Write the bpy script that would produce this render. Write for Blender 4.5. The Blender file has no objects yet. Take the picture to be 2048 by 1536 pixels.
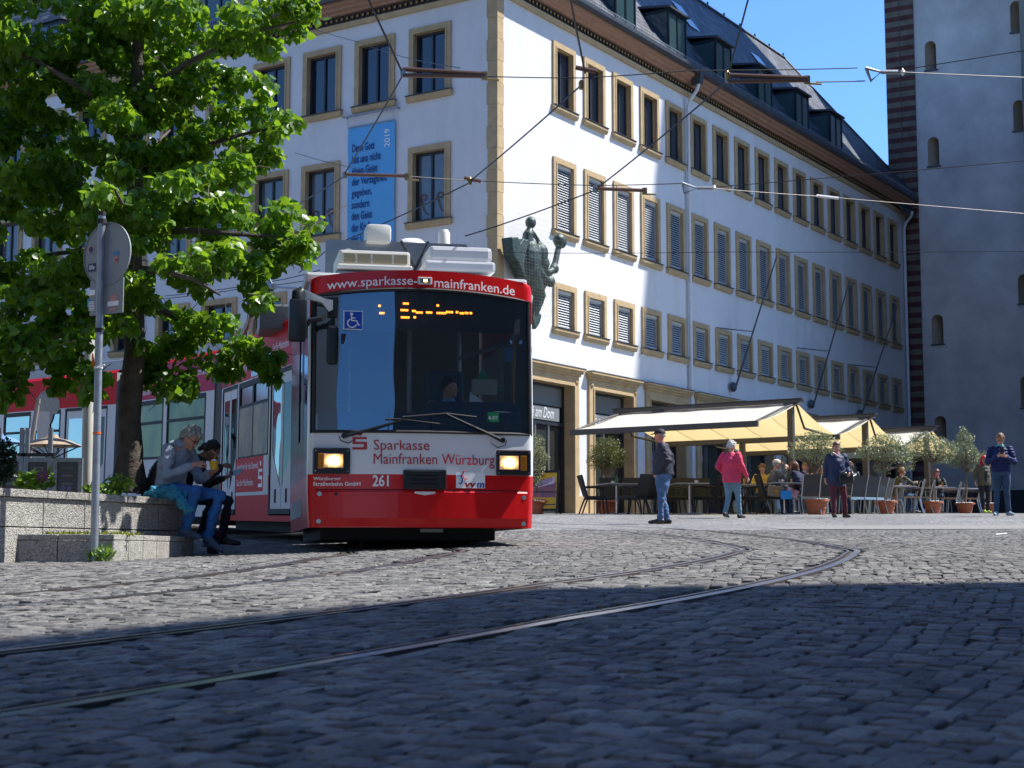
import bpy, bmesh, math, random
import numpy as np
from mathutils import Vector, Matrix, Euler
R = math.radians
rnd = random.Random(7)
scene = bpy.context.scene
COL = scene.collection

# ---------------------------------------------------------------- camera
F_PX, PITCH = 3122.8, .1091                     # focal length in pixels of the 2048 px wide photo; upward tilt
cam_d = bpy.data.cameras.new('camera'); cam = bpy.data.objects.new('camera', cam_d); COL.objects.link(cam)
cam_d.sensor_width = 36; cam_d.lens = F_PX / 2048 * 36
cam.location = (0, 0, 0); cam.rotation_euler = (math.pi / 2 + PITCH, 0, 0)
cam_d.clip_start = .1; cam_d.clip_end = 3000
cam_d.dof.use_dof = True; cam_d.dof.focus_distance = 19; cam_d.dof.aperture_fstop = 7.0
scene.camera = cam

# ---------------------------------------------------------------- sky, sun, exposure
SUN_EL, SUN_AZ = R(55), R(11)                    # azimuth from +X towards +Y
w = bpy.data.worlds.new("World"); scene.world = w; w.use_nodes = True
nt = w.node_tree; bg = nt.nodes['Background']
sky = nt.nodes.new('ShaderNodeTexSky'); sky.sky_type = 'NISHITA'; sky.sun_disc = False
sky.sun_elevation = SUN_EL; sky.sun_rotation = math.pi / 2 - SUN_AZ
sky.air_density = 1.0; sky.dust_density = .15; sky.ozone_density = 4.0; sky.altitude = 200
mixb = nt.nodes.new('ShaderNodeMix'); mixb.data_type = 'RGBA'; mixb.blend_type = 'MULTIPLY'; mixb.inputs[0].default_value = 1; mixb.inputs[7].default_value = (.64, .90, 1.22, 1)   # a deeper blue spring sky
nt.links.new(sky.outputs[0], mixb.inputs[6]); nt.links.new(mixb.outputs[2], bg.inputs[0]); bg.inputs[1].default_value = .125
sd = bpy.data.lights.new('sun', 'SUN'); so = bpy.data.objects.new('sun', sd); COL.objects.link(so)
sd.energy = 5.0; sd.angle = R(.53); sd.color = (1, .96, .90)
SUN_DIR = Vector((math.cos(SUN_EL) * math.cos(SUN_AZ), math.cos(SUN_EL) * math.sin(SUN_AZ), math.sin(SUN_EL)))
so.rotation_euler = SUN_DIR.to_track_quat('Z', 'Y').to_euler(); so.location = (20, 10, 60)
vs = scene.view_settings; vs.view_transform = 'Standard'; vs.look = 'None'; vs.exposure = .78; vs.gamma = 1
scene.cycles.max_bounces = 6; scene.cycles.transparent_max_bounces = 12; scene.cycles.use_denoising = True

# ---------------------------------------------------------------- geometry of the place (measured off the photo)
def ray(px, py):
    u = (px - 1024) / F_PX; v = -(py - 768) / F_PX
    c, s = math.cos(PITCH), math.sin(PITCH)
    return Vector((u, c - v * s, s + v * c))
def at(px, py, d):
    r = ray(px, py); return r * (d / r.y)
KN = [(-60, -.75), (0, -.5), (12.5, .024), (15.7, .07), (17, .105), (20, .215), (25, .42), (29.4, .584), (33.3, .79), (36, .92), (40, 1.04), (44, 1.165), (70, 1.86), (400, 9.5)]
def g(x, d):                                     # height of the paving
    return float(np.interp(d, [k[0] for k in KN], [k[1] for k in KN])) + .028 * min(max(x - .2, -4.2), 0)
def G(px, d):                                    # point of the paving under picture column px, d metres ahead
    x = (px - 1024) / F_PX * d * 1.002; return Vector((x, d, g(x, d)))

# ---------------------------------------------------------------- materials
def hexc(h):
    h = h.lstrip('#'); c = [int(h[i:i + 2], 16) / 255 for i in (0, 2, 4)]
    return tuple(x / 12.92 if x < .04045 else ((x + .055) / 1.055) ** 2.4 for x in c)
def mat(name, col, rough=.6, metal=0, var=.0, vscale=4, bump=0, bscale=60, spec=.5, col2=None, coat=0, emit=None, estr=0, trans=0):
    m = bpy.data.materials.new(name); m.use_nodes = True; t = m.node_tree; N, L = t.nodes, t.links
    b = N['Principled BSDF']; b.inputs['Base Color'].default_value = (*col, 1)
    b.inputs['Roughness'].default_value = rough; b.inputs['Metallic'].default_value = metal
    b.inputs['Specular IOR Level'].default_value = spec; b.inputs['Coat Weight'].default_value = coat
    b.inputs['Coat Roughness'].default_value = .05
    if emit: b.inputs['Emission Color'].default_value = (*emit, 1); b.inputs['Emission Strength'].default_value = estr
    if trans: b.inputs['Transmission Weight'].default_value = trans
    if var or bump:
        tc = N.new('ShaderNodeTexCoord')
    if var:
        no = N.new('ShaderNodeTexNoise'); no.inputs['Scale'].default_value = vscale; no.inputs['Detail'].default_value = 6; no.inputs['Roughness'].default_value = .65
        L.new(tc.outputs['Object'], no.inputs['Vector'])
        rp = N.new('ShaderNodeValToRGB'); rp.color_ramp.elements[0].position = .3; rp.color_ramp.elements[1].position = .72
        c2 = col2 or tuple(min(1, x * (1 + var)) for x in col)
        c1 = col if col2 else tuple(x * (1 - var) for x in col)
        rp.color_ramp.elements[0].color = (*c1, 1); rp.color_ramp.elements[1].color = (*c2, 1)
        L.new(no.outputs['Fac'], rp.inputs[0]); L.new(rp.outputs[0], b.inputs['Base Color'])
    if bump:
        nb = N.new('ShaderNodeTexNoise'); nb.inputs['Scale'].default_value = bscale; nb.inputs['Detail'].default_value = 4
        L.new(tc.outputs['Object'], nb.inputs['Vector'])
        bp = N.new('ShaderNodeBump'); bp.inputs['Strength'].default_value = min(1, bump); bp.inputs['Distance'].default_value = .02
        L.new(nb.outputs['Fac'], bp.inputs['Height']); L.new(bp.outputs[0], b.inputs['Normal'])
    return m
def bsdf(m): return m.node_tree.nodes['Principled BSDF']

M = {}
M['plaster'] = mat('plaster', (.69, .685, .68), .9, var=.045, vscale=.9, bump=.5, bscale=28, spec=.2)
def streaks(m, sc=(2.2, 2.2, .16), lo=.86):       # rain streaks and patchy ageing of a wall
    t = m.node_tree; N, L = t.nodes, t.links; b = N['Principled BSDF']; src = b.inputs['Base Color'].links[0].from_socket; tc = N.new('ShaderNodeTexCoord'); mp = N.new('ShaderNodeMapping'); mp.inputs['Scale'].default_value = sc; L.new(tc.outputs['Object'], mp.inputs[0])
    no = N.new('ShaderNodeTexNoise'); no.inputs['Scale'].default_value = 1; no.inputs['Detail'].default_value = 7; no.inputs['Roughness'].default_value = .7; L.new(mp.outputs[0], no.inputs['Vector']); rp = N.new('ShaderNodeValToRGB'); rp.color_ramp.elements[0].position = .34; rp.color_ramp.elements[0].color = (lo, lo, lo * .98, 1); rp.color_ramp.elements[1].position = .52; rp.color_ramp.elements[1].color = (1, 1, 1, 1); L.new(no.outputs['Fac'], rp.inputs[0])
    mx = N.new('ShaderNodeMix'); mx.data_type = 'RGBA'; mx.blend_type = 'MULTIPLY'; mx.inputs[0].default_value = 1; L.new(src, mx.inputs[6]); L.new(rp.outputs[0], mx.inputs[7]); L.new(mx.outputs[2], b.inputs['Base Color'])
streaks(M['plaster'], (1.5, 1.5, .22), .935)
M['sandstone'] = mat('sandstone', (.47, .35, .20), .85, var=.16, vscale=3, bump=.3, bscale=50, spec=.2)
M['cornice'] = mat('cornice', (.36, .21, .14), .7, var=.15, vscale=5, spec=.3)
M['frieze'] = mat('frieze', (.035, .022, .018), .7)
M['gold'] = mat('gold_leaf', (.42, .26, .06), .4, .6)
M['zinc'] = mat('zinc', (.075, .085, .1), .5, .4, var=.2, vscale=3)
M['white_metal'] = mat('white_metal', (.8, .8, .8), .35, var=.03)
M['dark_frame'] = mat('dark_frame', (.02, .024, .032), .4)
M['blind'] = mat('blind', (.55, .57, .58), .5, .2)
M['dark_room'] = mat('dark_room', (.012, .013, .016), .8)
def glassmat(name, tint=(.02, .03, .045), rough=.02, see=.0, spec=.9):
    return mat(name, tint, rough, spec=spec)
M['pane'] = mat('window_pane', (.008, .013, .022), .03, spec=.8, coat=.3)
M['pane_curtain'] = mat('window_pane_curtain', (.10, .115, .125), .08, spec=.8, var=.25, vscale=2)
M['steel'] = mat('steel', (.45, .45, .46), .3, .9, var=.1, vscale=8)
M['galv'] = mat('galvanised_steel', (.30, .33, .37), .45, .55, var=.22, vscale=14, bump=.05)
M['black'] = mat('black_plastic', (.012, .013, .015), .38)
M['rubber'] = mat('rubber', (.018, .018, .019), .7)
M['red'] = mat('red_paint', (.56, .008, .010), .28, coat=.12, spec=.3, var=.06, vscale=3)
M['red_side'] = mat('red_side_foil', (.60, .006, .008), .5, spec=.08, var=.08, vscale=2)
M['white_side'] = mat('white_side_panel', (.70, .70, .70), .5, spec=.1, var=.05, vscale=2)
M['white'] = mat('white_paint', (.72, .73, .75), .32, coat=.1, spec=.35, var=.04, vscale=2.5)
M['cream'] = mat('cream_paint', (.72, .71, .66), .45)
M['letter_white'] = mat('white_lettering', (.85, .85, .87), .4)
M['letter_red'] = mat('red_lettering', (.42, .008, .012), .4)

# ---------------------------------------------------------------- mesh builder
class MB:
    def __init__(s): s.v = []; s.f = []; s.m = []
    def add(s, vs, fs, mi=0):
        k = len(s.v); s.v.extend([tuple(p) for p in vs]); s.f.extend([tuple(i + k for i in f) for f in fs]); s.m.extend([mi] * len(fs)); return s
    def box(s, x0, x1, y0, y1, z0, z1, mi=0, T=None):
        vs = [Vector((x, y, z)) for z in (z0, z1) for y in (y0, y1) for x in (x0, x1)]
        if T is not None: vs = [T @ p for p in vs]
        return s.add(vs, [(0, 2, 3, 1), (4, 5, 7, 6), (0, 1, 5, 4), (2, 6, 7, 3), (0, 4, 6, 2), (1, 3, 7, 5)], mi)
    def bbox(s, x0, x1, y0, y1, z0, z1, b, mi=0, T=None):    # box with chamfered edges
        bm = bmesh.new(); bmesh.ops.create_cube(bm, size=1)
        for p in bm.verts: p.co = Vector(((x0 + x1) / 2 + p.co.x * (x1 - x0), (y0 + y1) / 2 + p.co.y * (y1 - y0), (z0 + z1) / 2 + p.co.z * (z1 - z0)))
        bmesh.ops.bevel(bm, geom=bm.edges[:], offset=b, segments=2, affect='EDGES', profile=.6)
        bm.verts.index_update(); vs = [p.co.copy() for p in bm.verts]
        if T is not None: vs = [T @ p for p in vs]
        s.add(vs, [[p.index for p in f.verts] for f in bm.faces], mi); bm.free(); return s
    def quad(s, a, b, c, d, mi=0): return s.add([a, b, c, d], [(0, 1, 2, 3)], mi)
    def poly(s, pts, mi=0): return s.add(pts, [tuple(range(len(pts)))], mi)
    def prism(s, pts, vec, mi=0):                          # closed polygon swept along vec
        pts = [Vector(p) for p in pts]; vec = Vector(vec); n = len(pts)
        return s.add(pts + [p + vec for p in pts], [tuple(range(n))[::-1], tuple(range(n, 2 * n))] + [(i, (i + 1) % n, n + (i + 1) % n, n + i) for i in range(n)], mi)
    def tube(s, pts, r, n=8, mi=0, cap=True):
        pts = [Vector(p) for p in pts]; rs = r if isinstance(r, (list, tuple)) else [r] * len(pts); k = len(s.v); up = None
        for i, p in enumerate(pts):
            t = (pts[min(i + 1, len(pts) - 1)] - pts[max(i - 1, 0)]).normalized()
            if up is None: up = Vector((0, 0, 1)) if abs(t.z) < .9 else Vector((1, 0, 0))
            a = t.cross(up); a = a.normalized() if a.length > 1e-6 else t.orthogonal().normalized(); up = a.cross(t).normalized()
            for j in range(n):
                q = 2 * math.pi * j / n; s.v.append(tuple(p + (a * math.cos(q) + up * math.sin(q)) * rs[i]))
        for i in range(len(pts) - 1):
            for j in range(n):
                s.f.append((k + i * n + j, k + i * n + (j + 1) % n, k + (i + 1) * n + (j + 1) % n, k + (i + 1) * n + j)); s.m.append(mi)
        if cap:
            s.f.append(tuple(k + j for j in range(n))[::-1]); s.m.append(mi)
            s.f.append(tuple(k + (len(pts) - 1) * n + j for j in range(n))); s.m.append(mi)
        return s
    def lathe(s, prof, n=20, mi=0, c=(0, 0, 0), T=None):
        k = len(s.v)
        for r, z in prof:
            for j in range(n):
                q = 2 * math.pi * j / n; p = Vector((r * math.cos(q), r * math.sin(q), z))
                s.v.append(tuple((T @ p if T is not None else p) + Vector(c)))
        for i in range(len(prof) - 1):
            for j in range(n):
                s.f.append((k + i * n + j, k + i * n + (j + 1) % n, k + (i + 1) * n + (j + 1) % n, k + (i + 1) * n + j)); s.m.append(mi)
        for i, rev in ((0, True), (len(prof) - 1, False)):
            if prof[i][0] > 1e-4:
                f = tuple(k + i * n + j for j in range(n)); s.f.append(f[::-1] if rev else f); s.m.append(mi)
        return s
    def disc(s, c, nrm, r, th, n=20, mi=0):
        q = Vector(nrm).to_track_quat('Z', 'Y').to_matrix()
        return s.lathe([(r, 0), (r, th)], n, mi, c, q)
    def mesh(s, name, mats, smooth=False, recalc=True):
        me = bpy.data.meshes.new(name); me.from_pydata(s.v, [], s.f)
        for m in (mats if isinstance(mats, (list, tuple)) else [mats]): me.materials.append(m)
        if len(s.m): me.polygons.foreach_set('material_index', s.m)
        if recalc and len(s.f) < 60000:
            bm = bmesh.new(); bm.from_mesh(me); bmesh.ops.recalc_face_normals(bm, faces=bm.faces[:]); bm.to_mesh(me); bm.free()
        if smooth:
            me.polygons.foreach_set('use_smooth', [True] * len(me.polygons))
            try: me.set_sharp_from_angle(angle=R(40))
            except Exception: pass
        me.update(); return me
    def build(s, name, mats, parent=None, smooth=False, loc=None, rot=None, recalc=True):
        return link(name, s.mesh(name, mats, smooth, recalc), parent, loc, rot)
def link(name, me, parent=None, loc=None, rot=None):
    o = bpy.data.objects.new(name, me); COL.objects.link(o)
    if parent is not None: o.parent = parent
    if loc is not None: o.location = loc
    if rot is not None: o.rotation_euler = rot
    return o
def tag(o, label, cat, group=None, kind=None):
    if label: o['label'] = label
    if cat: o['category'] = cat
    if group: o['group'] = group
    if kind: o['kind'] = kind
    return o
def structure(o): o['kind'] = 'structure'; return o
def thing(name, label, cat, loc=(0, 0, 0), rz=0, group=None):
    o = link(name, None, None, loc, (0, 0, rz)); o.empty_display_size = .2; return tag(o, label, cat, group)
def copy_tree(o, parent=None, loc=None, rz=None, label=None, deep=True):
    c = o.copy(); COL.objects.link(c)
    if parent is not None: c.parent = parent
    if loc is not None: c.location = loc
    if rz is not None: c.rotation_euler = (0, 0, rz)
    if label: c['label'] = label
    if deep:
        for ch in list(o.children): copy_tree(ch, c)
    return c
DG = None
def text_mesh(body, width=None, height=None, bold=0.0, shear=0.0, spacing=1.0, align='LEFT', lspace=1.0, extrude=.0):
    """a flat mesh of lettering in the x-y plane, left-bottom at the origin, fitted to width and cap height"""
    c = bpy.data.curves.new('lettering', 'FONT'); c.body = body; c.size = 1; c.offset = bold; c.shear = shear; c.space_character = spacing
    c.align_x = align; c.space_line = lspace; c.resolution_u = 3; c.extrude = extrude
    o = bpy.data.objects.new('lettering', c); COL.objects.link(o)
    dg = bpy.context.evaluated_depsgraph_get(); dg.update()
    me = bpy.data.meshes.new_from_object(o.evaluated_get(dg))
    bpy.data.objects.remove(o)
    n = len(me.vertices); a = np.empty(n * 3); me.vertices.foreach_get('co', a); a = a.reshape(-1, 3)
    lo, hi = a.min(0), a.max(0); a[:, :2] -= lo[:2]
    sx = width / (hi[0] - lo[0]) if width else None
    sy = height / (hi[1] - lo[1]) if height else sx
    if sx is None: sx = sy
    a[:, 0] *= sx; a[:, 1] *= sy
    me.vertices.foreach_set('co', a.ravel()); me.update(); return me
def add_text(mb_or_name, me, m, parent, T, fn=None):
    """lettering mesh placed by matrix T (x right, y up, z out); fn bends the local points on to a curved panel"""
    for p in me.vertices:
        q = T @ p.co; p.co = fn(q) if fn else q
    me.materials.clear(); me.materials.append(m); me.update()
    return link(mb_or_name, me, parent)
def remesh(loops_mb, name, voxel, smooth=6, mats=None, parent=None, paint=None):
    """one continuous skin over overlapping tapered pieces; paint(co)->material index"""
    me = loops_mb.mesh(name, mats[0] if mats else M['black'], recalc=True)
    o = bpy.data.objects.new(name, me); COL.objects.link(o)
    r = o.modifiers.new('r', 'REMESH'); r.mode = 'VOXEL'; r.voxel_size = voxel
    s = o.modifiers.new('s', 'SMOOTH'); s.factor = .5; s.iterations = smooth
    dg = bpy.context.evaluated_depsgraph_get(); dg.update()
    out = bpy.data.meshes.new_from_object(o.evaluated_get(dg)); bpy.data.objects.remove(o); bpy.data.meshes.remove(me)
    out.materials.clear()
    for m in mats: out.materials.append(m)
    out.polygons.foreach_set('use_smooth', [True] * len(out.polygons))
    if paint: out.polygons.foreach_set('material_index', [paint(p.center) for p in out.polygons])
    else: out.polygons.foreach_set('material_index', [0] * len(out.polygons))
    out.update(); return link(name, out, parent)
# ================================================================ the setting: paving, rails, kerbs, shading buildings
def granite(name, lo, hi, sc=2.2):
    m = mat(name, lo, .75, var=.1, vscale=sc, bump=.7, bscale=90, spec=.35); return m
def stone_mat():
    m = bpy.data.materials.new('granite_setts'); m.use_nodes = True; t = m.node_tree; N, L = t.nodes, t.links; b = N['Principled BSDF']
    ge = N.new('ShaderNodeNewGeometry'); tc = N.new('ShaderNodeTexCoord')
    r1 = N.new('ShaderNodeValToRGB'); e = r1.color_ramp.elements
    e[0].position = 0; e[0].color = (.095, .095, .098, 1); e[1].position = 1; e[1].color = (.225, .218, .207, 1)
    e2 = e.new(.45); e2.color = (.15, .147, .143, 1); e3 = e.new(.8); e3.color = (.178, .171, .16, 1)
    L.new(ge.outputs['Random Per Island'], r1.inputs[0])
    n1 = N.new('ShaderNodeTexNoise'); n1.inputs['Scale'].default_value = 55; n1.inputs['Detail'].default_value = 5; L.new(tc.outputs['Object'], n1.inputs['Vector'])
    n2 = N.new('ShaderNodeTexNoise'); n2.inputs['Scale'].default_value = .45; n2.inputs['Detail'].default_value = 4; L.new(tc.outputs['Object'], n2.inputs['Vector'])
    mx = N.new('ShaderNodeMix'); mx.data_type = 'RGBA'; mx.blend_type = 'OVERLAY'; mx.inputs[0].default_value = .55
    L.new(r1.outputs[0], mx.inputs[6]); L.new(n1.outputs['Fac'], mx.inputs[7])
    mx2 = N.new('ShaderNodeMix'); mx2.data_type = 'RGBA'; mx2.blend_type = 'OVERLAY'; mx2.inputs[0].default_value = .5
    L.new(mx.outputs[2], mx2.inputs[6]); L.new(n2.outputs['Fac'], mx2.inputs[7]); L.new(mx2.outputs[2], b.inputs['Base Color'])
    b.inputs['Roughness'].default_value = .8; b.inputs['Specular IOR Level'].default_value = .12
    bp = N.new('ShaderNodeBump'); bp.inputs['Strength'].default_value = .8; bp.inputs['Distance'].default_value = .01
    L.new(n1.outputs['Fac'], bp.inputs['Height']); L.new(bp.outputs[0], b.inputs['Normal']); return m
M['setts'] = stone_mat()
M['grout'] = mat('sandy_joints', (.045, .042, .038), .95, var=.4, vscale=9, bump=.4)
def far_mat():                                   # setts too far off to model one by one
    m = bpy.data.materials.new('granite_setts_far'); m.use_nodes = True; t = m.node_tree; N, L = t.nodes, t.links; b = N['Principled BSDF']
    tc = N.new('ShaderNodeTexCoord'); mp = N.new('ShaderNodeMapping'); mp.inputs['Scale'].default_value = (1, 1, .3); L.new(tc.outputs['Object'], mp.inputs[0])
    vo = N.new('ShaderNodeTexVoronoi'); vo.inputs['Scale'].default_value = 8.5; L.new(mp.outputs[0], vo.inputs['Vector'])
    vd = N.new('ShaderNodeTexVoronoi'); vd.feature = 'DISTANCE_TO_EDGE'; vd.inputs['Scale'].default_value = 8.5; L.new(mp.outputs[0], vd.inputs['Vector'])
    r1 = N.new('ShaderNodeValToRGB'); r1.color_ramp.elements[0].color = (.15, .15, .15, 1); r1.color_ramp.elements[1].color = (.27, .265, .255, 1)
    sp = N.new('ShaderNodeSeparateColor'); L.new(vo.outputs['Color'], sp.inputs[0]); L.new(sp.outputs[0], r1.inputs[0])
    r2 = N.new('ShaderNodeValToRGB'); r2.color_ramp.elements[0].position = .02; r2.color_ramp.elements[0].color = (.3, .3, .3, 1); r2.color_ramp.elements[1].position = .09; r2.color_ramp.elements[1].color = (1, 1, 1, 1)
    L.new(vd.outputs['Distance'], r2.inputs[0])
    n2 = N.new('ShaderNodeTexNoise'); n2.inputs['Scale'].default_value = .5; n2.inputs['Detail'].default_value = 5; L.new(tc.outputs['Object'], n2.inputs['Vector'])
    mx = N.new('ShaderNodeMix'); mx.data_type = 'RGBA'; mx.blend_type = 'MULTIPLY'; mx.inputs[0].default_value = 1; L.new(r1.outputs[0], mx.inputs[6]); L.new(r2.outputs[0], mx.inputs[7])
    mx2 = N.new('ShaderNodeMix'); mx2.data_type = 'RGBA'; mx2.blend_type = 'OVERLAY'; mx2.inputs[0].default_value = .5; L.new(mx.outputs[2], mx2.inputs[6]); L.new(n2.outputs['Fac'], mx2.inputs[7])
    L.new(mx2.outputs[2], b.inputs['Base Color']); b.inputs['Roughness'].default_value = .75
    bp = N.new('ShaderNodeBump'); bp.inputs['Strength'].default_value = .8; bp.inputs['Distance'].default_value = .02; L.new(r2.outputs[0], bp.inputs['Height']); L.new(bp.outputs[0], b.inputs['Normal']); return m
M['setts_far'] = far_mat()

# --- rails: fitted curves (x, d)
def smooth_curve(pts, step=.12):
    p = np.array(pts, float); s = np.concatenate([[0], np.cumsum(np.hypot(*np.diff(p, axis=0).T))])
    cx, cy = np.polyfit(s, p[:, 0], min(5, len(p) - 1)), np.polyfit(s, p[:, 1], min(5, len(p) - 1))
    t = np.arange(0, s[-1] + step, step); return np.stack([np.polyval(cx, t), np.polyval(cy, t)], 1)
RA = smooth_curve([(-2.6, 1.9), (-1.9, 2.95), (-1.27, 3.94), (-.88, 4.5), (-.04, 5.7), (.59, 6.71), (1.21, 7.99), (1.78, 9.41), (2.38, 11.4), (2.97, 14.2), (3.35, 17.5), (3.4, 20.5), (3.1, 22.9), (2.3, 25.6), (.9, 29), (-1.4, 33)])
RB = smooth_curve([(-3.0, 3.6), (-2.4, 4.6), (-1.77, 5.45), (-1.25, 6.1), (-.82, 6.74), (-.06, 7.8), (.66, 9.16), (1.28, 10.7), (1.7, 12.3), (2.12, 15.05), (2.3, 18.3), (2.15, 21), (1.6, 23.4), (.2, 27), (-2.0, 31)])
RC = smooth_curve([(-5.2, 7.3), (-3.8, 7.9), (-2.84, 8.74), (-2.31, 9.4), (-1.95, 10.3), (-1.7, 12.2), (-1.58, 15.0), (-1.9, 17.5), (-2.9, 21), (-5, 25.5), (-9, 31)])
RD = smooth_curve([(-4.6, 6.6), (-3.3, 7.2), (-2.55, 7.84), (-1.89, 8.6), (-1.3, 9.5), (-.92, 10.5), (-.7, 12.0), (-.58, 15.4), (-.9, 18), (-1.9, 21.5), (-4, 26), (-8, 31.7)])
RAILS = [RA, RB, RC, RD]
ALLR = np.concatenate(RAILS)

# base sheet under and beyond the setts
mb = MB()
xs = sorted(set(list(np.linspace(-120, 140, 27)) + list(np.linspace(-8, 12, 21)) + [-4, .2])); ys = sorted(set([-60, -30, -10, -4] + list(np.arange(0, 46, 1.0)) + [12.5, 15.7, 29.4, 33.3, 50, 60, 70, 100, 160, 300, 600]))
NEAR_D = 24.0
idx = {}
for j, y in enumerate(ys):
    for i, x in enumerate(xs):
        z = g(x, y) if y < 400 else g(x, 400)
        idx[i, j] = len(mb.v); mb.v.append((x, y, z - (.014 if y < NEAR_D + 1 else 0)))
for j in range(len(ys) - 1):
    for i in range(len(xs) - 1):
        mb.f.append((idx[i, j], idx[i + 1, j], idx[i + 1, j + 1], idx[i, j + 1]))
        inn = -2 < ys[j] < NEAR_D and -9 <= xs[i] and xs[i + 1] <= 12.1
        mb.m.append(1 if inn else 0)
structure(mb.build('ground', [M['setts_far'], M['grout']], recalc=False))

# granite setts one by one, in rows that follow the curve of the track
def setts():
    O = np.array([-15.7, 13.0]); V = []; Fc = []
    rg = np.random.default_rng(3); rows = np.arange(9.0, 33, .080)
    cx = []
    for r in rows:
        n = int(2.5 * r / .088); a = -1.25 + np.cumsum(np.clip(rg.normal(.089, .018, n), .06, .135)) / r
        cx.append(np.stack([np.full(n - 1, r) + rg.normal(0, .006, n - 1), (a[1:] + a[:-1]) / 2, (a[1:] - a[:-1]) * r], 1))
    c = np.concatenate(cx); ca, sa = np.cos(c[:, 1]), np.sin(c[:, 1])
    P = O + np.stack([c[:, 0] * ca, c[:, 0] * sa], 1)
    # slow wander so that rows are not machine-straight
    P[:, 0] += .035 * np.sin(P[:, 1] * 1.7 + P[:, 0] * .6) + .02 * np.sin(P[:, 1] * 4.1); P[:, 1] += .03 * np.sin(P[:, 0] * 2.3)
    k = (P[:, 1] > 2.0) & (P[:, 1] < NEAR_D) & (np.abs(P[:, 0]) < .34 * P[:, 1] + 2.2)
    P, c, ca, sa = P[k], c[k], ca[k], sa[k]
    dm = np.full(len(P), 9.0)
    for Rl in RAILS:
        for q in Rl: dm = np.minimum(dm, np.hypot(P[:, 0] - q[0], P[:, 1] - q[1]))
    # distance to points 25 cm apart: keep out of the steel
    k = dm > .112; P, c, ca, sa = P[k], c[k], ca[k], sa[k]
    n = len(P); rad = np.stack([ca, sa], 1); tan = np.stack([-sa, ca], 1)
    hw = .0376 + rg.normal(0, .003, n); hl = np.clip(c[:, 2] / 2 - .004, .025, .08)
    zt = rg.normal(0, .0024, n); tx = rg.normal(0, .03, n); ty = rg.normal(0, .03, n)
    sg = np.array([(-1, -1), (1, -1), (1, 1), (-1, 1)], float)
    zc = np.array([g(x, y) for x, y in P])
    slope = np.array([(g(x, y + .1) - g(x, y - .1)) / .2 for x, y in P]); slx = np.where((P[:, 0] < .2) & (P[:, 0] > -4), .028, 0)
    vs = np.zeros((n, 13, 3))
    for lay, (sc, dz) in enumerate(((1.0, -.03), (1.0, -.006), (.86, 0))):
        for q in range(4):
            jit = rg.normal(0, .0035, (n, 2)) if lay < 2 else rg.normal(0, .002, (n, 2))
            if lay == 1: jit = last[q]
            if lay == 0: last = jit[None] if q == 0 else np.concatenate([last, jit[None]])
            a = sg[q, 0] * hw * sc; bb = sg[q, 1] * hl * sc
            xy = P + rad * (a + jit[:, 0])[:, None] + tan * (bb + jit[:, 1])[:, None]
            vs[:, lay * 4 + q, :2] = xy
            vs[:, lay * 4 + q, 2] = zc + slope * (xy[:, 1] - P[:, 1]) + slx * (xy[:, 0] - P[:, 0]) + zt + dz + (tx * a + ty * bb if lay else 0)
    vs[:, 12, :2] = P; vs[:, 12, 2] = zc + zt + .003
    fl = []
    for lay in (0, 1):
        for q in range(4): fl.append((lay * 4 + q, lay * 4 + (q + 1) % 4, lay * 4 + 4 + (q + 1) % 4, lay * 4 + 4 + q))
    tri = [(8 + q, 8 + (q + 1) % 4, 12) for q in range(4)]
    base = (np.arange(n) * 13)[:, None, None]
    fq = (np.array(fl)[None] + base).reshape(-1, 4); ft = (np.array(tri)[None] + base).reshape(-1, 3)
    me = bpy.data.meshes.new('cobbled_pavement'); nq, ntr = len(fq), len(ft)
    me.vertices.add(n * 13); me.vertices.foreach_set('co', vs.ravel())
    me.loops.add(nq * 4 + ntr * 3); me.loops.foreach_set('vertex_index', np.concatenate([fq.ravel(), ft.ravel()]).astype(np.int32))
    me.polygons.add(nq + ntr); st = np.concatenate([np.arange(nq) * 4, nq * 4 + np.arange(ntr) * 3]).astype(np.int32)
    me.polygons.foreach_set('loop_start', st)
    me.polygons.foreach_set('use_smooth', np.zeros(nq + ntr, bool)); me.update(calc_edges=True); me.validate()
    me.materials.append(M['setts']); return link('cobbled_pavement', me)
structure(setts())

M['rail_top'] = mat('worn_rail_steel', (.62, .61, .60), .26, 1, var=.12, vscale=6)
M['rail_side'] = mat('rusty_rail_flank', (.05, .035, .028), .7, .3, var=.3, vscale=15)
def rail(pts, label, flip):
    mb = MB(); n = len(pts); T = np.gradient(pts, axis=0); T /= np.hypot(T[:, 0], T[:, 1])[:, None]; Nn = np.stack([T[:, 1], -T[:, 0]], 1)
    prof = [(-.066, -.03), (-.066, .002), (-.016, .004), (-.013, -.04), (.024, -.04), (.027, .002), (.046, .001), (.046, -.03)]
    mi = [1, 0, 1, 1, 1, 0, 1]
    for i in range(n):
        for a, z in prof:
            a = a * (-1 if flip else 1); x, y = pts[i] + Nn[i] * a; mb.v.append((x, y, g(x, y) + z - .001))
    k = len(prof)
    for i in range(n - 1):
        for j in range(k - 1): mb.f.append((i * k + j, i * k + j + 1, (i + 1) * k + j + 1, (i + 1) * k + j)); mb.m.append(mi[j])
    return tag(mb.build('tram_rail', [M['rail_top'], M['rail_side']], recalc=False), label, 'tram rail', 'grooved rails in the paving')
rail(RA, 'outer grooved rail of the empty curve, nearest the camera along the bottom left', True)
rail(RB, 'inner grooved rail of the empty curve, next to the shadow edge', False)
rail(RC, 'grooved rail under the left side of the red tram, leading past the stone planter', False)
rail(RD, 'grooved rail under the right side of the red tram', True)

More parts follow.
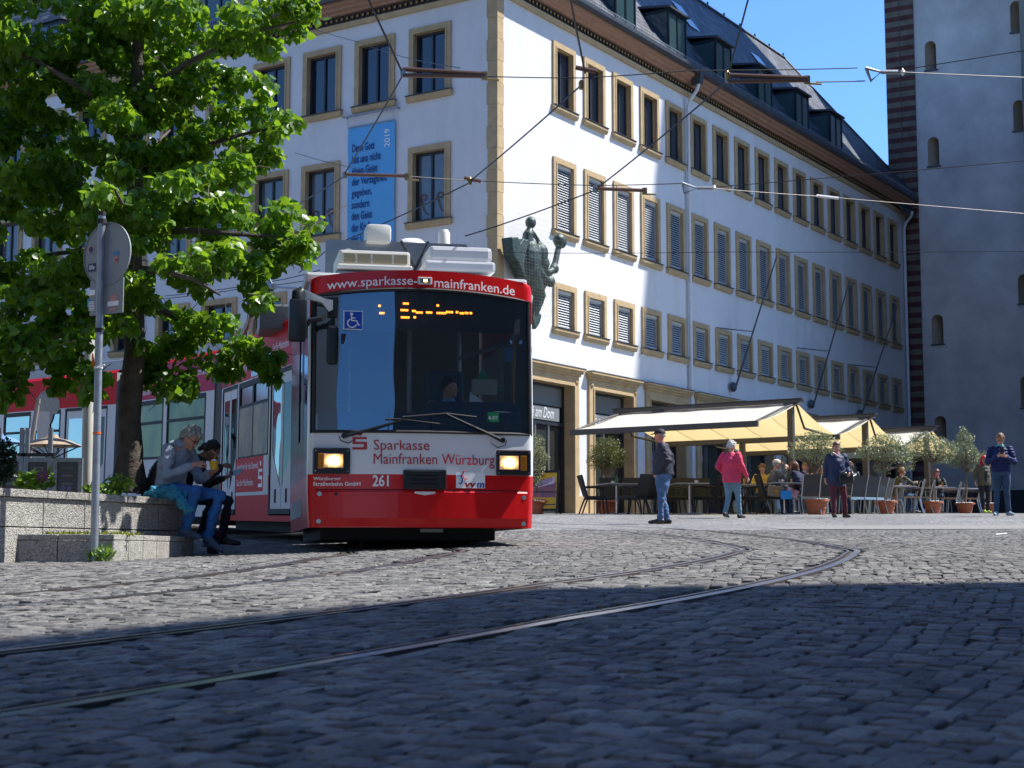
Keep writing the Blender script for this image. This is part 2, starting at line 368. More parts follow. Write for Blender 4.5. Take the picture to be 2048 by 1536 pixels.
# smooth slab strip across the square
M['slab'] = mat('pale_slabs', (.20, .193, .182), .8, var=.12, vscale=1.2, bump=.15)
mb = MB(); pts = [(4.2, 24.4), (7.5, 24.6), (14, 25.6), (14, 29.0), (7.5, 28.0), (4.2, 26.6)]
mb.add([(x, y, g(x, y) + .003) for x, y in pts], [(0, 1, 4, 5), (1, 2, 3, 4)]); structure(mb.build('slab_path', M['slab'], recalc=False))
mb = MB(); mb.box(-.08, .08, -.06, .06, 0, .006); o = mb.build('paper_scrap', M['letter_white'], loc=G(1797, 17.8) + Vector((0, 0, .012)), rot=(.1, .12, .4)); tag(o, 'white scrap of paper lying on the setts between the rail curve and the right edge', 'litter')
mb = MB(); mb.box(-.07, .07, -.05, .05, 0, .006); o = mb.build('paper_scrap', M['letter_white'], loc=G(1997, 21.4) + Vector((0, 0, .012)), rot=(.12, -.1, -.3)); tag(o, 'white scrap of paper lying beside the dark shadow wedge at the far right', 'litter')

# buildings beside and behind the photographer: never in the frame, but they throw its shadows, mirror in the glass, and the left house cuts sky light
M['far_stone'] = mat('old_stone', (.22, .20, .17), .9, var=.2, vscale=.6, bump=.3, bscale=5)
M['roof_dark'] = mat('dark_roof', (.05, .045, .05), .8, var=.2, vscale=2)
def block(name, label, foot, z0, z1, m, roof=None):
    r = thing(name, label, 'building'); mb = MB(); mb.prism([(x, y, z0) for x, y in foot], (0, 0, z1 - z0)); mb.build('wall', m, r)
    if roof:
        cx = sum(p[0] for p in foot) / len(foot); cy = sum(p[1] for p in foot) / len(foot); mb = MB(); n = len(foot)
        mb.add([(x, y, z1 + .003) for x, y in foot] + [(cx, cy, z1 + roof)], [(i, (i + 1) % n, n) for i in range(n)]); mb.build('roof', M['roof_dark'], r)
    return r
t = 20 / math.cos(SUN_AZ); K = Vector((20.07, 7.96 + 20 * math.tan(SUN_AZ)))
KH = 20 / math.cos(SUN_AZ) * math.tan(SUN_EL) - .17
block('cathedral_nave', 'tall stone nave wall along the right of the square whose shadow covers the foreground', [(K.x, K.y), (K.x - 26 * .68, K.y - 26 * .73), (K.x - 26 * .68 + 16 * .73, K.y - 26 * .73 - 16 * .68), (K.x + 16 * .73 + 8, K.y - 16 * .68), (K.x + 22, K.y + 1.5)], -2, KH, M['far_stone'])
S0 = Vector((5.94, 50.46)); tt = (21 - S0.x); P1 = Vector((21, S0.y + tt * math.tan(SUN_AZ)))
block('cathedral_tower', 'square stone tower beyond the right edge that shades half the long facade', [(P1.x, P1.y), (P1.x + 12, P1.y - 1), (P1.x + 13, P1.y + 10), (P1.x + .6, P1.y + 11)], -1, 46, M['far_stone'], 14)
W0 = Vector((6.0, 22.2)); W1 = Vector((22, 22.2 + 16 * math.tan(SUN_AZ)))
block('chapel_turret', 'slender stone turret off to the right with a pointed roof', [(W1.x + .5, W1.y - 1.2), (W1.x + 4.5, W1.y - 1.2), (W1.x + 4.5, W1.y + 2.6), (W1.x + .5, W1.y + 2.6)], -1, 17.2, M['far_stone'], 8)
M['street_wall'] = mat('street_plaster', (.13, .135, .15), .9, var=.15, vscale=.5)  # for the added left house, tall and dark grey to deepen the foreground shade
for nm, x0, x1, y0, y1, h, col, lab in (('town_house', -32, -9.5, -34, 15, 30, M['street_wall'], 'unseen left-hand house, made tall and dark to cut sky light on the foreground'), ('town_house', -60, -36, -4, 30, 15, M['far_stone'], 'grey stone town house closing the square on the left'), ('church_spire', 11.2, 12.4, -90, -88, 12, M['far_stone'], 'slender church spire far down the street behind the photographer, thinner one'), ('church_spire', 14.5, 16, -90, -88, 14, M['far_stone'], 'slender church spire far down the street behind the photographer, thicker one')):
    block(nm, lab, [(x0, y0), (x1, y0), (x1, y1), (x0, y1)], -3, h, col, 4 if nm == 'town_house' else 11)
# ================================================================ the long white corner building
C0 = Vector((-.3936, 40.6241, 0)); YAW = .572
DV = Vector((math.sin(YAW), math.cos(YAW), 0)); LV = Vector((-math.cos(YAW), math.sin(YAW), 0)); NR = Vector((math.cos(YAW), -math.sin(YAW), 0)); NL = -DV
BR = math.pi / 2 - YAW
bld = thing('office_building', 'long white corner building with sandstone window frames and dark slate roof', 'building', C0, BR)
def fR(u, o, z): return Vector((u, -o, z))      # right-hand facade: along, outward, up
def fL(u, o, z): return Vector((-o, u, z))      # left-hand facade
U_END, ZT, ZB = 33.15, 15.12, .6
WIN_R = []; WIN_L = []
for k in range(17):
    u = 2.8257 + 1.7427 * k
    for row, (z0, z1) in enumerate(((6.12, 7.58), (8.89, 11.17), (12.47, 14.53))): WIN_R.append((u, u + 1.25, z0, z1, row, k))
for j in range(11):
    u = 1.5 + 1.9186 * j
    for row, (z0, z1) in enumerate(((6.12, 7.58), (8.88, 11.17), (12.45, 14.55))):
        if not (j == 1 and row == 1): WIN_L.append((u, u + 1.42, z0, z1, row, j))
SHOP = [(1.52 + 3.4854 * i, 3.87 + 3.4854 * i, 1.0, 4.74) for i in range(9)]
SHOPL = [(2.6 + 3.84 * i, 5.2 + 3.84 * i, 1.0, 4.74) for i in range(5)]
def wall_face(holes, u1, fn, depth, mb, mi=0):
    us = sorted(set([0, u1] + [h[0] for h in holes] + [h[1] for h in holes])); zs = sorted(set([ZB, ZT] + [h[2] for h in holes] + [h[3] for h in holes]))
    for a, b in zip(us, us[1:]):
        for c, d in zip(zs, zs[1:]):
            if any(h[0] - 1e-6 <= a and b <= h[1] + 1e-6 and h[2] - 1e-6 <= c and d <= h[3] + 1e-6 for h in holes): continue
            mb.quad(fn(a, 0, c), fn(b, 0, c), fn(b, 0, d), fn(a, 0, d), mi)
    for a, b, c, d in [h[:4] for h in holes]:
        e = -depth if d > 5 else -.34
        mb.quad(fn(a, 0, c), fn(a, e, c), fn(a, e, d), fn(a, 0, d), 1); mb.quad(fn(b, 0, c), fn(b, e, c), fn(b, e, d), fn(b, 0, d), 1)
        mb.quad(fn(a, 0, d), fn(b, 0, d), fn(b, e, d), fn(a, e, d), 1); mb.quad(fn(a, 0, c), fn(b, 0, c), fn(b, e, c), fn(a, e, c), 1)
FW = .17
inset = lambda w_: (w_[0] + FW, w_[1] - FW, w_[2] + .2, w_[3] - FW)
mb = MB(); wall_face([inset(w_) for w_ in WIN_R] + SHOP, U_END, fR, .17, mb); wall_face([inset(w_) for w_ in WIN_L] + SHOPL, 23.5, fL, .17, mb)
mb.quad((U_END, 0, ZB), (U_END, 12, ZB), (U_END, 12, ZT), (U_END, 0, ZT)); mb.quad((0, 23.5, ZB), (12, 23.5, ZB), (12, 23.5, ZT), (0, 23.5, ZT))
mb.build('wall', [M['plaster'], M['sandstone']], bld, recalc=False)
# windows: x across, y outward, centre at the sill line
def window_meshes(w, h, kind):
    hw = w / 2; ih = hw - FW; z0, z1 = .2, h - FW
    fr = MB()
    fr.box(-hw, -ih, -.02, .055, .17, h - FW); fr.box(ih, hw, -.02, .055, .17, h - FW); fr.box(-hw, hw, -.02, .055, h - FW, h)
    for a, b in ((-ih - .045, -ih + .003), (ih - .003, ih + .045)): fr.box(a, b, .05, .072, .2, z1 + .04)
    fr.box(-ih - .045, ih + .045, .05, .0715, z1, z1 + .045)
    sl = MB(); sl.prism([(-hw - .05, -.03, .17), (-hw - .05, .10, .17), (-hw - .05, .12, .15), (-hw - .05, .12, .09), (-hw - .05, .07, .0), (-hw - .05, -.03, 0)], (w + .1, 0, 0)); 
    zc_ = MB(); zc_.box(-hw - .07, hw + .07, -.02, .145, .171, .186)
    pn = MB(); pn.box(-ih, ih, -.165, -.15, z0, z1, 0)
    sa = MB()
    for a, b in ((-ih, -ih + .075), (ih - .075, ih), (-.03, .03)): sa.box(a, b, -.15, -.1, z0, z1)
    for a, b in ((z0, z0 + .07), (z1 - .07, z1)): sa.box(-ih + .075, ih - .075, -.15, -.102, a, b)
    bl = MB()
    if kind == 'blind':
        n = int((z1 - z0 - .12) / .072)
        for i in range(n):
            z = z1 - .1 - i * .072; bl.quad((-ih + .02, -.035, z - .045), (ih - .02, -.035, z - .045), (ih - .02, -.085, z + .014), (-ih + .02, -.085, z + .014))
        bl.box(-ih + .01, ih - .01, -.09, -.02, z1 - .09, z1 - .003)
        for x in (-ih + .012, ih - .012): bl.box(x - .01, x + .01, -.065, -.05, z0, z1 - .09)
        bl.box(-ih + .02, ih - .02, -.08, -.04, z1 - .1 - n * .072, z1 - .075 - n * .072)
    if kind == 'curtain':
        n = 26; pts = [(-ih + .06 + (w - 2 * FW - .12) * i / n, -.148 + .018 * math.sin(i * 2.1) + .003) for i in range(n + 1)]
        for (x0, y0), (x1, y1) in zip(pts, pts[1:]): bl.quad((x0, y0, z0 + .07), (x1, y1, z0 + .07), (x1, y1, z1 - .07), (x0, y0, z1 - .07))
    return fr, sl, zc_, pn, sa, bl
M['curtain'] = mat('dark_curtain', (.035, .038, .048), .6, spec=.7)
M['curtain_pale'] = mat('pale_curtain', (.16, .18, .19), .5, spec=.8)
def make_window(w, h, kind, pane):
    fr, sl, zc_, pn, sa, bl = window_meshes(w, h, kind)
    p = pn.build('window', pane, bld)
    fr.build('frame', M['sandstone'], p); s = sl.build('sill', M['sandstone'], p); zc_.build('sill_flashing', M['zinc'], p)
    sa.build('sash', M['dark_frame'], p)
    if bl.v: bl.build('blind' if kind == 'blind' else 'curtain', M['blind'] if kind == 'blind' else (M['curtain'] if kind == 'curtain' and pane is M['pane'] else M['curtain_pale']), p)
    return p
protos = {}
for side, lst in (('R', WIN_R), ('L', WIN_L)):
    for (u0, u1, z0, z1, row, k) in lst:
        if side == 'R': kind = 'curtain' if row == 2 else 'blind'; pane = M['pane']
        else: kind = 'none'; pane = M['pane'] if row == 2 else M['pane_curtain']
        if side == 'L' and row == 0: kind = 'none'; pane = M['pane']
        key = (side, row); c = (u0 + u1) / 2
        if key not in protos: o = protos[key] = make_window(u1 - u0, z1 - z0, kind, pane)
        else: o = copy_tree(protos[key], bld)
        o.location = fR(c, 0, z0) if side == 'R' else fL(c, 0, z0); o.rotation_euler = (0, 0, math.pi if side == 'R' else math.pi / 2)
# painted scroll ornaments on two first-floor panes of the left facade
M['ornament'] = mat('ornament_red', (.16, .05, .045), .6)
for u in (1.5 + .71, 1.5 + 1.9186 * 2 + .71):
    for du in (-.28, .28):
        mb = MB(); pts = [(du + .12 * math.cos(a) * (1 - a / 9), .12 * math.sin(a) * (1 - a / 9)) for a in np.arange(-1.2, 6, .4)]
        mb.tube([fL(u + p[0], -.115, 9.75 + p[1]) for p in pts], .014, 5); mb.tube([fL(u + du + .11, -.115, 9.72), fL(u + du - .02, -.115, 9.35), fL(u + du - .14, -.115, 9.28)], .012, 5)
        mb.build('window_ornament', M['ornament'], bld)
# corner quoin, cornice, frieze, gutter
mb = MB(); q = .018
for i in range(24):
    z = ZB + i * .6; w1 = .27 + (.10 if i % 2 else 0) * .35
    mb.box(-q, w1, -q, .02, z, min(z + .59, ZT), 0); mb.box(-q + .002, .02, .02, w1 + .03, z, min(z + .59, ZT), 0)
mb.build('quoin', M['sandstone'], bld)
def corner_sweep(prof, mi, mb):                 # profile (out, z) swept along both facades, mitred at the corner
    n = len(prof)
    for o, z in prof:
        mb.v += [tuple(fL(23.6, o, z)), (-o, -o, z), tuple(fR(U_END + .05, o, z))]
    k = len(mb.v) - 3 * n
    for i in range(n):
        j = (i + 1) % n
        for s in (0, 1): mb.f.append((k + 3 * i + s, k + 3 * i + s + 1, k + 3 * j + s + 1, k + 3 * j + s)); mb.m.append(mi)
    mb.f.append(tuple(k + 3 * i + 2 for i in range(n))); mb.m.append(mi)
    mb.f.append(tuple(k + 3 * i for i in range(n))); mb.m.append(mi)
mb = MB()
corner_sweep([(-.05, 15.02), (.07, 15.02), (.09, 15.1), (.10, 15.16), (-.05, 15.16)], 0, mb)
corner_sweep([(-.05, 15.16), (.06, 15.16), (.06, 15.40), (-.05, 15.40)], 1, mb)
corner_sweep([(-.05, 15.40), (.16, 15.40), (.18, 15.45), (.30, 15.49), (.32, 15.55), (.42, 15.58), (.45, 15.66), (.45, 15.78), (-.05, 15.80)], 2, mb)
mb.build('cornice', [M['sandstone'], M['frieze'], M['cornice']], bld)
mb = MB()
for i in range(int(U_END / .19)):
    u = .1 + i * .19; mb.box(u, u + .085, -.098, -.06, 15.22, 15.34, 0); mb.lathe([(0, -.012), (.042, -.004), (.03, .012), (0, .02)], 6, 1, (u + .042, -.1, 15.28), Matrix.Rotation(math.pi / 2, 3, 'X'))
for i in range(120):
    u = .1 + i * .19; mb.box(-.098, -.06, u, u + .085, 15.22, 15.34, 0); mb.lathe([(0, -.012), (.042, -.004), (.03, .012), (0, .02)], 6, 1, (-.1, u + .042, 15.28), Matrix.Rotation(-math.pi / 2, 3, 'Y'))
mb.build('frieze_ornament', [M['frieze'], M['gold']], bld)['kind'] = 'stuff'
mb = MB(); gp = [(.45, 15.74), (.50, 15.66), (.58, 15.66), (.63, 15.73), (.64, 15.84), (.62, 15.84), (.60, 15.76), (.47, 15.78)]
corner_sweep(gp, 0, mb); mb.build('gutter', M['zinc'], bld)
mb = MB()                                       # snow guard: rails and little uprights above the gutter
for z in (15.9, 16.08): mb.tube([fR(0, .44, z), fR(U_END, .44, z)], .012, 5); mb.tube([fL(0, .44, z), fL(23, .44, z)], .012, 5)
for i in range(int(U_END / .1)): mb.box(i * .1, i * .1 + .02, -.445, -.435, 15.86, 16.08)
for i in range(230): mb.box(-.445, -.435, i * .1, i * .1 + .02, 15.86, 16.08)
mb.build('snow_guard', M['galv'], bld)
# slate roof: two steep wings meeting at the corner
def slate_mat():
    m = bpy.data.materials.new('slate'); m.use_nodes = True; t = m.node_tree; N, L = t.nodes, t.links; b = N['Principled BSDF']
    uv = N.new('ShaderNodeUVMap'); br = N.new('ShaderNodeTexBrick'); br.inputs['Scale'].default_value = 1; br.inputs['Brick Width'].default_value = .42; br.inputs['Row Height'].default_value = .27
    br.inputs['Mortar Size'].default_value = .022; br.inputs['Color1'].default_value = (.03, .037, .05, 1); br.inputs['Color2'].default_value = (.13, .14, .165, 1); br.inputs['Mortar'].default_value = (.008, .009, .012, 1)
    br.inputs['Bias'].default_value = -.2
    L.new(uv.outputs[0], br.inputs['Vector']); L.new(br.outputs['Color'], b.inputs['Base Color']); b.inputs['Roughness'].default_value = .55; b.inputs['Specular IOR Level'].default_value = .3
    bp = N.new('ShaderNodeBump'); bp.inputs['Strength'].default_value = .9; bp.inputs['Distance'].default_value = .03; bp.invert = True; L.new(br.outputs['Fac'], bp.inputs['Height'])
    sx = N.new('ShaderNodeSeparateXYZ'); L.new(uv.outputs[0], sx.inputs[0]); md = N.new('ShaderNodeMath'); md.operation = 'MODULO'; md.inputs[1].default_value = .27; L.new(sx.outputs[1], md.inputs[0])
    b2 = N.new('ShaderNodeBump'); b2.inputs['Strength'].default_value = 1; b2.inputs['Distance'].default_value = .12; b2.invert = True; L.new(md.outputs[0], b2.inputs['Height']); L.new(bp.outputs[0], b2.inputs['Normal']); L.new(b2.outputs[0], b.inputs['Normal']); return m
M['slate'] = slate_mat()
def uv_faces(o, along, up0=0):
    me = o.data; ul = me.uv_layers.new(name='UVMap')
    for p in me.polygons:
        n = p.normal; h = Vector((-n.y, n.x, 0)); h = h.normalized() if h.length > 1e-4 else Vector((1, 0, 0)); v = n.cross(h); v = v if v.z > 0 else -v
        for li in p.loop_indices:
            c = me.vertices[me.loops[li].vertex_index].co; ul.data[li].uv = (c.dot(h) + 40, c.dot(v) + 40)
EO, EZ, RO, RZ = .52, 15.8, 3.3, 21.35
mb = MB()
a = [(-EO, -EO, EZ), (U_END + .3, -EO, EZ), (27.6, RO, RZ), (RO, RO, RZ), (-EO, 24, EZ), (RO, 24, RZ), (U_END + .3, 7.1, EZ), (7.1, 7.1, EZ), (7.1, 24, EZ)]
mb.add(a, [(0, 1, 2, 3), (0, 3, 5, 4), (1, 6, 2), (2, 6, 7, 3), (3, 7, 8, 5)])
roof = mb.build('roof', M['slate'], bld, recalc=False); uv_faces(roof, None)
mb = MB()                                       # ridge and hip cappings
mb.tube([(27.6, RO, RZ + .02), (RO, RO, RZ + .02), (RO, 24, RZ + .02)], .08, 6); mb.tube([(RO, RO, RZ + .02), (-EO, -EO, EZ + .05)], .06, 6); mb.tube([(27.6, RO, RZ), (U_END + .3, -EO, EZ)], .06, 6)
for i in range(16): mb.box(5 + i * 1.5, 5.05 + i * 1.5, RO - .03, RO + .03, RZ + .05, RZ + .22)
mb.build('roof_ridge', M['zinc'], bld)
# lower link roof behind the far end
mb = MB(); mb.add([(29.3, 1.2, 17.86), (40, 2.2, 18.6), (40, -1.2, 14.6), (31.8, -.4, 14.9)], [(0, 1, 2, 3)])
o = mb.build('link_roof', M['slate'], bld, recalc=False); uv_faces(o, None)
M['dormer_glass'] = mat('dormer_glass', (.035, .07, .075), .03, spec=.8, coat=.3)
M['dormer_metal'] = mat('dormer_metal', (.012, .02, .03), .35, .3)
def make_dormer():                              # x across, y inward (0 = front), z from the gutter
    W, H = 1.28, 1.62; d0 = MB()
    slope = (RZ - EZ) / (RO + EO); back = lambda z: z / slope
    for x in (0, W / 2 - .03, W - .07): d0.box(x, x + .07, 0, .07, 0, H)
    for z in (0, H - .09): d0.box(.07, W - .07, .002, .068, z, z + .09)
    for x in (0, W - .06):
        d0.box(x, x + .06, .07, back(H) + .1, H - .08, H); d0.tube([(x + .03, .05, .05), (x + .03, back(H) + .05, H)], .04, 4)
    p = d0.build('dormer', M['dormer_metal'], bld)
    gl = MB(); gl.box(.07, W - .07, .03, .04, .09, H - .09)
    for x in (.03, W - .03): gl.add([(x, .07, .12), (x, back(H), H - .08), (x, .07, H - .08)], [(0, 1, 2)])
    gl.build('glazing', M['dormer_glass'], p)
    ra = MB(); ra.prism([(-.07, -.10, H), (-.07, back(H) + .5, H + .24), (-.07, back(H) + .5, H + .31), (-.07, -.10, H + .07)], (W + .14, 0, 0)); ra.build('dormer_roof', M['zinc'], p)
    return p
dm = make_dormer(); first = True
for i in range(-2, 5):
    o = dm if first else copy_tree(dm, bld); first = False; o.location = fR(9.42 + 3.4854 * i, .36, EZ - .02)
for i in range(5):
    o = copy_tree(dm, bld); o.location = fL(5.3 + 3.84 * i + 1.28, .36, EZ - .02); o.rotation_euler = (0, 0, -math.pi / 2)
for u in (14.6, 21.5):
    mb = MB(); mb.add([(u, -EO + (18.6 - EZ) / 1.455, 18.66), (u + .8, -EO + (18.6 - EZ) / 1.455, 18.66), (u + .8, -EO + (19.7 - EZ) / 1.455, 19.76), (u, -EO + (19.7 - EZ) / 1.455, 19.76)], [(0, 1, 2, 3)])
    mb.build('skylight', M['dormer_glass'], bld)
# downpipes with hopper heads
M['pipe'] = mat('painted_pipe', (.66, .67, .69), .4, var=.05)
def downpipe(u, top, hop):
    mb = MB(); pts = [fR(u, .52, top), fR(u, .44, top - .22), fR(u, .2, top - .5), fR(u, .12, top - .75), fR(u, .12, 1.2)]
    mb.tube(pts, .062, 10)
    for z in (3, 6, 9, 12): mb.tube([fR(u, .12, z), fR(u, .12, z + .06)], .075, 10)
    o = mb.build('downpipe', M['pipe'], bld, smooth=True)
    if hop:
        h = MB(); h.prism([(u - .13, -.66, top + .42), (u + .17, -.66, top + .42), (u + .13, -.6, top - .02), (u - .09, -.6, top - .02)], (0, .32, 0)); h.build('rain_hopper', M['zinc'], o)
downpipe(11.22, 15.35, True); downpipe(32.62, 15.1, False)
# ground-floor shop openings: surrounds, fascias, glazing
M['shop_glass'] = mat('shop_glass', (.03, .033, .03), .04, spec=.7, var=.3, vscale=.8)
M['shop_grey'] = mat('grey_shop_panel', (.16, .165, .155), .5)
M['sign_grey'] = mat('sign_band', (.20, .21, .215), .4)
def surround(fn, u0, u1):
    mb = MB()
    def bx(a, b, o0, o1, c, d, mi=0):
        mb.add([fn(a, o0, c), fn(b, o0, c), fn(b, o1, c), fn(a, o1, c), fn(a, o0, d), fn(b, o0, d), fn(b, o1, d), fn(a, o1, d)], [(0, 1, 2, 3), (4, 5, 6, 7), (0, 1, 5, 4), (2, 3, 7, 6), (0, 3, 7, 4), (1, 2, 6, 5)], mi)
    w = .27
    bx(u0 - w, u0, -.02, .07, 1.0, 4.74); bx(u1, u1 + w, -.02, .07, 1.0, 4.74); bx(u0 - w, u1 + w, -.02, .07, 4.74, 5.02)
    bx(u0 - .05, u0 + .003, .06, .095, 1.0, 4.79); bx(u1 - .003, u1 + .05, .06, .095, 1.0, 4.79); bx(u0 + .003, u1 - .003, .06, .0945, 4.737, 4.79)
    bx(u0 - w - .03, u1 + w + .03, -.02, .12, 5.02, 5.09); bx(u0 - w - .08, u1 + w + .08, -.02, .18, 5.09, 5.17); bx(u0 - w - .12, u1 + w + .12, -.02, .24, 5.17, 5.235); bx(u0 - w - .13, u1 + w + .13, -.02, .255, 5.236, 5.255, 1)
    for u in (u0 - w / 2, u1 + w / 2):
        c = fn(u, .07, 4.86); n_ = fn(u, 1.07, 4.86) - c; mb.lathe([(.075, 0), (.075, .02), (.05, .03), (.03, .05), (0, .055)], 12, 0, c, n_.to_track_quat('Z', 'Y').to_matrix())
    bx(u1 + w, u1 + w + .57, -.02, .03, 1.0, 1.65); bx(u0 - w - .04, u0 - w, -.02, .03, 1.0, 1.65)
    return mb.build('door_surround', [M['sandstone'], M['zinc']], bld)
def shop(fn, u0, u1, door, sign):
    mb = MB()
    def bx(a, b, o0, o1, c, d, mi=0):
        mb.add([fn(a, o0, c), fn(b, o0, c), fn(b, o1, c), fn(a, o1, c), fn(a, o0, d), fn(b, o0, d), fn(b, o1, d), fn(a, o1, d)], [(0, 1, 2, 3), (4, 5, 6, 7), (0, 1, 5, 4), (2, 3, 7, 6), (0, 3, 7, 4), (1, 2, 6, 5)], mi)
    bx(u0, u1, -.36, -.34, 1.0, 4.74, 0)
    p = mb.build('shop_window', M['shop_glass'], bld); mb = MB()
    bx(u0, u0 + .09, -.34, -.26, 1.0, 4.74); bx(u1 - .09, u1, -.34, -.26, 1.0, 4.74); bx(u0 + .09, u1 - .09, -.34, -.262, 4.66, 4.74); bx(u0 + .09, u1 - .09, -.34, -.262, 3.60, 3.70); bx(u0 + .09, u1 - .09, -.34, -.264, 1.0, 1.2)
    mb.build('frame', M['dark_frame'], p); mb = MB()
    bx(u0 + .09, u1 - .09, -.339, -.30, 4.15, 4.66); mb.build('grey_panel', M['shop_grey'], p); mb = MB()
    bx(u0 + .09, u1 - .3, -.338, -.24, 3.72, 4.1); mb.build('sign_board', M['sign_grey'], p); mb = MB()
    for u in (u0 + (u1 - u0) * .36, u0 + (u1 - u0) * .66) if door else (u0 + (u1 - u0) * .5,):
        bx(u - .035, u + .035, -.338, -.29, 1.2, 3.6)
    mb.build('mullion', M['steel'], p)
    if sign:
        me = text_mesh('Café am Dom', 1.55, .30, bold=-.004, shear=.35)
        o = fn(u0 + .18, -.232, 3.78); X = (fn(u0 + 1, 0, 0) - fn(u0, 0, 0)); Y = Vector((0, 0, 1)); Z = fn(u0, 1, 0) - fn(u0, 0, 0)
        T = Matrix((X, Y, Z)).transposed().to_4x4(); T.translation = o; add_text('lettering', me, M['letter_white'], p, T)
    return p
for i, h in enumerate(SHOP): surround(fR, h[0], h[1]); shop(fR, h[0], h[1], i in (0, 2, 5), i in (0, 1, 2))
for h in SHOPL: surround(fL, h[0], h[1]); shop(fL, h[0], h[1], False, False)

# ---------------------------------------------------------------- blue verse banner on the left facade
def toW(p): return Matrix.Rotation(BR, 4, 'Z') @ p + C0
M['banner'] = mat('banner_cloth', (.11, .40, .72), .75, var=.06, vscale=1.5)
M['banner_ink'] = mat('banner_ink', (.01, .055, .20), .7)
bn = thing('banner', 'tall light blue cloth banner with a printed verse hanging on the shaded facade', 'banner', toW(fL(4.2, .08, 8.0)), BR + math.pi / 2 - math.pi / 2)
mb = MB(); nz = 12; bu0, bu1, bz0, bz1 = 3.36, 5.02, 7.9, 12.05
for i in range(nz + 1):
    z = bz0 + (bz1 - bz0) * i / nz; o = .06 + .012 * math.sin(i * 1.3)
    for u in (bu0, bu1): mb.v.append(tuple(fL(u, o, z) - fL(4.2, .08, 8.0)))
for i in range(nz): mb.f.append((2 * i, 2 * i + 1, 2 * i + 3, 2 * i + 2)); mb.m.append(0)
ban = mb.build('cloth', M['banner'], bn, recalc=False); sol = ban.modifiers.new('t', 'SOLIDIFY'); sol.thickness = .004
mb = MB(); B0 = fL(4.2, .08, 8.0)
def bL(u, o, z): return fL(u, o, z) - B0
mb.tube([bL(3.2, .14, 12.36), bL(5.15, .14, 12.36)], .035, 8)
for u in (3.25, 5.1): mb.tube([bL(u, .14, 12.36), bL(u, -.07, 12.36)], .02, 6)
for u in (3.37, 5.01): mb.tube([bL(u, .14, 12.34), bL(u, .07, 12.04)], .006, 4)
mb.tube([bL(3.36, .08, 12.04), bL(5.02, .08, 12.04)], .014, 6)
mb.build('hanging_rail', M['galv'], bn)
TL = Matrix((-fL(1, 0, 0) + fL(0, 0, 0), Vector((0, 0, 1)), fL(0, 1, 0))).transposed().to_4x4()
lines = ['Denn Gott', 'hat uns nicht', 'einen Geist', 'der Verzagtheit', 'gegeben,', 'sondern', 'den Geist', 'der Kraft,', 'der Liebe', 'und der', 'Besonnenheit.']
unit = text_mesh('Besonnenheit.', None, None, bold=.012) if False else None
wid = [.80, 1.02, .90, 1.24, .72, .64, .74, .73, .72, .60, 1.12]
for i, s in enumerate(lines):
    desc = any(c in s for c in 'gjpq,'); h = .235 + (.05 if desc else 0)
    me = text_mesh(s, wid[i], h, bold=.022); T = TL.copy(); T.translation = bL(bu1 - .16, .082, 11.31 - .326 * i - (.05 if desc else 0)); add_text('lettering', me, M['banner_ink'], bn, T)
me = text_mesh('2019', .52, .2, bold=.004); T = TL @ Matrix.Rotation(math.pi / 2, 4, 'Z'); T.translation = bL(3.52, .082, 11.3); add_text('lettering', me, M['letter_white'], bn, T)

# ---------------------------------------------------------------- flagpoles leaning out of the facade, bronze relief
M['bronze'] = mat('bronze_patina', (.022, .034, .032), .5, .35, var=.5, vscale=6, bump=.6, bscale=22, col2=(.075, .12, .11))
for (u, z, u2, z2, gold, lab) in ((14.4, 5.67, 15.1, 10.15, 1, 'bare flagpole leaning out above the first awning'), (21.37, 5.65, 22.05, 10.4, 1, 'bare flagpole leaning out above the second awning'), (26.49, 5.68, 27.4, 10.15, 1, 'bare flagpole leaning out above the third awning')):
    fp = thing('flagpole', lab, 'flagpole', toW(fR(u, .1, z)), BR, 'flagpoles along the long facade'); b0 = fR(u, .1, z)
    mb = MB(); A = fR(u, .22, z) - b0; E = fR(u2, 1.5, z2) - b0; mb.tube([A, E], [.036, .024], 8); mb.build('pole', M['zinc'], fp)
    mb = MB(); mb.lathe([(0, -.05), (.045, -.02), (.05, .02), (0, .06)], 10, 0, E); mb.build('finial', M['gold'], fp)
    mb = MB(); mb.lathe([(.17, 0), (.17, .05), (.12, .11), (0, .14)], 16, 0, (0, 0, 0), Matrix.Rotation(math.pi / 2, 3, 'X')); mb.build('wall_socket', M['zinc'], fp)
    mb = MB(); q = A.lerp(E, .42)
    for du in (-1.35, -.75): mb.tube([q, Vector((q.x + du, .08, q.z + .1 + .05 * du))], .016, 5)
    mb.build('stay', M['zinc'], fp)
st = thing('relief_sculpture', 'green bronze figure group with staff and child mounted on the sunny wall above the tram', 'sculpture', toW(fR(1.0, 0, 7.0)), BR)
S0_ = fR(1.0, 0, 7.0)
def sR(u, o, z): return fR(u, o, z if z > 8 else 8 - (8 - z) * .62) - S0_
mb = MB()
def blob(u, o, z, ru, ro, rz, tilt=0):
    T = Matrix.Rotation(tilt, 3, 'Y') @ Matrix.Diagonal((ru, ro, rz)); mb.lathe([(math.sin(a) , -math.cos(a)) for a in np.linspace(.001, math.pi - .001, 9)], 12, 0, sR(u, o, z), T)
mb.prism([sR(-.05, .15, 8.3), sR(.28, .15, 8.36), sR(.4, .15, 8.2), sR(.55, .15, 8.37), sR(.86, .15, 8.33), sR(.95, .15, 7.3), sR(1.05, .15, 6.9), sR(.6, .15, 6.9), sR(.36, .15, 7.4), sR(.05, .15, 7.75)], (0, -.34, 0))
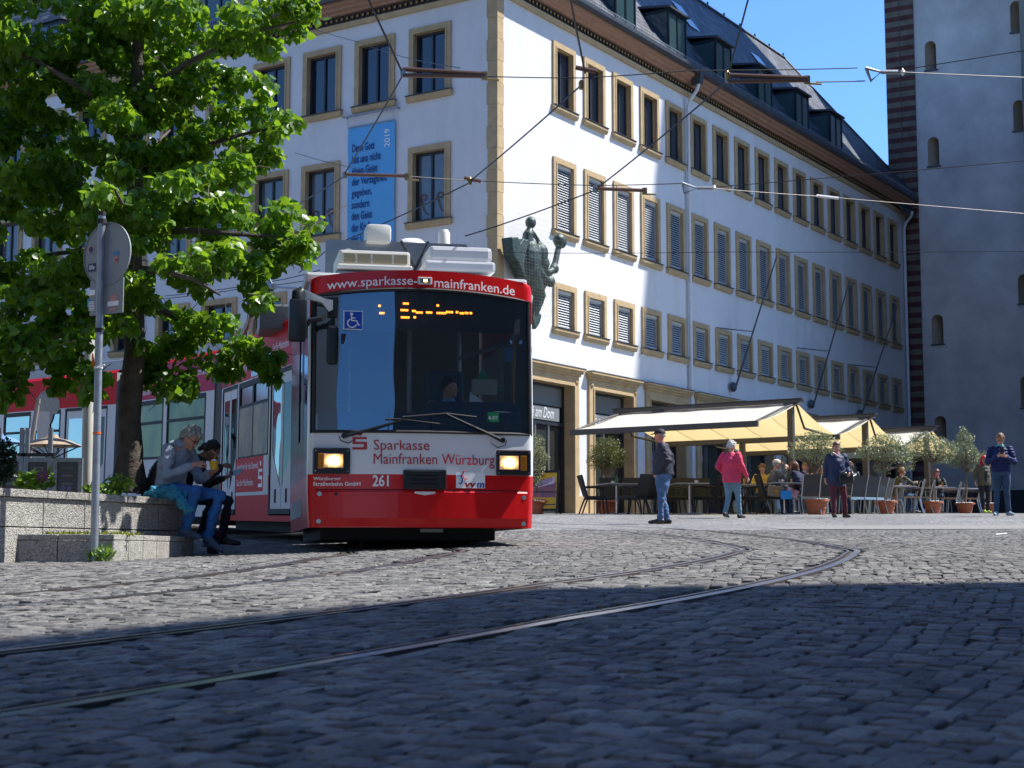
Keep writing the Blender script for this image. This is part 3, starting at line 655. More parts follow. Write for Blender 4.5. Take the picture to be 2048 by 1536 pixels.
blob(.95, .45, 7.72, .34, .28, .6); blob(1.3, .5, 8.08, .27, .25, .30); blob(1.42, .5, 7.72, .25, .22, .24); blob(1.0, .45, 8.1, .2, .2, .2)
mb.tube([sR(.85, .4, 8.2), sR(.88, .42, 8.55), sR(.98, .42, 8.7)], [.17, .15, .1], 8); blob(1.0, .42, 8.88, .16, .15, .17)
mb.tube([sR(1.05, .45, 8.62), sR(1.25, .5, 8.42), sR(1.38, .5, 8.33)], [.07, .06, .05], 6)
mb.tube([sR(2.28, .55, 8.55), sR(2.05, .55, 7.9), sR(1.75, .5, 7.2), sR(1.5, .45, 6.55), sR(1.35, .4, 5.9)], [.08, .09, .085, .08, .07], 8); blob(2.3, .55, 8.58, .24, .18, .2, .5)
mb.tube([sR(1.3, .5, 7.55), sR(1.65, .55, 7.35), sR(1.9, .58, 7.55)], [.13, .11, .1], 8); blob(1.95, .58, 7.6, .17, .12, .14)
mb.tube([sR(1.1, .5, 7.5), sR(1.35, .58, 7.05), sR(1.72, .56, 6.98)], [.16, .13, .1], 8); blob(1.78, .56, 7.0, .16, .13, .16)
mb.tube([sR(1.0, .35, 7.2), sR(1.25, .4, 6.7), sR(1.45, .42, 6.3), sR(1.35, .35, 5.7), sR(1.3, .3, 5.3)], [.34, .25, .18, .14, .08], 10)
mb.prism([sR(1.2, .1, 5.7), sR(1.62, .1, 5.5), sR(1.5, .1, 5.1), sR(1.3, .1, 4.8), sR(1.15, .1, 5.2)], (0, -.3, 0))
remesh(mb, 'bronze_figures', .024, 2, [M['bronze']], st)
M['net'] = mat('bird_net', (.22, .22, .20), .8)
mb = MB()
for i in range(24): z = 5.6 + i * .145; mb.tube([sR(.02, .62, z), sR(1.0 + .055 * i, .80, z)], .0028, 3, cap=False)
for i in range(13): u = .05 + i * .17; mb.tube([sR(u * .6 + .3, .7, 5.1 + .02 * i), sR(u, .74, 8.45)], .0028, 3, cap=False)
mb.build('bird_net', M['net'], st)

# ---------------------------------------------------------------- the stone stair tower at the right
TD = Vector((.872, -.489, 0)); T0 = at(1778, 300, 69); T0 = Vector((T0.x, 69, 0)); TR = math.atan2(TD.y, TD.x)
tw = thing('stone_tower', 'tall grey rendered tower in shade with striped sandstone corner and narrow arched windows', 'tower', T0, TR)
M['render_grey'] = mat('grey_render', (.60, .565, .53), .95, var=.22, vscale=.55, bump=.5, bscale=9, spec=.15)
M['niche_stone'] = mat('niche_stone', (.55, .45, .34), .9, var=.15, vscale=3)
def stripe_mat():
    m = bpy.data.materials.new('striped_sandstone'); m.use_nodes = True; t = m.node_tree; N, L = t.nodes, t.links; b = N['Principled BSDF']
    tc = N.new('ShaderNodeTexCoord'); sp = N.new('ShaderNodeSeparateXYZ'); L.new(tc.outputs['Object'], sp.inputs[0])
    md = N.new('ShaderNodeMath'); md.operation = 'PINGPONG'; md.inputs[1].default_value = .235; L.new(sp.outputs[2], md.inputs[0])
    gt = N.new('ShaderNodeMath'); gt.operation = 'GREATER_THAN'; gt.inputs[1].default_value = .122; L.new(md.outputs[0], gt.inputs[0])
    no = N.new('ShaderNodeTexNoise'); no.inputs['Scale'].default_value = 2.5; no.inputs['Detail'].default_value = 6; L.new(tc.outputs['Object'], no.inputs[0])
    mx = N.new('ShaderNodeMix'); mx.data_type = 'RGBA'; mx.inputs[6].default_value = (.165, .14, .108, 1); mx.inputs[7].default_value = (.105, .042, .04, 1); L.new(gt.outputs[0], mx.inputs[0])
    m2 = N.new('ShaderNodeMix'); m2.data_type = 'RGBA'; m2.blend_type = 'OVERLAY'; m2.inputs[0].default_value = .6; L.new(mx.outputs[2], m2.inputs[6]); L.new(no.outputs['Fac'], m2.inputs[7]); L.new(m2.outputs[2], b.inputs['Base Color'])
    b.inputs['Roughness'].default_value = .9; b.inputs['Specular IOR Level'].default_value = .2; return m
M['stripes'] = stripe_mat()
def onT(px, py):
    r = ray(px, py); n = Vector((TD.y, -TD.x, 0)); t = T0.dot(n) / r.dot(n); P = r * t; return ((P - T0).dot(TD), P.z)
NW = .50; NICHES = []
for px, py0, py1 in ((1860, 82, 140), (2031, 2, 64), (1866, 274, 332), (2037, 200, 261), (1874, 629, 688), (2047, 548, 607), (1880, 832, 893), (2052, 752, 815), (1852, -110, -52), (2200, 470, 530), (2200, 700, 760), (2200, 180, 240)):
    u, z1 = onT(px, py0); _, z0 = onT(px, py1); NICHES.append((u - NW / 2, u + NW / 2, z0, z1))
TWID, TH = 13.5, 30
mb = MB(); hol = [(a, b, c, d) for a, b, c, d in NICHES]
us = sorted(set([1.27, TWID] + [h[0] for h in hol] + [h[1] for h in hol])); zs = sorted(set([.5, TH] + [h[2] for h in hol] + [h[3] for h in hol]))
for a, b in zip(us, us[1:]):
    for c, d in zip(zs, zs[1:]):
        if not any(h[0] - 1e-6 <= a and b <= h[1] + 1e-6 and h[2] - 1e-6 <= c and d <= h[3] + 1e-6 for h in hol): mb.quad((a, 0, c), (b, 0, c), (b, 0, d), (a, 0, d))
for a, b, c, d in hol:                           # spandrels over each arch
    m_ = (a + b) / 2; rr = NW / 2; zz = d - rr; arc = [(m_ + rr * math.cos(q), 0, zz + rr * math.sin(q)) for q in np.linspace(0, math.pi / 2, 7)]
    mb.poly([(b, 0, d)] + arc[::-1]); mb.poly([(a, 0, d)] + [(2 * m_ - p[0], 0, p[2]) for p in arc][::-1])
mb.quad((0, .0, .5), (0, 9, .5), (0, 9, TH), (0, 0, TH)); mb.quad((TWID, 0, .5), (TWID, 12, .5), (TWID, 12, TH), (TWID, 0, TH)); mb.quad((0, 9, .5), (TWID, 12, .5), (TWID, 12, TH), (0, 9, TH)); mb.quad((0, 0, TH), (TWID, 0, TH), (TWID, 12, TH), (0, 9, TH))
mb.build('wall', M['render_grey'], tw, recalc=False)
mb = MB(); mb.box(-.03, 1.27, -.05, .4, .5, TH); mb.build('striped_corner', M['stripes'], tw)
mb = MB(); mb.box(1.28, TWID, -.12, -.003, .5, 2.75); mb.build('plinth', mat('dark_plinth', (.05, .05, .055), .9, var=.2, vscale=1), tw)
mb = MB(); mb.tube([(.62, -.062, 1), (.62, -.062, TH)], .012, 5)
for i in range(18): mb.box(.58, .66, -.075, -.05, 2 + i * 1.55, 2.06 + i * 1.55)
mb.build('lightning_rod', M['zinc'], tw)
for a, b, c, d in NICHES:
    mb = MB(); m_ = (a + b) / 2; rr = NW / 2; zz = d - rr; out = [(a, c), (b, c)] + [(m_ + rr * math.cos(q), zz + rr * math.sin(q)) for q in np.linspace(0, math.pi, 13)]
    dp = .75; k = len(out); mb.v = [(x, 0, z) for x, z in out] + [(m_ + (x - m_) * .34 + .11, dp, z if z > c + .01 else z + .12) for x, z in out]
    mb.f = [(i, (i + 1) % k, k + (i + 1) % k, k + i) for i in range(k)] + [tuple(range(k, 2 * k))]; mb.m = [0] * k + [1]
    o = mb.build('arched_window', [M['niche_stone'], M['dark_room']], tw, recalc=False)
    s = MB(); s.box(a - .05, b + .08, -.06, .1, c - .07, c - .002); s.build('sill', M['zinc'], o)
# ================================================================ the red and white articulated tram
TH0 = math.atan2(.19, .982); TO = Vector((-.95, 16.585, .085))
tram = thing('tram', 'red and white articulated tram with lit headlights coming out of the curve', 'tram', TO, TH0)
M['windscreen'] = None
def glass_thin(name, tint, refl=1.0, gcol=(.62, .82, 1)):
    m = bpy.data.materials.new(name); m.use_nodes = True; t = m.node_tree; N, L = t.nodes, t.links; N.remove(N['Principled BSDF'])
    tr = N.new('ShaderNodeBsdfTransparent'); tr.inputs[0].default_value = (*tint, 1); gl = N.new('ShaderNodeBsdfGlossy'); gl.inputs['Roughness'].default_value = .015; gl.inputs[0].default_value = (*gcol, 1)
    tc = N.new('ShaderNodeTexCoord'); no = N.new('ShaderNodeTexNoise'); no.inputs['Scale'].default_value = 1.6; no.inputs['Detail'].default_value = 1; L.new(tc.outputs['Object'], no.inputs['Vector']); bp = N.new('ShaderNodeBump'); bp.inputs['Strength'].default_value = .13; bp.inputs['Distance'].default_value = .03; L.new(no.outputs['Fac'], bp.inputs['Height']); L.new(bp.outputs[0], gl.inputs['Normal'])
    fr = N.new('ShaderNodeFresnel'); fr.inputs[0].default_value = 1.55; mm = N.new('ShaderNodeMath'); mm.operation = 'MULTIPLY_ADD'; mm.inputs[1].default_value = 1.6 * refl; mm.inputs[2].default_value = .05 * refl; L.new(fr.outputs[0], mm.inputs[0])
    mx = N.new('ShaderNodeMixShader'); L.new(mm.outputs[0], mx.inputs[0]); L.new(tr.outputs[0], mx.inputs[1]); L.new(gl.outputs[0], mx.inputs[2]); L.new(mx.outputs[0], N['Material Output'].inputs[0]); return m
M['windscreen'] = glass_thin('windscreen_glass', (.86, .89, .90), 1.15)
M['tram_glass'] = glass_thin('tram_window_glass', (.30, .34, .32), .5, (.42, .50, .48))
def glow_mat():                                   # lit lens: white-hot in the middle, amber towards the rim
    m = mat('headlamp_glow', (.5, .4, .25), .25); t = m.node_tree; N, L = t.nodes, t.links; b = N['Principled BSDF']; tc = N.new('ShaderNodeTexCoord'); mp = N.new('ShaderNodeMapping'); mp.inputs['Scale'].default_value = (1, 1, 1.35); L.new(tc.outputs['Object'], mp.inputs[0]); ln = N.new('ShaderNodeVectorMath'); ln.operation = 'LENGTH'; L.new(mp.outputs[0], ln.inputs[0])
    no = N.new('ShaderNodeTexNoise'); no.inputs['Scale'].default_value = 26; L.new(tc.outputs['Object'], no.inputs['Vector']); ad = N.new('ShaderNodeMath'); ad.operation = 'MULTIPLY_ADD'; ad.inputs[1].default_value = .05; L.new(no.outputs['Fac'], ad.inputs[0]); L.new(ln.outputs['Value'], ad.inputs[2])
    rp = N.new('ShaderNodeValToRGB'); e = rp.color_ramp.elements; e[0].position = .05; e[0].color = (1, .9, .62, 1); e[1].position = .135; e[1].color = (.05, .022, .006, 1); x = e.new(.085); x.color = (.75, .45, .14, 1); x = e.new(.105); x.color = (.25, .12, .03, 1); L.new(ad.outputs[0], rp.inputs[0]); L.new(rp.outputs[0], b.inputs['Emission Color']); b.inputs['Emission Strength'].default_value = 5; return m
M['headlamp'] = glow_mat()
M['lamp_chrome'] = mat('lamp_reflector', (.6, .58, .5), .15, .9)
M['amber'] = mat('amber_lens', (.45, .16, .01), .2)
M['led'] = mat('led_orange', (1, .3, .02), .4, emit=(1, .25, .02), estr=3.2)
M['pink'] = mat('magenta_red_foil', (.50, .016, .085), .5, spec=.08)
M['bellows'] = mat('bellows', (.05, .048, .05), .5, var=.2, vscale=9)
M['under'] = mat('underframe', (.012, .012, .012), .8)
M['roofgrey'] = mat('tram_roof', (.30, .32, .34), .6, var=.1)
M['seat_blue'] = mat('dash_blue', (.03, .075, .14), .6)
M['interior'] = mat('tram_interior', (.34, .34, .34), .8)
M['foil_dark'] = mat('dark_foil', (.06, .045, .04), .15, coat=.1, spec=.4, var=.6, vscale=4)
M['skin'] = mat('skin', (.50, .27, .19), .55, var=.05)
def fy(x): return .17 * (x / 1.2) ** 2 - .17    # bowed front: y of the skin at lateral x
HW, HT = 1.215, 2.86
def rake(z): return max(0, z - 1.2) * .045
# plan outline of the nose: left side, rounded corner, bowed front, corner, right side
def outline(z, L_=3.55, inset=0.0):
    rc = .11; hw = HW - inset; P = [(-hw, L_), (-hw, L_ * .5), (-hw, rc + .05)]
    for a in np.linspace(math.pi, math.pi * 1.5, 6)[1:]: P.append((-hw + rc + rc * math.cos(a), fy(-hw + rc) + rc + rc * math.sin(a) + 0))
    for x in np.linspace(-hw + rc, hw - rc, 15)[1:-1]: P.append((x, fy(x)))
    for a in np.linspace(math.pi * 1.5, math.pi * 2, 6)[:-1]: P.append((hw - rc + rc * math.cos(a), fy(hw - rc) + rc + rc * math.sin(a)))
    P += [(hw, rc + .05), (hw, L_ * .5), (hw, L_)]; return [(x, y + (rake(z) if y < L_ * .4 else 0)) for x, y in P]
def crown(x): return .085 * (1 - (x / 1.2) ** 2)
zl = [.20, .60, .757, 1.19, 2.42, 2.665, 2.80, 2.845, HT]
ins = [.02, 0, 0, 0, 0, 0, 0, .015, .05]
mb = MB(); rows = []
for z, i_ in zip(zl, ins):
    o = outline(z, inset=i_); rows.append([len(mb.v) + k for k in range(len(o))]); mb.v += [(x, y, z + (crown(x) * min(1, max(0, z - 2.4) / .26) if z > 2.4 else 0)) for x, y in o]
n = len(rows[0])
for r_ in range(len(zl) - 1):
    z = zl[r_]
    for k in range(n - 1):
        x = mb.v[rows[r_][k]][0]; x2 = mb.v[rows[r_][k + 1]][0]; front = 7 <= k < n - 8; inscreen = 4 <= k < n - 5
        if r_ in (3, 4) and inscreen: continue
        if r_ == 3 and k in (1, n - 3): continue
        red = z < .757 or z >= 2.42
        mb.f.append((rows[r_][k], rows[r_][k + 1], rows[r_ + 1][k + 1], rows[r_ + 1][k])); mb.m.append(3 if k in (0, 1) and .7 < z < 2.8 else 0 if red else 1)
mb.f.append(tuple(rows[-1])); mb.m.append(2)
cab = mb.build('cab_body', [M['red'], M['white'], M['roofgrey'], M['foil_dark']], tram, smooth=True)
for s in (-1, 1):
    mb = MB(); mb.quad((s * 1.205, .2, 1.2), (s * 1.205, 1.76, 1.2), (s * 1.205, 1.76, 2.42), (s * 1.205, .2, 2.42))
    mb.build('side_window', M['windscreen'], cab, recalc=False)
# skirt panel groove, bolts
mb = MB()
pn_ = [(x, fy(x) - .014) for x in np.linspace(-1.13, 1.13, 17)]
for (x0, y0), (x1, y1) in zip(pn_, pn_[1:]):
    mb.quad((x0, y0 + .012, .215), (x1, y1 + .012, .215), (x1, y1 - .004, .30), (x0, y0 - .004, .30)); mb.quad((x0, y0 - .004, .30), (x1, y1 - .004, .30), (x1, y1 + .0, .57), (x0, y0 + .0, .57)); mb.quad((x0, y0, .57), (x1, y1, .57), (x1, y1 + .016, .59), (x0, y0 + .016, .59))
mb.build('skirt_panel', M['red'], tram, smooth=True)
M['groove'] = mat('panel_gap', (.10, .004, .006), .8)
mb = MB()
for (x0, y0), (x1, y1) in zip(pn_, pn_[1:]): mb.quad((x0, y0 + .0105, .592), (x1, y1 + .0105, .592), (x1, y1 + .0105, .602), (x0, y0 + .0105, .602))
mb.build('panel_gap', M['groove'], cab)
M['bolt'] = mat('pale_bolt_cap', (.45, .62, .62), .3, .5)
for x, z in ((-1.09, .55), (1.09, .525), (-1.095, .265), (1.085, .245)):
    mb = MB(); mb.disc((x, fy(x) - .006, z), (0, -1, 0), .024, .016, 14); mb.build('bolt', M['bolt'], tram)
mb = MB(); mb.disc((-.92, fy(.92) - .006, .548), (0, -1, 0), .018, .014, 12); mb.build('socket', M['rubber'], tram)
# windscreen
mb = MB(); xs_ = np.linspace(-1.16, 1.16, 17)
def wsy(x, z): return (fy(x) if abs(x) < HW - .11 else fy(HW - .11) + (.11 - math.sqrt(max(0, .11 ** 2 - (abs(x) - HW + .11) ** 2)))) + rake(z) + .012
def topz(x): return 2.655 + crown(x) * .95
g0 = len(mb.v)
for x in xs_: mb.v += [(x, wsy(x, 1.21), 1.205), (x, wsy(x, 1.7), 1.70), (x, wsy(x, 2.2), 2.2), (x, wsy(x, 2.65), topz(x))]
for i in range(16):
    for j in range(3): mb.f.append((i * 4 + j, i * 4 + 4 + j, i * 4 + 5 + j, i * 4 + 1 + j)); mb.m.append(0)
ws = mb.build('windscreen', M['windscreen'], tram, smooth=True, recalc=False)
mb = MB()                                        # rubber surround
ring = [(x, wsy(x, 1.2) - .018, 1.205) for x in xs_] + [(x, wsy(x, 2.65) - .018, topz(x)) for x in xs_[::-1]]; mb.tube(ring + [ring[0]], .018, 6)
mb.build('screen_seal', M['rubber'], ws)
mb = MB()                                        # black printed band along the top of the screen and the display box behind it
for i in range(16):
    x0, x1 = xs_[i], xs_[i + 1]; mb.quad((x0, wsy(x0, 2.3) + .05, 2.30), (x1, wsy(x1, 2.3) + .05, 2.30), (x1, wsy(x1, 2.6) + .05, topz(x1)), (x0, wsy(x0, 2.6) + .05, topz(x0)))
disp = mb.build('destination_display', M['black'], tram, recalc=False)
mb = MB()
def dash(x, z, w_, h_=.022):
    y = wsy(x, 2.5) + .044; nseg = max(1, int(w_ / .021))
    for i in range(nseg): mb.box(x + i * w_ / nseg, x + i * w_ / nseg + w_ / nseg * .8, y - .003, y, z - h_ / 2, z + h_ / 2)
for px, py, wpx in ((757, 611, 6), (759, 625.5, 16), (806, 607, 12), (801, 620, 16), (802, 634.5, 18), (824, 622, 8), (827, 634.5, 6), (832, 625, 14), (852, 625, 13), (873, 611, 6), (873, 626, 20), (892, 624, 15), (912, 624, 6), (920, 626, 9), (930, 625.5, 8), (940, 625.5, 6)):
    r_ = ray(px, py); nb_ = Vector((-math.sin(TH0), math.cos(TH0), 0)); t_ = (TO + nb_ * -.05).dot(nb_) / r_.dot(nb_); P_ = r_ * t_ - TO
    dash(P_.x * math.cos(TH0) + P_.y * math.sin(TH0), P_.z, wpx * .0054)
mb.build('led_text', M['led'], disp)
# lettering on the bowed front
def bend(off): return lambda q: Vector((q.x, fy(max(-1.2, min(1.2, q.x))) - off + rake(q.z), q.z))
TF = Matrix(((1, 0, 0, 0), (0, 0, -1, 0), (0, 1, 0, 0), (0, 0, 0, 1)))
def ftext(s, x, z, w_, h_, m, bold=0, arch=0, name='lettering'):
    me = text_mesh(s, w_, h_, bold); T = TF.copy(); T.translation = (x, 0, z)
    f = (lambda q: Vector((q.x, fy(q.x) - .012 + rake(q.z), q.z + crown(q.x) * arch))); o = add_text(name, me, m, cab, T, f); me.polygons.foreach_set('use_smooth', [True] * len(me.polygons)); me.normals_split_custom_set_from_vertices([Vector((.236 * v.co.x, -1, .045)).normalized() for v in me.vertices]); return o
ftext('www.sparkasse-', -1.035, 2.665, .95, .130, M['letter_white'], .006, 1.0); ftext('mainfranken.de', .10, 2.70, .90, .105, M['letter_white'], .006, .75)
ftext('Sparkasse', -.538, .978, .585, .140, M['letter_red'], .0); ftext('Mainfranken Würzburg', -.538, .828, 1.295, .148, M['letter_red'], .0)
ftext('Würzburger', -1.155, .682, .285, .046, M['letter_white'], .018); ftext('Straßenbahn GmbH', -1.155, .634, .485, .042, M['letter_white'], .018); ftext('261', -.546, .628, .168, .12, M['letter_white'], .02)
mb = MB()                                        # the red S-and-dot emblem
def fq(x0, x1, z0, z1, off=.007, mi=0): mb.quad((x0, fy(x0) - off, z0), (x1, fy(x1) - off, z0), (x1, fy(x1) - off, z1), (x0, fy(x0) - off, z1), mi)
sx, sz, s_ = -.757, 1.013, .131
for a in ((0, 1, .84, 1.0), (0, .22, .44, .84), (.22, 1, .44, .62), (.78, 1, .0, .44), (0, .78, 0, .19)): fq(sx + a[0] * .15, sx + a[1] * .15, sz + a[2] * s_, sz + a[3] * s_)
fq(sx, sx + .15, sz + .0, sz + .002); mb.lathe([(.025, 0), (.025, .004)], 16, 0, (-.683, fy(-.68) - .0075, 1.184), Matrix.Rotation(math.pi / 2, 3, 'X'))
mb.build('emblem', M['letter_red'], cab)
mb = MB(); fq(.335, .652, .618, .785, .006); vv = mb.build('transit_sticker', M['letter_white'], cab)
M['logo_blue'] = mat('logo_blue', (.01, .05, .32), .4)
me = text_mesh('vv', .13, .05, .03, .15); T = TF.copy(); T.translation = (.425, 0, .624); add_text('lettering', me, M['letter_red'], vv, T, bend(.009))
me = text_mesh('m', .085, .05, .03, .15); T = TF.copy(); T.translation = (.56, 0, .624); add_text('lettering', me, M['logo_blue'], vv, T, bend(.009))
mb = MB(); mb.tube([(x, fy(x) - .010, z) for x, z in ((.345, .75), (.385, .75), (.405, .708), (.39, .665), (.365, .665))], .0065, 4); mb.build('logo_hook', M['logo_blue'], vv)
mb = MB(); mb.tube([(x, fy(x) - .010, z) for x, z in ((.435, .792), (.415, .792), (.398, .755), (.425, .715), (.46, .715))], .0055, 4); mb.build('logo_hook', M['letter_red'], vv)
# coupler flap
mb = MB(); mb.bbox(-.228, .228, fy(0) - .03, fy(.22) + .03, .60, .805, .012)
cp = mb.build('coupler_flap', M['black'], tram); mb = MB()
for i in range(4): mb.bbox(-.165, .165, fy(0) - .045, fy(0) - .02, .625 + i * .044, .66 + i * .044, .01)
mb.build('louvre', mat('smoked_plastic', (.02, .024, .028), .2), cp); mb = MB()
mb.prism([(-.11, fy(0) - .024, .575), (.11, fy(0) - .024, .575), (.11, fy(0) - .024, .556), (0, fy(0) - .024, .538), (-.11, fy(0) - .024, .556)], (0, -.012, 0)); mb.build('latch_plate', M['cream'], cab)
# headlights
for s, x0, x1 in ((-1, -1.165, -.78), (1, .775, 1.15)):
    yb = fy(1.0) - .03; y1 = fy(.78)
    mb = MB(); mb.bbox(x0, x1, y1 - .035, fy(1.15) + .05, .758, 1.028, .015); h = mb.build('headlight', M['black'], tram)
    cxl = x0 + .21 if s < 0 else x0 + .135; cz = .893
    mb = MB(); mb.bbox(cxl - .105, cxl + .105, y1 - .044, y1 - .03, cz - .075, cz + .075, .006); mb.build('reflector', M['lamp_chrome'], h)
    mb = MB(); mb.bbox(-.10, .10, -.006, .004, -.07, .07, .004); mb.build('lamp_glow', M['headlamp'], h, loc=(cxl, y1 - .046, cz))
    xa = x0 + .05 if s < 0 else x1 - .115
    mb = MB(); mb.bbox(xa, xa + .065, y1 - .043, y1 - .03, cz - .085, cz + .075, .005); mb.build('indicator', M['amber'], h)
    mb = MB()
    for x in (x0 + .025, x1 - .025):
        for z in (.785, 1.0): mb.disc((x, y1 - .034, z), (0, -1, 0), .008, .006, 8)
    mb.build('screw', M['steel'], h)
mb = MB(); yy = fy(0) + rake(2.8); mb.bbox(-.078, .075, yy - .02, yy + .02, 2.79, 2.87, .008); tl = mb.build('top_light', M['white'], tram)
mb = MB(); mb.box(-.055, .052, yy - .026, yy - .02, 2.806, 2.852); mb.build('lens', M['lamp_chrome'], tl); mb = MB(); mb.bbox(-.016, .02, yy - .032, yy - .0265, 2.816, 2.842, .002); mb.build('lamp_glow', mat('warm_bulb', (1, .6, .2), .4, emit=(1, .5, .1), estr=6), tl)
# accessibility sign
M['sign_blue'] = mat('sign_blue', (.006, .06, .42), .35)
mb = MB(); yb = wsy(-.76, 2.4) - .012; mb.bbox(-.862, -.655, yb - .008, yb, 2.288, 2.492, .003); mb.m = [0] * len(mb.m); mb2 = MB(); mb2.box(-.852, -.665, yb - .012, yb - .0081, 2.298, 2.482)
sg = mb.build('wheelchair_sign', M['letter_white'], tram); mb2.build('sign_face', M['sign_blue'], sg); mb = MB(); yw = yb - .015
P_ = lambda x, z: (-.862 + x * .207, yw, 2.492 - z * .204)
mb.lathe([(.016, -.003), (.016, .003)], 12, 0, P_(.41, .18), Matrix.Rotation(math.pi / 2, 3, 'X')); mb.tube([P_(.41, .26), P_(.42, .52), P_(.68, .53), P_(.77, .76), P_(.85, .73)], .008, 5); mb.tube([P_(.42, .38), P_(.6, .39)], .007, 5)
mb.tube([P_(.36 , .45)] + [P_(.44 + .23 * math.cos(a), .66 + .22 * math.sin(a)) for a in np.arange(3.9, .2, -.3)], .0075, 5); mb.build('wheelchair_symbol', M['letter_white'], sg)
M['green'] = mat('green_sticker', (.01, .26, .09), .45)
mb = MB(); yb = wsy(.74, 1.38) - .004; mb.box(.675, .808, yb - .003, yb, 1.328, 1.43); gs = mb.build('line_sticker', M['green'], tram); me = text_mesh('4-07', .105, .042); T = TF.copy(); T.translation = (.69, yb - .005, 1.352); add_text('lettering', me, M['letter_white'], gs, T)
# wipers
for pts, bl in ((((-.85, 1.155), (-.70, 1.19), (-.24, 1.325)), ((-.42, 1.335), (-.24, 1.338), (.22, 1.285))), (((.84, 1.13), (.72, 1.185), (.23, 1.395)), ((-.24, 1.36), (.23, 1.405), (.555, 1.375)))):
    mb = MB(); mb.tube([(x, wsy(x, z) - .035, z) for x, z in pts], [.024, .018, .009], 8); wp = mb.build('wiper', M['black'], tram); mb = MB(); mb.tube([(x, wsy(x, z) - .02, z) for x, z in bl], .010, 6); mb.build('blade', M['rubber'], wp)
    mb = MB(); x, z = pts[0]; s = 1 if x > 0 else -1; mb.disc((x, wsy(x, z) - .055, z), (0, -1, 0), .028, .03, 12); mb.build('pivot', M['black'], wp); mb = MB(); mb.tube([(x + s * .05 + .0, wsy(x, z) - .03, z - .0), (x + s * .03, wsy(x, z) - .035, z - .05), (x - s * .05, wsy(x, z) - .035, z - .075), (x - s * .12, wsy(x, z) - .03, z - .03), (x - s * .13, wsy(x, z) - .03, z + .03)], .005, 5); mb.build('washer_hose', M['black'], wp)
# outside mirror on its arm, inside mirror
mb = MB(); mb.prism([(-1.28, -.10, 2.70), (-1.06, -.12, 2.60), (-.98, -.12, 2.59), (-.98, -.12, 2.49), (-1.02, -.12, 2.47), (-1.10, -.12, 2.565), (-1.25, -.10, 2.60)], (0, .05, 0)); ma = mb.build('mirror_arm', M['cream'], tram)
mb = MB(); mb.bbox(-1.44, -1.255, -.22, -.04, 2.14, 2.58, .03); mb.tube([(-1.345, -.13, 2.56), (-1.345, -.13, 2.65), (-1.30, -.12, 2.69)], [.075, .07, .04], 12); mb.build('outside_mirror', M['black'], ma, smooth=True)
mb = MB(); mb.tube([(-1.27, -.14, 2.28), (-1.22, -.16, 2.36), (-1.10, -.16, 2.38), (-1.06, -.16, 2.43)], [.02, .03, .035, .012], 8); mb.build('camera_stalk', M['black'], ma)
mb = MB(); mb.bbox(-1.03, -.92, wsy(-1, 2.5) - .03, wsy(-1, 2.5), 2.42, 2.64, .01); mb.tube([(-.975, wsy(-1, 2.3) - .02, 2.44), (-.975, wsy(-1, 2.3) - .03, 2.30)], .02, 6); mb.bbox(-1.035, -.925, wsy(-1, 2.1) - .08, wsy(-1, 2.1) - .015, 1.92, 2.33, .03); mb.build('mirror_bracket', M['black'], ma)
mb = MB(); mb.tube([(-.925, .0, 2.19), (-.88, .0, 2.19)], .012, 6); mb.bbox(-.885, -.79, -.03, .02, 2.13, 2.25, .012); mb.build('wide_mirror', M['black'], ma)
# roof gear
mb = MB(); mb.bbox(-.90, .84, .35, 2.6, 2.955, 2.985, .006); mb.build('roof_rack', M['steel'], tram)
mb = MB(); mb.bbox(-.90, -.07, .4, .8, 3.03, 3.085, .02); mb.bbox(-.88, -.09, .45, 1.2, 3.08, 3.25, .035)
acu = mb.build('air_conditioner', M['cream'], tram); mb = MB()
for a, b in ((-.82, -.70), (-.675, -.53), (-.505, -.295), (-.27, -.125)): mb.box(a + .0, b - .0, .435, .455, 3.105, 3.205)
mb.build('grille', mat('ac_grille', (.36, .30, .19), .8, var=.2, vscale=60), acu)
mb = MB(); mb.bbox(.06, .85, .35, 1.1, 3.03, 3.15, .03); mb.bbox(.11, .82, .38, 1.05, 3.14, 3.32, .05); mb.build('roof_hood', M['white'], tram)
mb = MB(); mb.box(-.93, .76, 1.8, 1.84, 2.99, 3.63); mb.box(-.52, .76, 1.75, 1.797, 2.99, 3.60); rb = mb.build('equipment_case', M['steel'], tram); mb = MB()
mb.lathe([(.075, 0), (.075, .03), (.035, .035), (.03, 0)], 16, 0, (-.66, 1.75, 3.44), Matrix.Rotation(math.pi / 2, 3, 'X')); mb.build('ring_insulator', M['cream'], rb)
mb = MB(); mb.bbox(-.47, -.17, 1.6, 1.95, 3.58, 3.80, .05); mb.build('antenna_box', M['cream'], tram, smooth=True)
mb = MB(); mb.lathe([(.075, 0), (.07, .2), (.05, .235), (0, .24)], 14, 0, (.5, 1.9, 3.58)); mb.build('antenna', M['cream'], tram, smooth=True)
mb = MB(); mb.lathe([(.2, 0), (.19, .06), (.12, .12), (0, .14)], 16, 0, (.12, 2.0, 3.58)); mb.build('antenna_dome', M['cream'], tram, smooth=True)
mb = MB(); mb.tube([(-.14, .9, 3.46), (-.0, .85, 3.16)], .018, 6); mb.tube([(.17, .9, 3.46), (-.0, .85, 3.1)], .018, 6); mb.build('roof_strut', M['black'], tram)
for x in (-1.05, 1.0):
    mb = MB(); mb.bbox(x - .2, x + .2, .3, 3.2, 2.84, 2.96, .03); mb.build('roof_fairing', M['white'], tram)
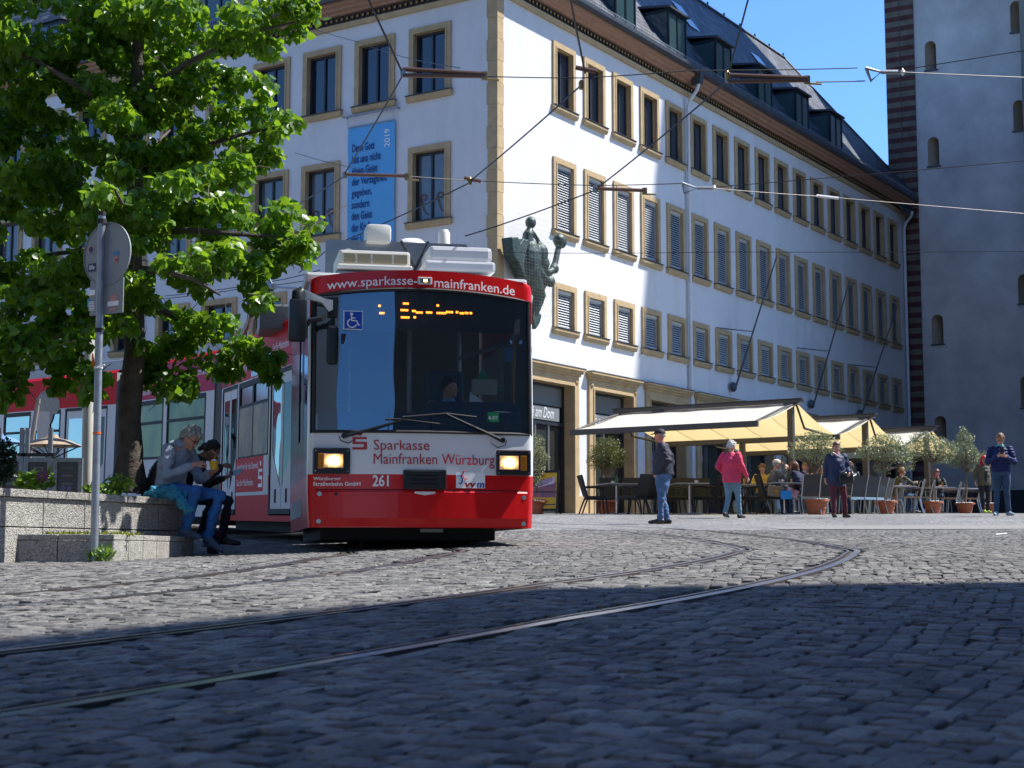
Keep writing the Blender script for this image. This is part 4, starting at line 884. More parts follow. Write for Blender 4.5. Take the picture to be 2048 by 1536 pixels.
# underframe, bogie
mb = MB(); mb.bbox(-1.05, .85, .35, 3.4, .07, .30, .02); mb.build('underframe', M['under'], tram)
for x in (-.5, .5):
    for y in (.9, 2.5):
        mb = MB(); mb.lathe([(.02, -.06), (.31, -.06), (.33, -.02), (.33, .01), (.29, .06), (.02, .06)], 24, 0, (x, y, .33 - .02), Matrix.Rotation(math.pi / 2, 3, 'Y')); mb.build('wheel', M['rubber'], tram)
mb = MB(); mb.box(-.02, .22, -.02, 0, .155, .19); mb.build('number_plate', M['sign_grey'], tram)
# cab interior
mb = MB(); mb.box(-1.19, 1.19, .2, 3.5, .25, .34); mb.box(-1.19, 1.19, 3.40, 3.5, .34, 2.8)
for s in (-1, 1): mb.box(s * 1.2 - .012, s * 1.2 + .012, 1.1, 3.4, .34, 1.2); mb.box(s * 1.2 - .012, s * 1.2 + .012, 1.1, 1.25, 1.2, 2.8)
mb.build('cab_interior', M['interior'], tram)
mb = MB(); mb.prism([(-1.1, .12, .4), (-1.1, .12, 1.30), (-1.1, .25, 1.44), (-1.1, .75, 1.40), (-1.1, .75, .4)], (1.2, 0, 0)); mb.prism([(.12, .12, .4), (.12, .12, 1.38), (.12, .3, 1.58), (.12, .8, 1.52), (.12, .8, .4)], (.98, 0, 0)); mb.build('dashboard', M['seat_blue'], tram)
mb = MB(); mb.tube([(.62, 1.45, .4), (.62, 1.45, 2.75)], .025, 6); mb.tube([(.62, 1.45, 2.2), (1.15, 1.0, 2.35)], .03, 6); mb.tube([(.05, 1.6, .4), (.05, 1.6, 2.75)], .03, 6); mb.tube([(-.6, 2.2, .4), (-.6, 2.2, 2.7)], .02, 6); mb.build('cab_partition', M['galv'], tram)
mb = MB(); mb.tube([(1.02, .18, 1.55), (1.03, .16, 2.25)], .012, 6); mb.build('grab_rail', M['amber'], tram)
mb = MB(); mb.add([(.62, .5, 1.72), (.95, .45, 1.72), (.73, .55, 1.98)], [(0, 1, 2)]); mb.build('green_pennant', M['green'], tram)
mb = MB(); mb.box(.58, .86, .30, .31, 1.66, 1.83); mb.build('timetable_card', mat('card', (.30, .33, .28), .7), tram); mb = MB(); mb.prism([(.55, .33, 1.56), (.75, .33, 1.56), (.58, .40, 1.70)], (0, .01, 0)); mb.build('paper_sheet', M['letter_white'], tram)
mb = MB(); mb.box(.93, 1.06, .22, .23, 2.02, 2.18); mb.build('blue_notice', mat('blue_notice', (.02, .16, .34), .5), tram)
mb = MB(); mb.bbox(-.55, -.15, 2.4, 2.9, 1.0, 1.7, .08); mb.bbox(.2, .66, 1.35, 1.5, 1.0, 2.05, .06); mb.build('seat_back', M['seat_blue'], tram)
# ---------------------------------------------------------------- the following sections
def section(A, B, za, zb, nm):
    A = Vector(A); B = Vector(B); d = (B - A); ln = d.length; ang = math.atan2(-d.x, d.y)
    o = link(nm, None, tram); W_ = Matrix.Translation((A.x, A.y, za)) @ Matrix.Rotation(ang, 4, 'Z') @ Matrix.Rotation(math.atan2(zb - za, ln), 4, 'X')
    return W_, ln
TI = (Matrix.Translation(TO) @ Matrix.Rotation(TH0, 4, 'Z')).inverted()
def tsection(A, B, za, zb, body, roofm=None):
    A = Vector(A); B = Vector(B); d = B - A; ln = d.length; ang = math.atan2(-d.x, d.y)
    W_ = Matrix.Translation((A.x, A.y, za)) @ Matrix.Rotation(ang, 4, 'Z') @ Matrix.Rotation(math.atan2(zb - za, ln), 4, 'X')
    mb = MB(); H = 2.90; holes = body['holes']
    ys_ = sorted(set([0, ln] + [h[0] for h in holes] + [h[1] for h in holes])); zs_ = sorted(set([.2, .84, 2.29, H] + [h[2] for h in holes] + [h[3] for h in holes]))
    for a, b in zip(ys_, ys_[1:]):
        for c, e in zip(zs_, zs_[1:]):
            if any(h[0] - 1e-6 <= a and b <= h[1] + 1e-6 and h[2] - 1e-6 <= c and e <= h[3] + 1e-6 for h in holes): continue
            m_ = 0 if (c < .83 and not body.get('whitelow')) or c >= 2.285 else 1
            if c >= 2.285 and body.get('pink') : m_ = 3
            mb.quad((0, a, c), (0, b, c), (0, b, e), (0, a, e), m_)
    mb.quad((2.4, 0, .2), (2.4, ln, .2), (2.4, ln, H), (2.4, 0, H), 1)
    mb.quad((.06, 0, H + .06), (2.34, 0, H + .06), (2.34, ln, H + .06), (.06, ln, H + .06), 2); mb.quad((0, 0, H), (.06, 0, H + .06), (.06, ln, H + .06), (0, ln, H), 0); mb.quad((2.4, 0, H), (2.34, 0, H + .06), (2.34, ln, H + .06), (2.4, ln, H), 0)
    mb.quad((0, 0, .2), (2.4, 0, .2), (2.4, ln, .2), (0, ln, .2), 2)
    for y in (0, ln): mb.poly([(0, y, .2), (2.4, y, .2), (2.4, y, H), (0, y, H)], 2)
    o = mb.build('carriage', [M['red_side'], M['white_side'], M['interior'], M['pink']], tram, recalc=False); o.matrix_local = TI @ W_
    u = MB(); u.box(.25, 2.15, .1, ln - .1, .06, .2); u.build('underframe', M['under'], o)
    rf = MB(); rf.bbox(.5, 1.9, .5, ln - .5, H + .06, H + .34, .04); rf.build('roof_pod', M['roofgrey'], o)
    return o, ln
def tdoor(o, y0, y1, z0=.30, z1=2.27):
    w = (y1 - y0) / 2; mb = MB()
    mb.box(-.004, .05, y0, y0 + .035, z0, z1); mb.box(-.004, .05, y1 - .035, y1, z0, z1); mb.box(-.004, .05, y0 + .035, y1 - .035, z1 - .05, z1); mb.box(-.02, .05, y0 + .035, y1 - .035, z0, z0 + .07)
    d = mb.build('door', M['rubber'], o)
    for i in (0, 1):
        a = y0 + .036 + i * (w - .036); b = a + w - .05; c = (a + b) / 2; l = MB(); near, far = (a, b) if i else (b, a)
        # white leaf with a glass field that narrows to a point low down
        P = [(a + .07, 2.07), (b - .07, 2.07), (b - .07, 1.16), (far if False else (b - .07), 1.16)]
        tip = (b - .055, .66) if i == 0 else (a + .055, .66); other = (a + .07, 1.16) if i == 0 else (b - .07, 1.16); inner = (b - .055, 2.07) if i == 0 else (a + .055, 2.07); outer = (a + .07, 2.07) if i == 0 else (b - .07, 2.07)
        gl = [outer, inner, tip, other]
        fr = [(a, z0 + .07), (b, z0 + .07), (b, z1 - .05), (a, z1 - .05)]
        sgn = [(a, z1 - .05), (b, z1 - .05)] if i == 0 else [(b, z1 - .05), (a, z1 - .05)]
        O_, I_ = (a, b) if i == 0 else (b, a)
        l.poly([(.01, O_, z1 - .05), (.01, I_, z1 - .05), (.01, inner[0], inner[1]), (.01, outer[0], outer[1])]); l.poly([(.01, O_, z1 - .05), (.01, outer[0], outer[1]), (.01, other[0], other[1]), (.01, O_, other[1])])
        l.poly([(.01, I_, z1 - .05), (.01, I_, tip[1]), (.01, tip[0], tip[1]), (.01, inner[0], inner[1])]); l.poly([(.01, O_, other[1]), (.01, other[0], other[1]), (.01, tip[0], tip[1]), (.01, O_, tip[1])]); l.poly([(.01, O_, tip[1]), (.01, I_, tip[1]), (.01, I_, z0 + .07), (.01, O_, z0 + .07)])
        l.build('door_leaf', M['white_side'], d, recalc=False)
        gm = MB(); gm.poly([(.014, *p) for p in gl]); gm.build('door_glass', M['tram_glass'], d, recalc=False)
        hd = MB(); hd.bbox(-.004, .009, c - .03, c + .03, .45, .64, .008); hd.build('handle', M['rubber'], d)
def twin(o, y0, y1, z0, z1, split=None, m=None, ln=None):
    mb = MB(); f = .045
    for a, b, c, e in ((y0, y0 + f, z0, z1), (y1 - f, y1, z0, z1), (y0 + f, y1 - f, z0, z0 + f), (y0 + f, y1 - f, z1 - f * 1.8, z1)): mb.box(-.006, .03, a, b, c, e)
    if split: mb.box(-.0055, .03, y0 + f, y1 - f, split - .025, split + .025)
    p = mb.build('window', M['rubber'], o); g_ = MB(); g_.quad((.012, y0 + f, z0 + f), (.012, y1 - f, z0 + f), (.012, y1 - f, z1 - f), (.012, y0 + f, z1 - f)); g_.build('pane', m or M['tram_glass'], p, recalc=False); return p
def side_text(o, s, y_right, z, w_, h_, m, bold=0):
    me = text_mesh(s, w_, h_, bold); T = Matrix(((0, 0, -1, 0), (-1, 0, 0, 0), (0, 1, 0, 0), (0, 0, 0, 1))); T.translation = (-.006, y_right, z); return add_text('lettering', me, m, o, T)
# second section: two doors, foiled windows between them
LN2 = 5.07; GA, GB = .195, .375
s2, ln = tsection((-2.76, 20.2), (-4.66, 24.9), .225, .35, dict(holes=[(.36, 1.68, .28, 2.28), (3.86, 4.98, .28, 2.28), (1.80, 2.76, 1.15, 2.27), (2.78, 3.72, 1.15, 2.27)]))
tdoor(s2, .36, 1.68); tdoor(s2, 3.86, 4.98)
def foil_mat():
    m = mat('sepia_foil', (.42, .30, .14), .4, var=.55, vscale=2.2, spec=.15, col2=(.10, .055, .05)); return m
M['foil'] = foil_mat()
for y0, y1 in ((1.80, 2.76), (2.78, 3.72)):
    twin(s2, y0, y1, 1.88, 2.27, None, M['foil_dark']); mb = MB(); mb.quad((-.003, y0, 1.15), (-.003, y1, 1.15), (-.003, y1, 1.88), (-.003, y0, 1.88)); mb.build('foiled_panel', M['foil'], s2, recalc=False)
mb = MB()
for y in (1.79, 2.77, 3.735): mb.box(-.008, .01, y - .012, y + .012, 1.13, 2.28)
mb.box(-.008, .01, 1.8, 3.72, 1.128, 1.152); mb.build('window_trim', M['rubber'], s2)
mb = MB(); mb.quad((-.004, 2.02, .62), (-.004, 3.84, .62), (-.004, 3.84, 1.13), (-.004, 2.02, 1.13)); mb.build('red_advert', M['red_side'], s2, recalc=False)
mb = MB(); mb.quad((-.0045, 1.70, .57), (-.0045, 3.84, .57), (-.0045, 3.84, .62), (-.0045, 1.70, .62)); mb.quad((-.0045, 1.72, .62), (-.0045, 2.018, .62), (-.0045, 2.018, 1.13), (-.0045, 1.72, 1.13)); mb.build('white_stripe', M['white_side'], s2, recalc=False)
side_text(s2, 'Investition für die Umwelt.', 3.78, .955, 1.45, .10, M['letter_white']); side_text(s2, 'Gut für Mainfranken.', 3.78, .715, 1.15, .10, M['letter_white'])
mb = MB(); Y0, Z0_, WW, HH = 2.07, .68, .24, .26
for a in ((0, 1, .84, 1.0), (0, .22, .44, .84), (.22, 1, .44, .62), (.78, 1, .0, .44), (0, .78, 0, .19)):
    ya, yb_ = Y0 + WW * (1 - a[0]), Y0 + WW * (1 - a[1]); mb.quad((-.008, ya, Z0_ + a[2] * HH), (-.008, yb_, Z0_ + a[2] * HH), (-.008, yb_, Z0_ + a[3] * HH), (-.008, ya, Z0_ + a[3] * HH))
mb.disc((-.004, Y0 + .12, Z0_ + .34), (-1, 0, 0), .038, .004, 14); mb.build('emblem', M['letter_white'], s2, recalc=False)
mb = MB(); mb.quad((-.003, 1.72, 2.31), (-.003, 2.95, 2.31), (-.003, 2.95, 2.62), (-.003, 1.72, 2.56)); mb.build('dark_advert', M['foil_dark'], s2, recalc=False)
side_text(s2, 'Sparkasse', 4.66, 2.60, .62, .13, M['letter_white']); side_text(s2, 'Mainfranken Würzburg', 4.66, 2.42, 1.42, .14, M['letter_white']); side_text(s2, 'Gut für Mainfranken.', 1.60, 2.55, .95, .11, M['letter_white'])
# third section: magenta band, two big windows printed with a green vineyard foil
s3, ln = tsection((-4.95, 25.7), (-7.35, 29.4), .42, .56, dict(holes=[(.36, 2.16, 1.2, 2.27), (2.34, 4.2, 1.2, 2.27)], whitelow=True, pink=True))
M['vine_foil'] = mat('vineyard_foil', (.035, .11, .03), .3, spec=.15, var=.6, vscale=1.3, col2=(.22, .33, .10))
twin(s3, .36, 2.16, 1.2, 2.27, 1.86, M['vine_foil']); twin(s3, 2.34, 4.2, 1.2, 2.27, 1.86, M['vine_foil'])
side_text(s3, 'Sparkasse', 3.5, 2.60, .9, .15, M['letter_white']); side_text(s3, 'Mainfranken Würzburg', 3.6, 2.34, 2.2, .17, M['letter_white']); side_text(s3, 'Gut für Mainfranken', 1.55, 2.58, 1.4, .13, M['letter_white'])
M['logo_pale'] = mat('pale_blue_line', (.30, .45, .60), .5)
mb = MB(); mb.tube([(-.008, y, z) for y, z in ((1.5, 2.40), (1.42, 2.52), (1.36, 2.38), (1.28, 2.55))], .008, 4); mb.tube([(-.008, y, z) for y, z in ((1.18, 2.60), (1.05, 2.52), (.9, 2.58), (.72, 2.80))], .008, 4); mb.build('bird_sketch', M['logo_pale'], s3)
# fourth section
s4, ln = tsection((-7.62, 29.78), (-13.4, 35.6), .58, .80, dict(holes=[(.30, 1.92, .28, 2.28), (2.10, 3.18, 1.3, 2.27), (3.34, 4.5, 1.3, 2.27), (4.75, 6.1, .28, 2.28)], whitelow=True))
tdoor(s4, .30, 1.92); tdoor(s4, 4.75, 6.1); twin(s4, 2.10, 3.18, 1.3, 2.27, 1.85); twin(s4, 3.34, 4.5, 1.3, 2.27, 1.85); side_text(s4, 'Mainfranken Würzburg', 6.4, 2.38, 2.0, .17, M['letter_white'])
# printed head of a woman with tied hair seen from behind (advert foil on the fourth section)
M['ad_skin'] = mat('printed_skin', (.40, .26, .19), .35, var=.1, vscale=5); M['ad_hair'] = mat('printed_hair', (.20, .11, .055), .4, var=.5, vscale=14); M['ad_cloth'] = mat('printed_cloth', (.22, .20, .20), .4, var=.1)
def ell(y, z, ry, rz, x, n=20): return [(x, y + ry * math.cos(a), z + rz * math.sin(a)) for a in np.linspace(0, 2 * math.pi, n, endpoint=False)]
mb = MB(); mb.poly(ell(2.75, 2.33, .40, .36, -.0062)); mb.poly(ell(2.32, 2.36, .17, .17, -.0064)); mb.poly(ell(2.78, 2.2, .38, .30, -.0058)); ad = mb.build('printed_advert', M['ad_hair'], s4, recalc=False)
mb = MB(); mb.poly([(-.0071, 3.12, 2.28), (-.0071, 2.55, 2.24), (-.0071, 2.5, 1.75), (-.0071, 2.35, 1.3), (-.0071, 3.0, 1.3), (-.0071, 3.02, 1.75)]); mb.build('printed_face', M['ad_skin'], ad, recalc=False)
mb = MB(); mb.poly([(-.0073, 3.9, 1.25), (-.0073, 3.7, 1.5), (-.0073, 3.1, 1.55), (-.0073, 2.3, 1.6), (-.0073, 1.95, 1.25), (-.0073, 1.9, .8), (-.0073, 3.9, .8)]); mb.build('printed_coat', M['ad_cloth'], ad, recalc=False)
# articulation bellows between the sections
def bellows(A, B, za, zb, wid=2.2):
    A = Vector((*A, za)); B = Vector((*B, zb)); d = B - A; n_ = Vector((d.y, -d.x, 0)).normalized(); mb = MB(); k = 7
    for i in range(k + 1):
        p = A.lerp(B, i / k); o = .10 if i % 2 else .03
        for q in (p + n_ * o, p + n_ * (wid - o)): mb.v += [tuple(q + Vector((0, 0, .24))), tuple(q + Vector((0, 0, 2.86 - (.05 if i % 2 else 0))))]
    for i in range(k): b = i * 4; mb.f += [(b, b + 4, b + 5, b + 1), (b + 2, b + 3, b + 7, b + 6), (b + 1, b + 5, b + 7, b + 3)]; mb.m += [0, 0, 0]
    o = mb.build('bellows', M['bellows'], tram, recalc=False); o.matrix_local = TI
bellows((-2.66, 19.85), (-2.80, 20.3), .2, .225); bellows((-4.60, 24.78), (-5.02, 25.82), .345, .425); bellows((-7.28, 29.3), (-7.70, 29.9), .555, .59)
# pantograph folded up over the second section
mb = MB(); Pp = lambda px, py, d: TI @ at(px, py, d)
mb.tube([Pp(488, 665, 23.2), Pp(520, 598, 22.4), Pp(540, 572, 22)], .05, 6); mb.tube([Pp(513, 668, 22.6), Pp(545, 578, 22)], .025, 5); mb.tube([Pp(525, 572, 22.4), Pp(548, 573, 21.6)], .05, 6); mb.tube([Pp(545, 574, 22), Pp(538, 560, 22), Pp(524, 536, 22.4)], .028, 5); mb.tube([Pp(548, 574, 21.6), Pp(592, 577, 20.6)], .018, 5)
mb.build('pantograph', M['galv'], tram)
mb = MB(); q = Pp(560, 646, 21.5); mb.bbox(q.x - .3, q.x + .3, q.y - .4, q.y + .4, q.z - .15, q.z + .2, .03); mb.build('roof_box', M['sign_grey'], tram)
# ================================================================ café terrace: awnings, chairs, tables, olive tubs, menu board
def awning_cloth():
    m = bpy.data.materials.new('awning_cloth'); m.use_nodes = True; t = m.node_tree; N, L = t.nodes, t.links; b = N['Principled BSDF']; b.inputs['Base Color'].default_value = (.86, .82, .70, 1); b.inputs['Roughness'].default_value = .85; b.inputs['Specular IOR Level'].default_value = .1
    tl = N.new('ShaderNodeBsdfTranslucent'); tl.inputs[0].default_value = (.90, .70, .32, 1); mx = N.new('ShaderNodeMixShader'); mx.inputs[0].default_value = .40
    tc = N.new('ShaderNodeTexCoord'); wv = N.new('ShaderNodeTexNoise'); wv.inputs['Scale'].default_value = 1.5; L.new(tc.outputs['Object'], wv.inputs['Vector'])
    L.new(b.outputs[0], mx.inputs[1]); L.new(tl.outputs[0], mx.inputs[2]); L.new(mx.outputs[0], N['Material Output'].inputs[0]); return m
M['awning'] = awning_cloth(); M['awning_metal'] = mat('awning_metal', (.07, .065, .06), .45, .3); M['seam'] = mat('awning_seam', (.35, .24, .09), .8)
AX = Vector((.8408, -.5413, 0)); AY = Vector((.5413, .8408, 0))    # along the ridge towards the square; along the facade
AR = math.atan2(AX.y, AX.x)
def make_awning(label, loc):
    a = thing('awning', label, 'awning', loc, AR, 'double awnings over the terrace'); L_ = 4.95; r0 = 3.735
    cl = MB()
    def sag(s, t, sg): return Vector((-s * L_, sg * t * 2.47, r0 - .06 - t * .60 - (.05 + .022 * math.cos(s * 31.4)) * math.sin(math.pi * t) + .008 * math.sin(s * 17 + t * 5) * t * (1 - t) * 4))
    for sg in (-1, 1):
        k = len(cl.v)
        for i in range(41):
            for j in range(7): cl.v.append(tuple(sag(i / 40, j / 6, sg)))
        for i in range(40):
            for j in range(6): cl.f.append((k + i * 7 + j, k + (i + 1) * 7 + j, k + (i + 1) * 7 + j + 1, k + i * 7 + j + 1)); cl.m.append(0)
    cl.build('cloth', M['awning'], a, smooth=True, recalc=False)
    se = MB()
    for sg in (-1, 1):
        for s in (.2, .4, .6, .8): se.tube([sag(s, t, sg) - Vector((0, 0, .006)) for t in (0, .25, .5, .75, 1)], .007, 4)
    se.build('seam', M['seam'], a)
    b = MB(); b.bbox(-L_ - .15, .12, -.11, .11, r0 - .04, r0 + .05, .015); b.box(-L_ - .2, .16, -.13, .13, r0 + .055, r0 + .07); b.build('ridge_box', M['awning_metal'], a)
    for sg in (-1, 1):
        b = MB(); b.bbox(-L_ - .04, .04, sg * 2.47 - .05, sg * 2.47 + .05, r0 - .79, r0 - .65, .015); b.build('front_bar', M['awning_metal'], a)
        for x in (-.06, -L_ + .06):
            b = MB(); k = Vector((x, sg * .95, r0 - .62)) ; b.tube([Vector((x, sg * .1, r0 - .08)), Vector((x - .0, sg * .85, r0 - .24)), Vector((x, sg * 2.45, r0 - .68))] if sg < 0 else [Vector((x, sg * .1, r0 - .1)), Vector((x, sg * .55, r0 - .62)), Vector((x, sg * 2.45, r0 - .70))], .03, 6); b.build('folding_arm', M['awning_metal'], a)
    for x in (-.18, -3.8):
        w_ = a.location + AX * x; zg = g(w_.x, w_.y); b = MB(); b.box(x - .07, x + .07, -.07, .07, zg - a.location.z, r0 - .04); b.bbox(x - .14, x + .14, -.14, .14, r0 - .09, r0 - .0405, .01); b.bbox(x - .2, x + .2, -.2, .2, zg, zg + .03, .01); b.build('post', M['awning_metal'], a)
    return a
A1 = Vector((6.98, 38.0, 0)); STEP = Vector((2.74, 4.1, 0))
for i, lb in enumerate(('nearest double awning with white sunlit cloth, over the cap man and the pink jacket', 'second double awning, between the navy-coated woman and the olive row', 'farthest double awning, closest to the stone tower')): make_awning(lb, A1 + STEP * i)

# ---- chairs
M['wicker'] = mat('black_wicker', (.014, .013, .012), .5, var=.5, vscale=60, bump=.9, bscale=110)
M['sling'] = mat('dark_sling', (.035, .036, .038), .55, bump=.3, bscale=200); M['alu'] = mat('aluminium', (.42, .43, .44), .3, .85)
M['cushion'] = mat('tan_seat_slats', (.40, .26, .16), .7)
def wicker_chair(label):
    c = thing('wicker_chair', label, 'chair', group='black wicker terrace chairs')
    b = MB(); b.bbox(-.26, .26, -.24, .26, .36, .44, .02); b.build('seat', M['wicker'], c, smooth=True)
    b = MB(); b.add([(-.24, -.22, .44), (.24, -.22, .44), (.27, -.36, .95), (-.27, -.36, .95), (-.24, -.27, .44), (.24, -.27, .44), (.27, -.42, .95), (-.27, -.42, .95)], [(0, 1, 2, 3), (4, 7, 6, 5), (0, 3, 7, 4), (1, 5, 6, 2), (3, 2, 6, 7), (0, 4, 5, 1)]); b.build('backrest', M['wicker'], c)
    for s in (-1, 1):
        b = MB(); b.tube([(s * .27, .22, .45), (s * .285, .24, .64), (s * .285, .05, .67), (s * .28, -.28, .66)], .02, 6); b.build('armrest', M['wicker'], c)
        b = MB(); b.tube([(s * .24, .22, .40), (s * .26, .27, 0)], [.024, .017], 6); b.build('leg', M['wicker'], c); b = MB(); b.tube([(s * .23, -.22, .40), (s * .25, -.30, .2), (s * .25, -.37, 0)], [.024, .02, .017], 6); b.build('leg', M['wicker'], c)
    return c
def sling_chair(label):
    c = thing('sling_chair', label, 'chair', group='aluminium terrace chairs with dark backs')
    b = MB(); b.bbox(-.23, .23, -.20, .24, .43, .455, .008)
    b.build('seat', M['cushion'], c)
    b = MB(); pts = [(-.20, .42), (-.235, .55), (-.27, .72), (-.33, .90), (-.345, .93)]
    for (y0, z0), (y1, z1) in zip(pts, pts[1:]): b.add([(-.215, y0, z0), (.215, y0, z0), (.215, y1, z1), (-.215, y1, z1), (-.215, y0 - .015, z0), (.215, y0 - .015, z0), (.215, y1 - .015, z1), (-.215, y1 - .015, z1)], [(0, 1, 2, 3), (7, 6, 5, 4), (0, 3, 7, 4), (1, 5, 6, 2)])
    b.build('backrest', M['sling'], c, smooth=True)
    for s in (-1, 1):
        b = MB(); b.tube([(s * .225, y - .008, z) for y, z in pts], .014, 6); b.build('back_frame', M['alu'], c)
        b = MB(); b.tube([(s * .225, -.19, .44), (s * .225, -.23, .2), (s * .225, -.30, 0)], .014, 6); b.build('leg', M['alu'], c); b = MB(); b.tube([(s * .225, .20, .44), (s * .225, .23, .2), (s * .225, .25, 0)], .014, 6); b.build('leg', M['alu'], c)
        b = MB(); b.tube([(s * .24, .21, .44), (s * .245, .18, .64), (s * .245, -.22, .66)], .014, 6); b.build('armrest', M['black'], c)
    b = MB(); b.box(-.225, .225, -.2, -.18, .36, .42); b.build('rail', M['alu'], c)
    return c
M['tabletop'] = mat('grey_tabletop', (.33, .33, .34), .3, var=.1, vscale=6); M['copper_leg'] = mat('table_column', (.45, .36, .35), .25, .8)
def make_table(label):
    t = thing('cafe_table', label, 'table', group='terrace tables'); b = MB(); b.bbox(-.40, .40, -.40, .40, .72, .75, .008); b.build('tabletop', M['tabletop'], t)
    b = MB(); b.tube([(0, 0, .03), (0, 0, .72)], .035, 10); b.build('column', M['copper_leg'], t, smooth=True); b = MB()
    for a in (math.pi / 4, 3 * math.pi / 4): T = Matrix.Rotation(a, 4, 'Z'); b.bbox(-.34, .34, -.03, .03, 0 if a < 1 else .0007, .03 if a < 1 else .0307, .008, 0, T)
    b.build('base', M['galv'], t); return t
tp = None; TABLES = {}
for nm, px, d, rz, lb in (('t1', 1233, 38.6, .3, 'grey terrace table beside the leftmost wicker chair'), ('t2', 1378, 38.0, .1, 'grey terrace table just right of the standing man in the cap'), ('t3', 1487, 40.2, .2, 'grey terrace table behind the woman in the pink jacket'), ('t4', 1567, 37.2, .2, 'terrace table where the man in the pale cap sits eating'),
        ('t5', 1790, 43.2, .5, 'terrace table in front of the guest in the hooded jacket'), ('t6', 1868, 45.3, .5, 'terrace table in front of the guest in black'), ('t7', 1915, 47.5, .5, 'empty terrace table behind the last olive tub'), ('t8', 1300, 41.5, .2, 'terrace table half hidden behind the two wicker chairs by the facade'), ('t9', 1652, 41.5, .4, 'terrace table half hidden behind the woman in the navy coat')):
    p = G(px, d)
    if tp is None: tp = make_table(lb); o = tp
    else: o = copy_tree(tp, None, label=lb)
    o.location = p; o.rotation_euler = (0, 0, rz)
CH = [  # kind, px, d, facing angle (0 = away from the camera, towards +y), label
 ('w', 1190, 38.3, -1.45, 'leftmost black wicker chair, facing the table by the café pier'), ('w', 1264, 37.4, 1.0, 'black wicker chair turned away, left one of a pair left of the cap man'), ('w', 1288, 38.0, .75, 'black wicker chair turned away, right one of the pair touching the cap man'),
 ('w', 1216, 40.2, 3.0, 'black wicker chair behind the first table, in front of the potted bush'), ('w', 1256, 40.4, 2.8, 'black wicker chair behind the pair left of the cap man, facing the square'), ('w', 1345, 39.5, -1.4, 'black wicker chair mostly hidden behind the cap man'),
 ('w', 1408, 38.4, 1.35, 'black wicker chair facing the table right of the cap man'), ('w', 1434, 39.2, 1.3, 'black wicker chair just left of the pink jacket'), ('w', 1366, 40.6, 3.1, 'black wicker chair behind the table right of the cap man'), ('w', 1398, 41.0, 3.0, 'black wicker chair against the dark shop window left of the pink jacket'),
 ('w', 1508, 38.4, 1.5, 'black wicker chair between the pink jacket and the man in the pale cap'), ('w', 1470, 41.8, 2.6, 'black wicker chair behind the pink jacket woman'), ('w', 1521, 42.6, 2.8, 'black wicker chair behind the man in the pale cap'),
 ('s', 1611, 36.9, .25, 'dark-backed chair of the brown-haired guest, seen from behind by the first olive tub'), ('s', 1640, 37.8, .15, 'dark-backed chair between the first olive trunk and the navy coat'), ('s', 1702, 38.6, .5, 'dark-backed chair of the man in the leather jacket'), ('s', 1726, 39.3, .6, 'dark-backed chair just right of the leather jacket'), ('s', 1743, 39.9, .75, 'dark-backed chair with rolled top just left of the second olive tub'), ('s', 1757, 41.4, 1.0, 'dark-backed chair directly behind the second olive trunk'),
 ('s', 1822, 42.6, 1.25, 'dark-backed chair turned left beside the table of the hooded guest'), ('s', 1842, 43.5, 1.25, 'dark-backed chair turned left just left of the third olive tub'), ('s', 1896, 46.0, 1.2, 'dark-backed chair right of the guest in black'), ('s', 1939, 47.0, 1.15, 'dark-backed chair right of the last olive trunk'), ('s', 1950, 48.0, 1.2, 'dark-backed chair next to the red-haired woman'),
 ('s', 1800, 45.8, -2.6, 'dark chair of the hooded guest'), ('s', 1877, 47.6, -2.8, 'dark chair of the guest in black'), ('s', 1676, 41.8, 2.4, 'dark chair hidden behind the navy coat'), ('s', 1580, 39.8, 2.8, 'dark chair behind the table of the man in the pale cap'), ('w', 1458, 40.6, 1.3, 'black wicker chair just behind the pink jacket, turned left'), ('w', 1490, 39.0, -1.2, 'black wicker chair turned right behind the walking pink jacket'), ('s', 1664, 39.6, .4, 'dark-backed chair peeking out left of the navy coat'), ('s', 1688, 40.6, .5, 'dark-backed chair behind the leather jacket guest'), ('s', 1782, 43.9, 1.1, 'dark-backed chair between the second tub and the hooded guest'), ('s', 1814, 45.6, 1.3, 'dark-backed chair behind the hooded guest'), ('s', 1852, 45.9, -1.2, 'dark-backed chair facing right just behind the third olive tub'), ('s', 1906, 48.2, 1.2, 'dark-backed chair behind the last olive tub'), ('s', 1590, 38.4, -2.3, 'dark-backed chair across the table from the man in the pale cap'), ('w', 1330, 41.6, 2.9, 'black wicker chair in the dark doorway behind the cap man'), ('w', 1545, 37.4, -1.5, 'black wicker chair under the man in the pale cap')]
protos_c = {}
for kind, px, d, rz, lb in CH:
    if kind not in protos_c: o = protos_c[kind] = (wicker_chair if kind == 'w' else sling_chair)(lb)
    else: o = copy_tree(protos_c[kind], None, label=lb)
    o.location = G(px, d); o.rotation_euler = (0, 0, rz)
# small things on tables
M['glass_green'] = mat('green_bottle', (.03, .14, .03), .15)
b = MB(); b.lathe([(.03, 0), (.032, .12), (.012, .17), (.012, .22), (0, .22)], 10); tag(b.build('bottle', M['glass_green'], None, True, G(1196, 38.9) + Vector((0, 0, .751)) + Vector((.45, -.1, 0))), 'small green bottle on the table nearest the café pier', 'bottle')
b = MB(); b.bbox(-.18, .18, -.06, .06, 0, .26, .03); bag = b.build('shopping_bag', mat('bag_tan', (.20, .14, .08), .7), None, loc=G(1548, 36.75) + Vector((0, 0, .42)), rot=(0, .1, .15)); tag(bag, 'tan shoulder bag with a yellow emblem hanging by the man in the pale cap', 'bag')
b = MB(); b.add([(-.07, -.065, .13), (0, -.065, .06), (.07, -.065, .13), (0, -.065, .20)], [(0, 1, 2, 3)]); b.build('emblem', M['gold'], bag, recalc=False)
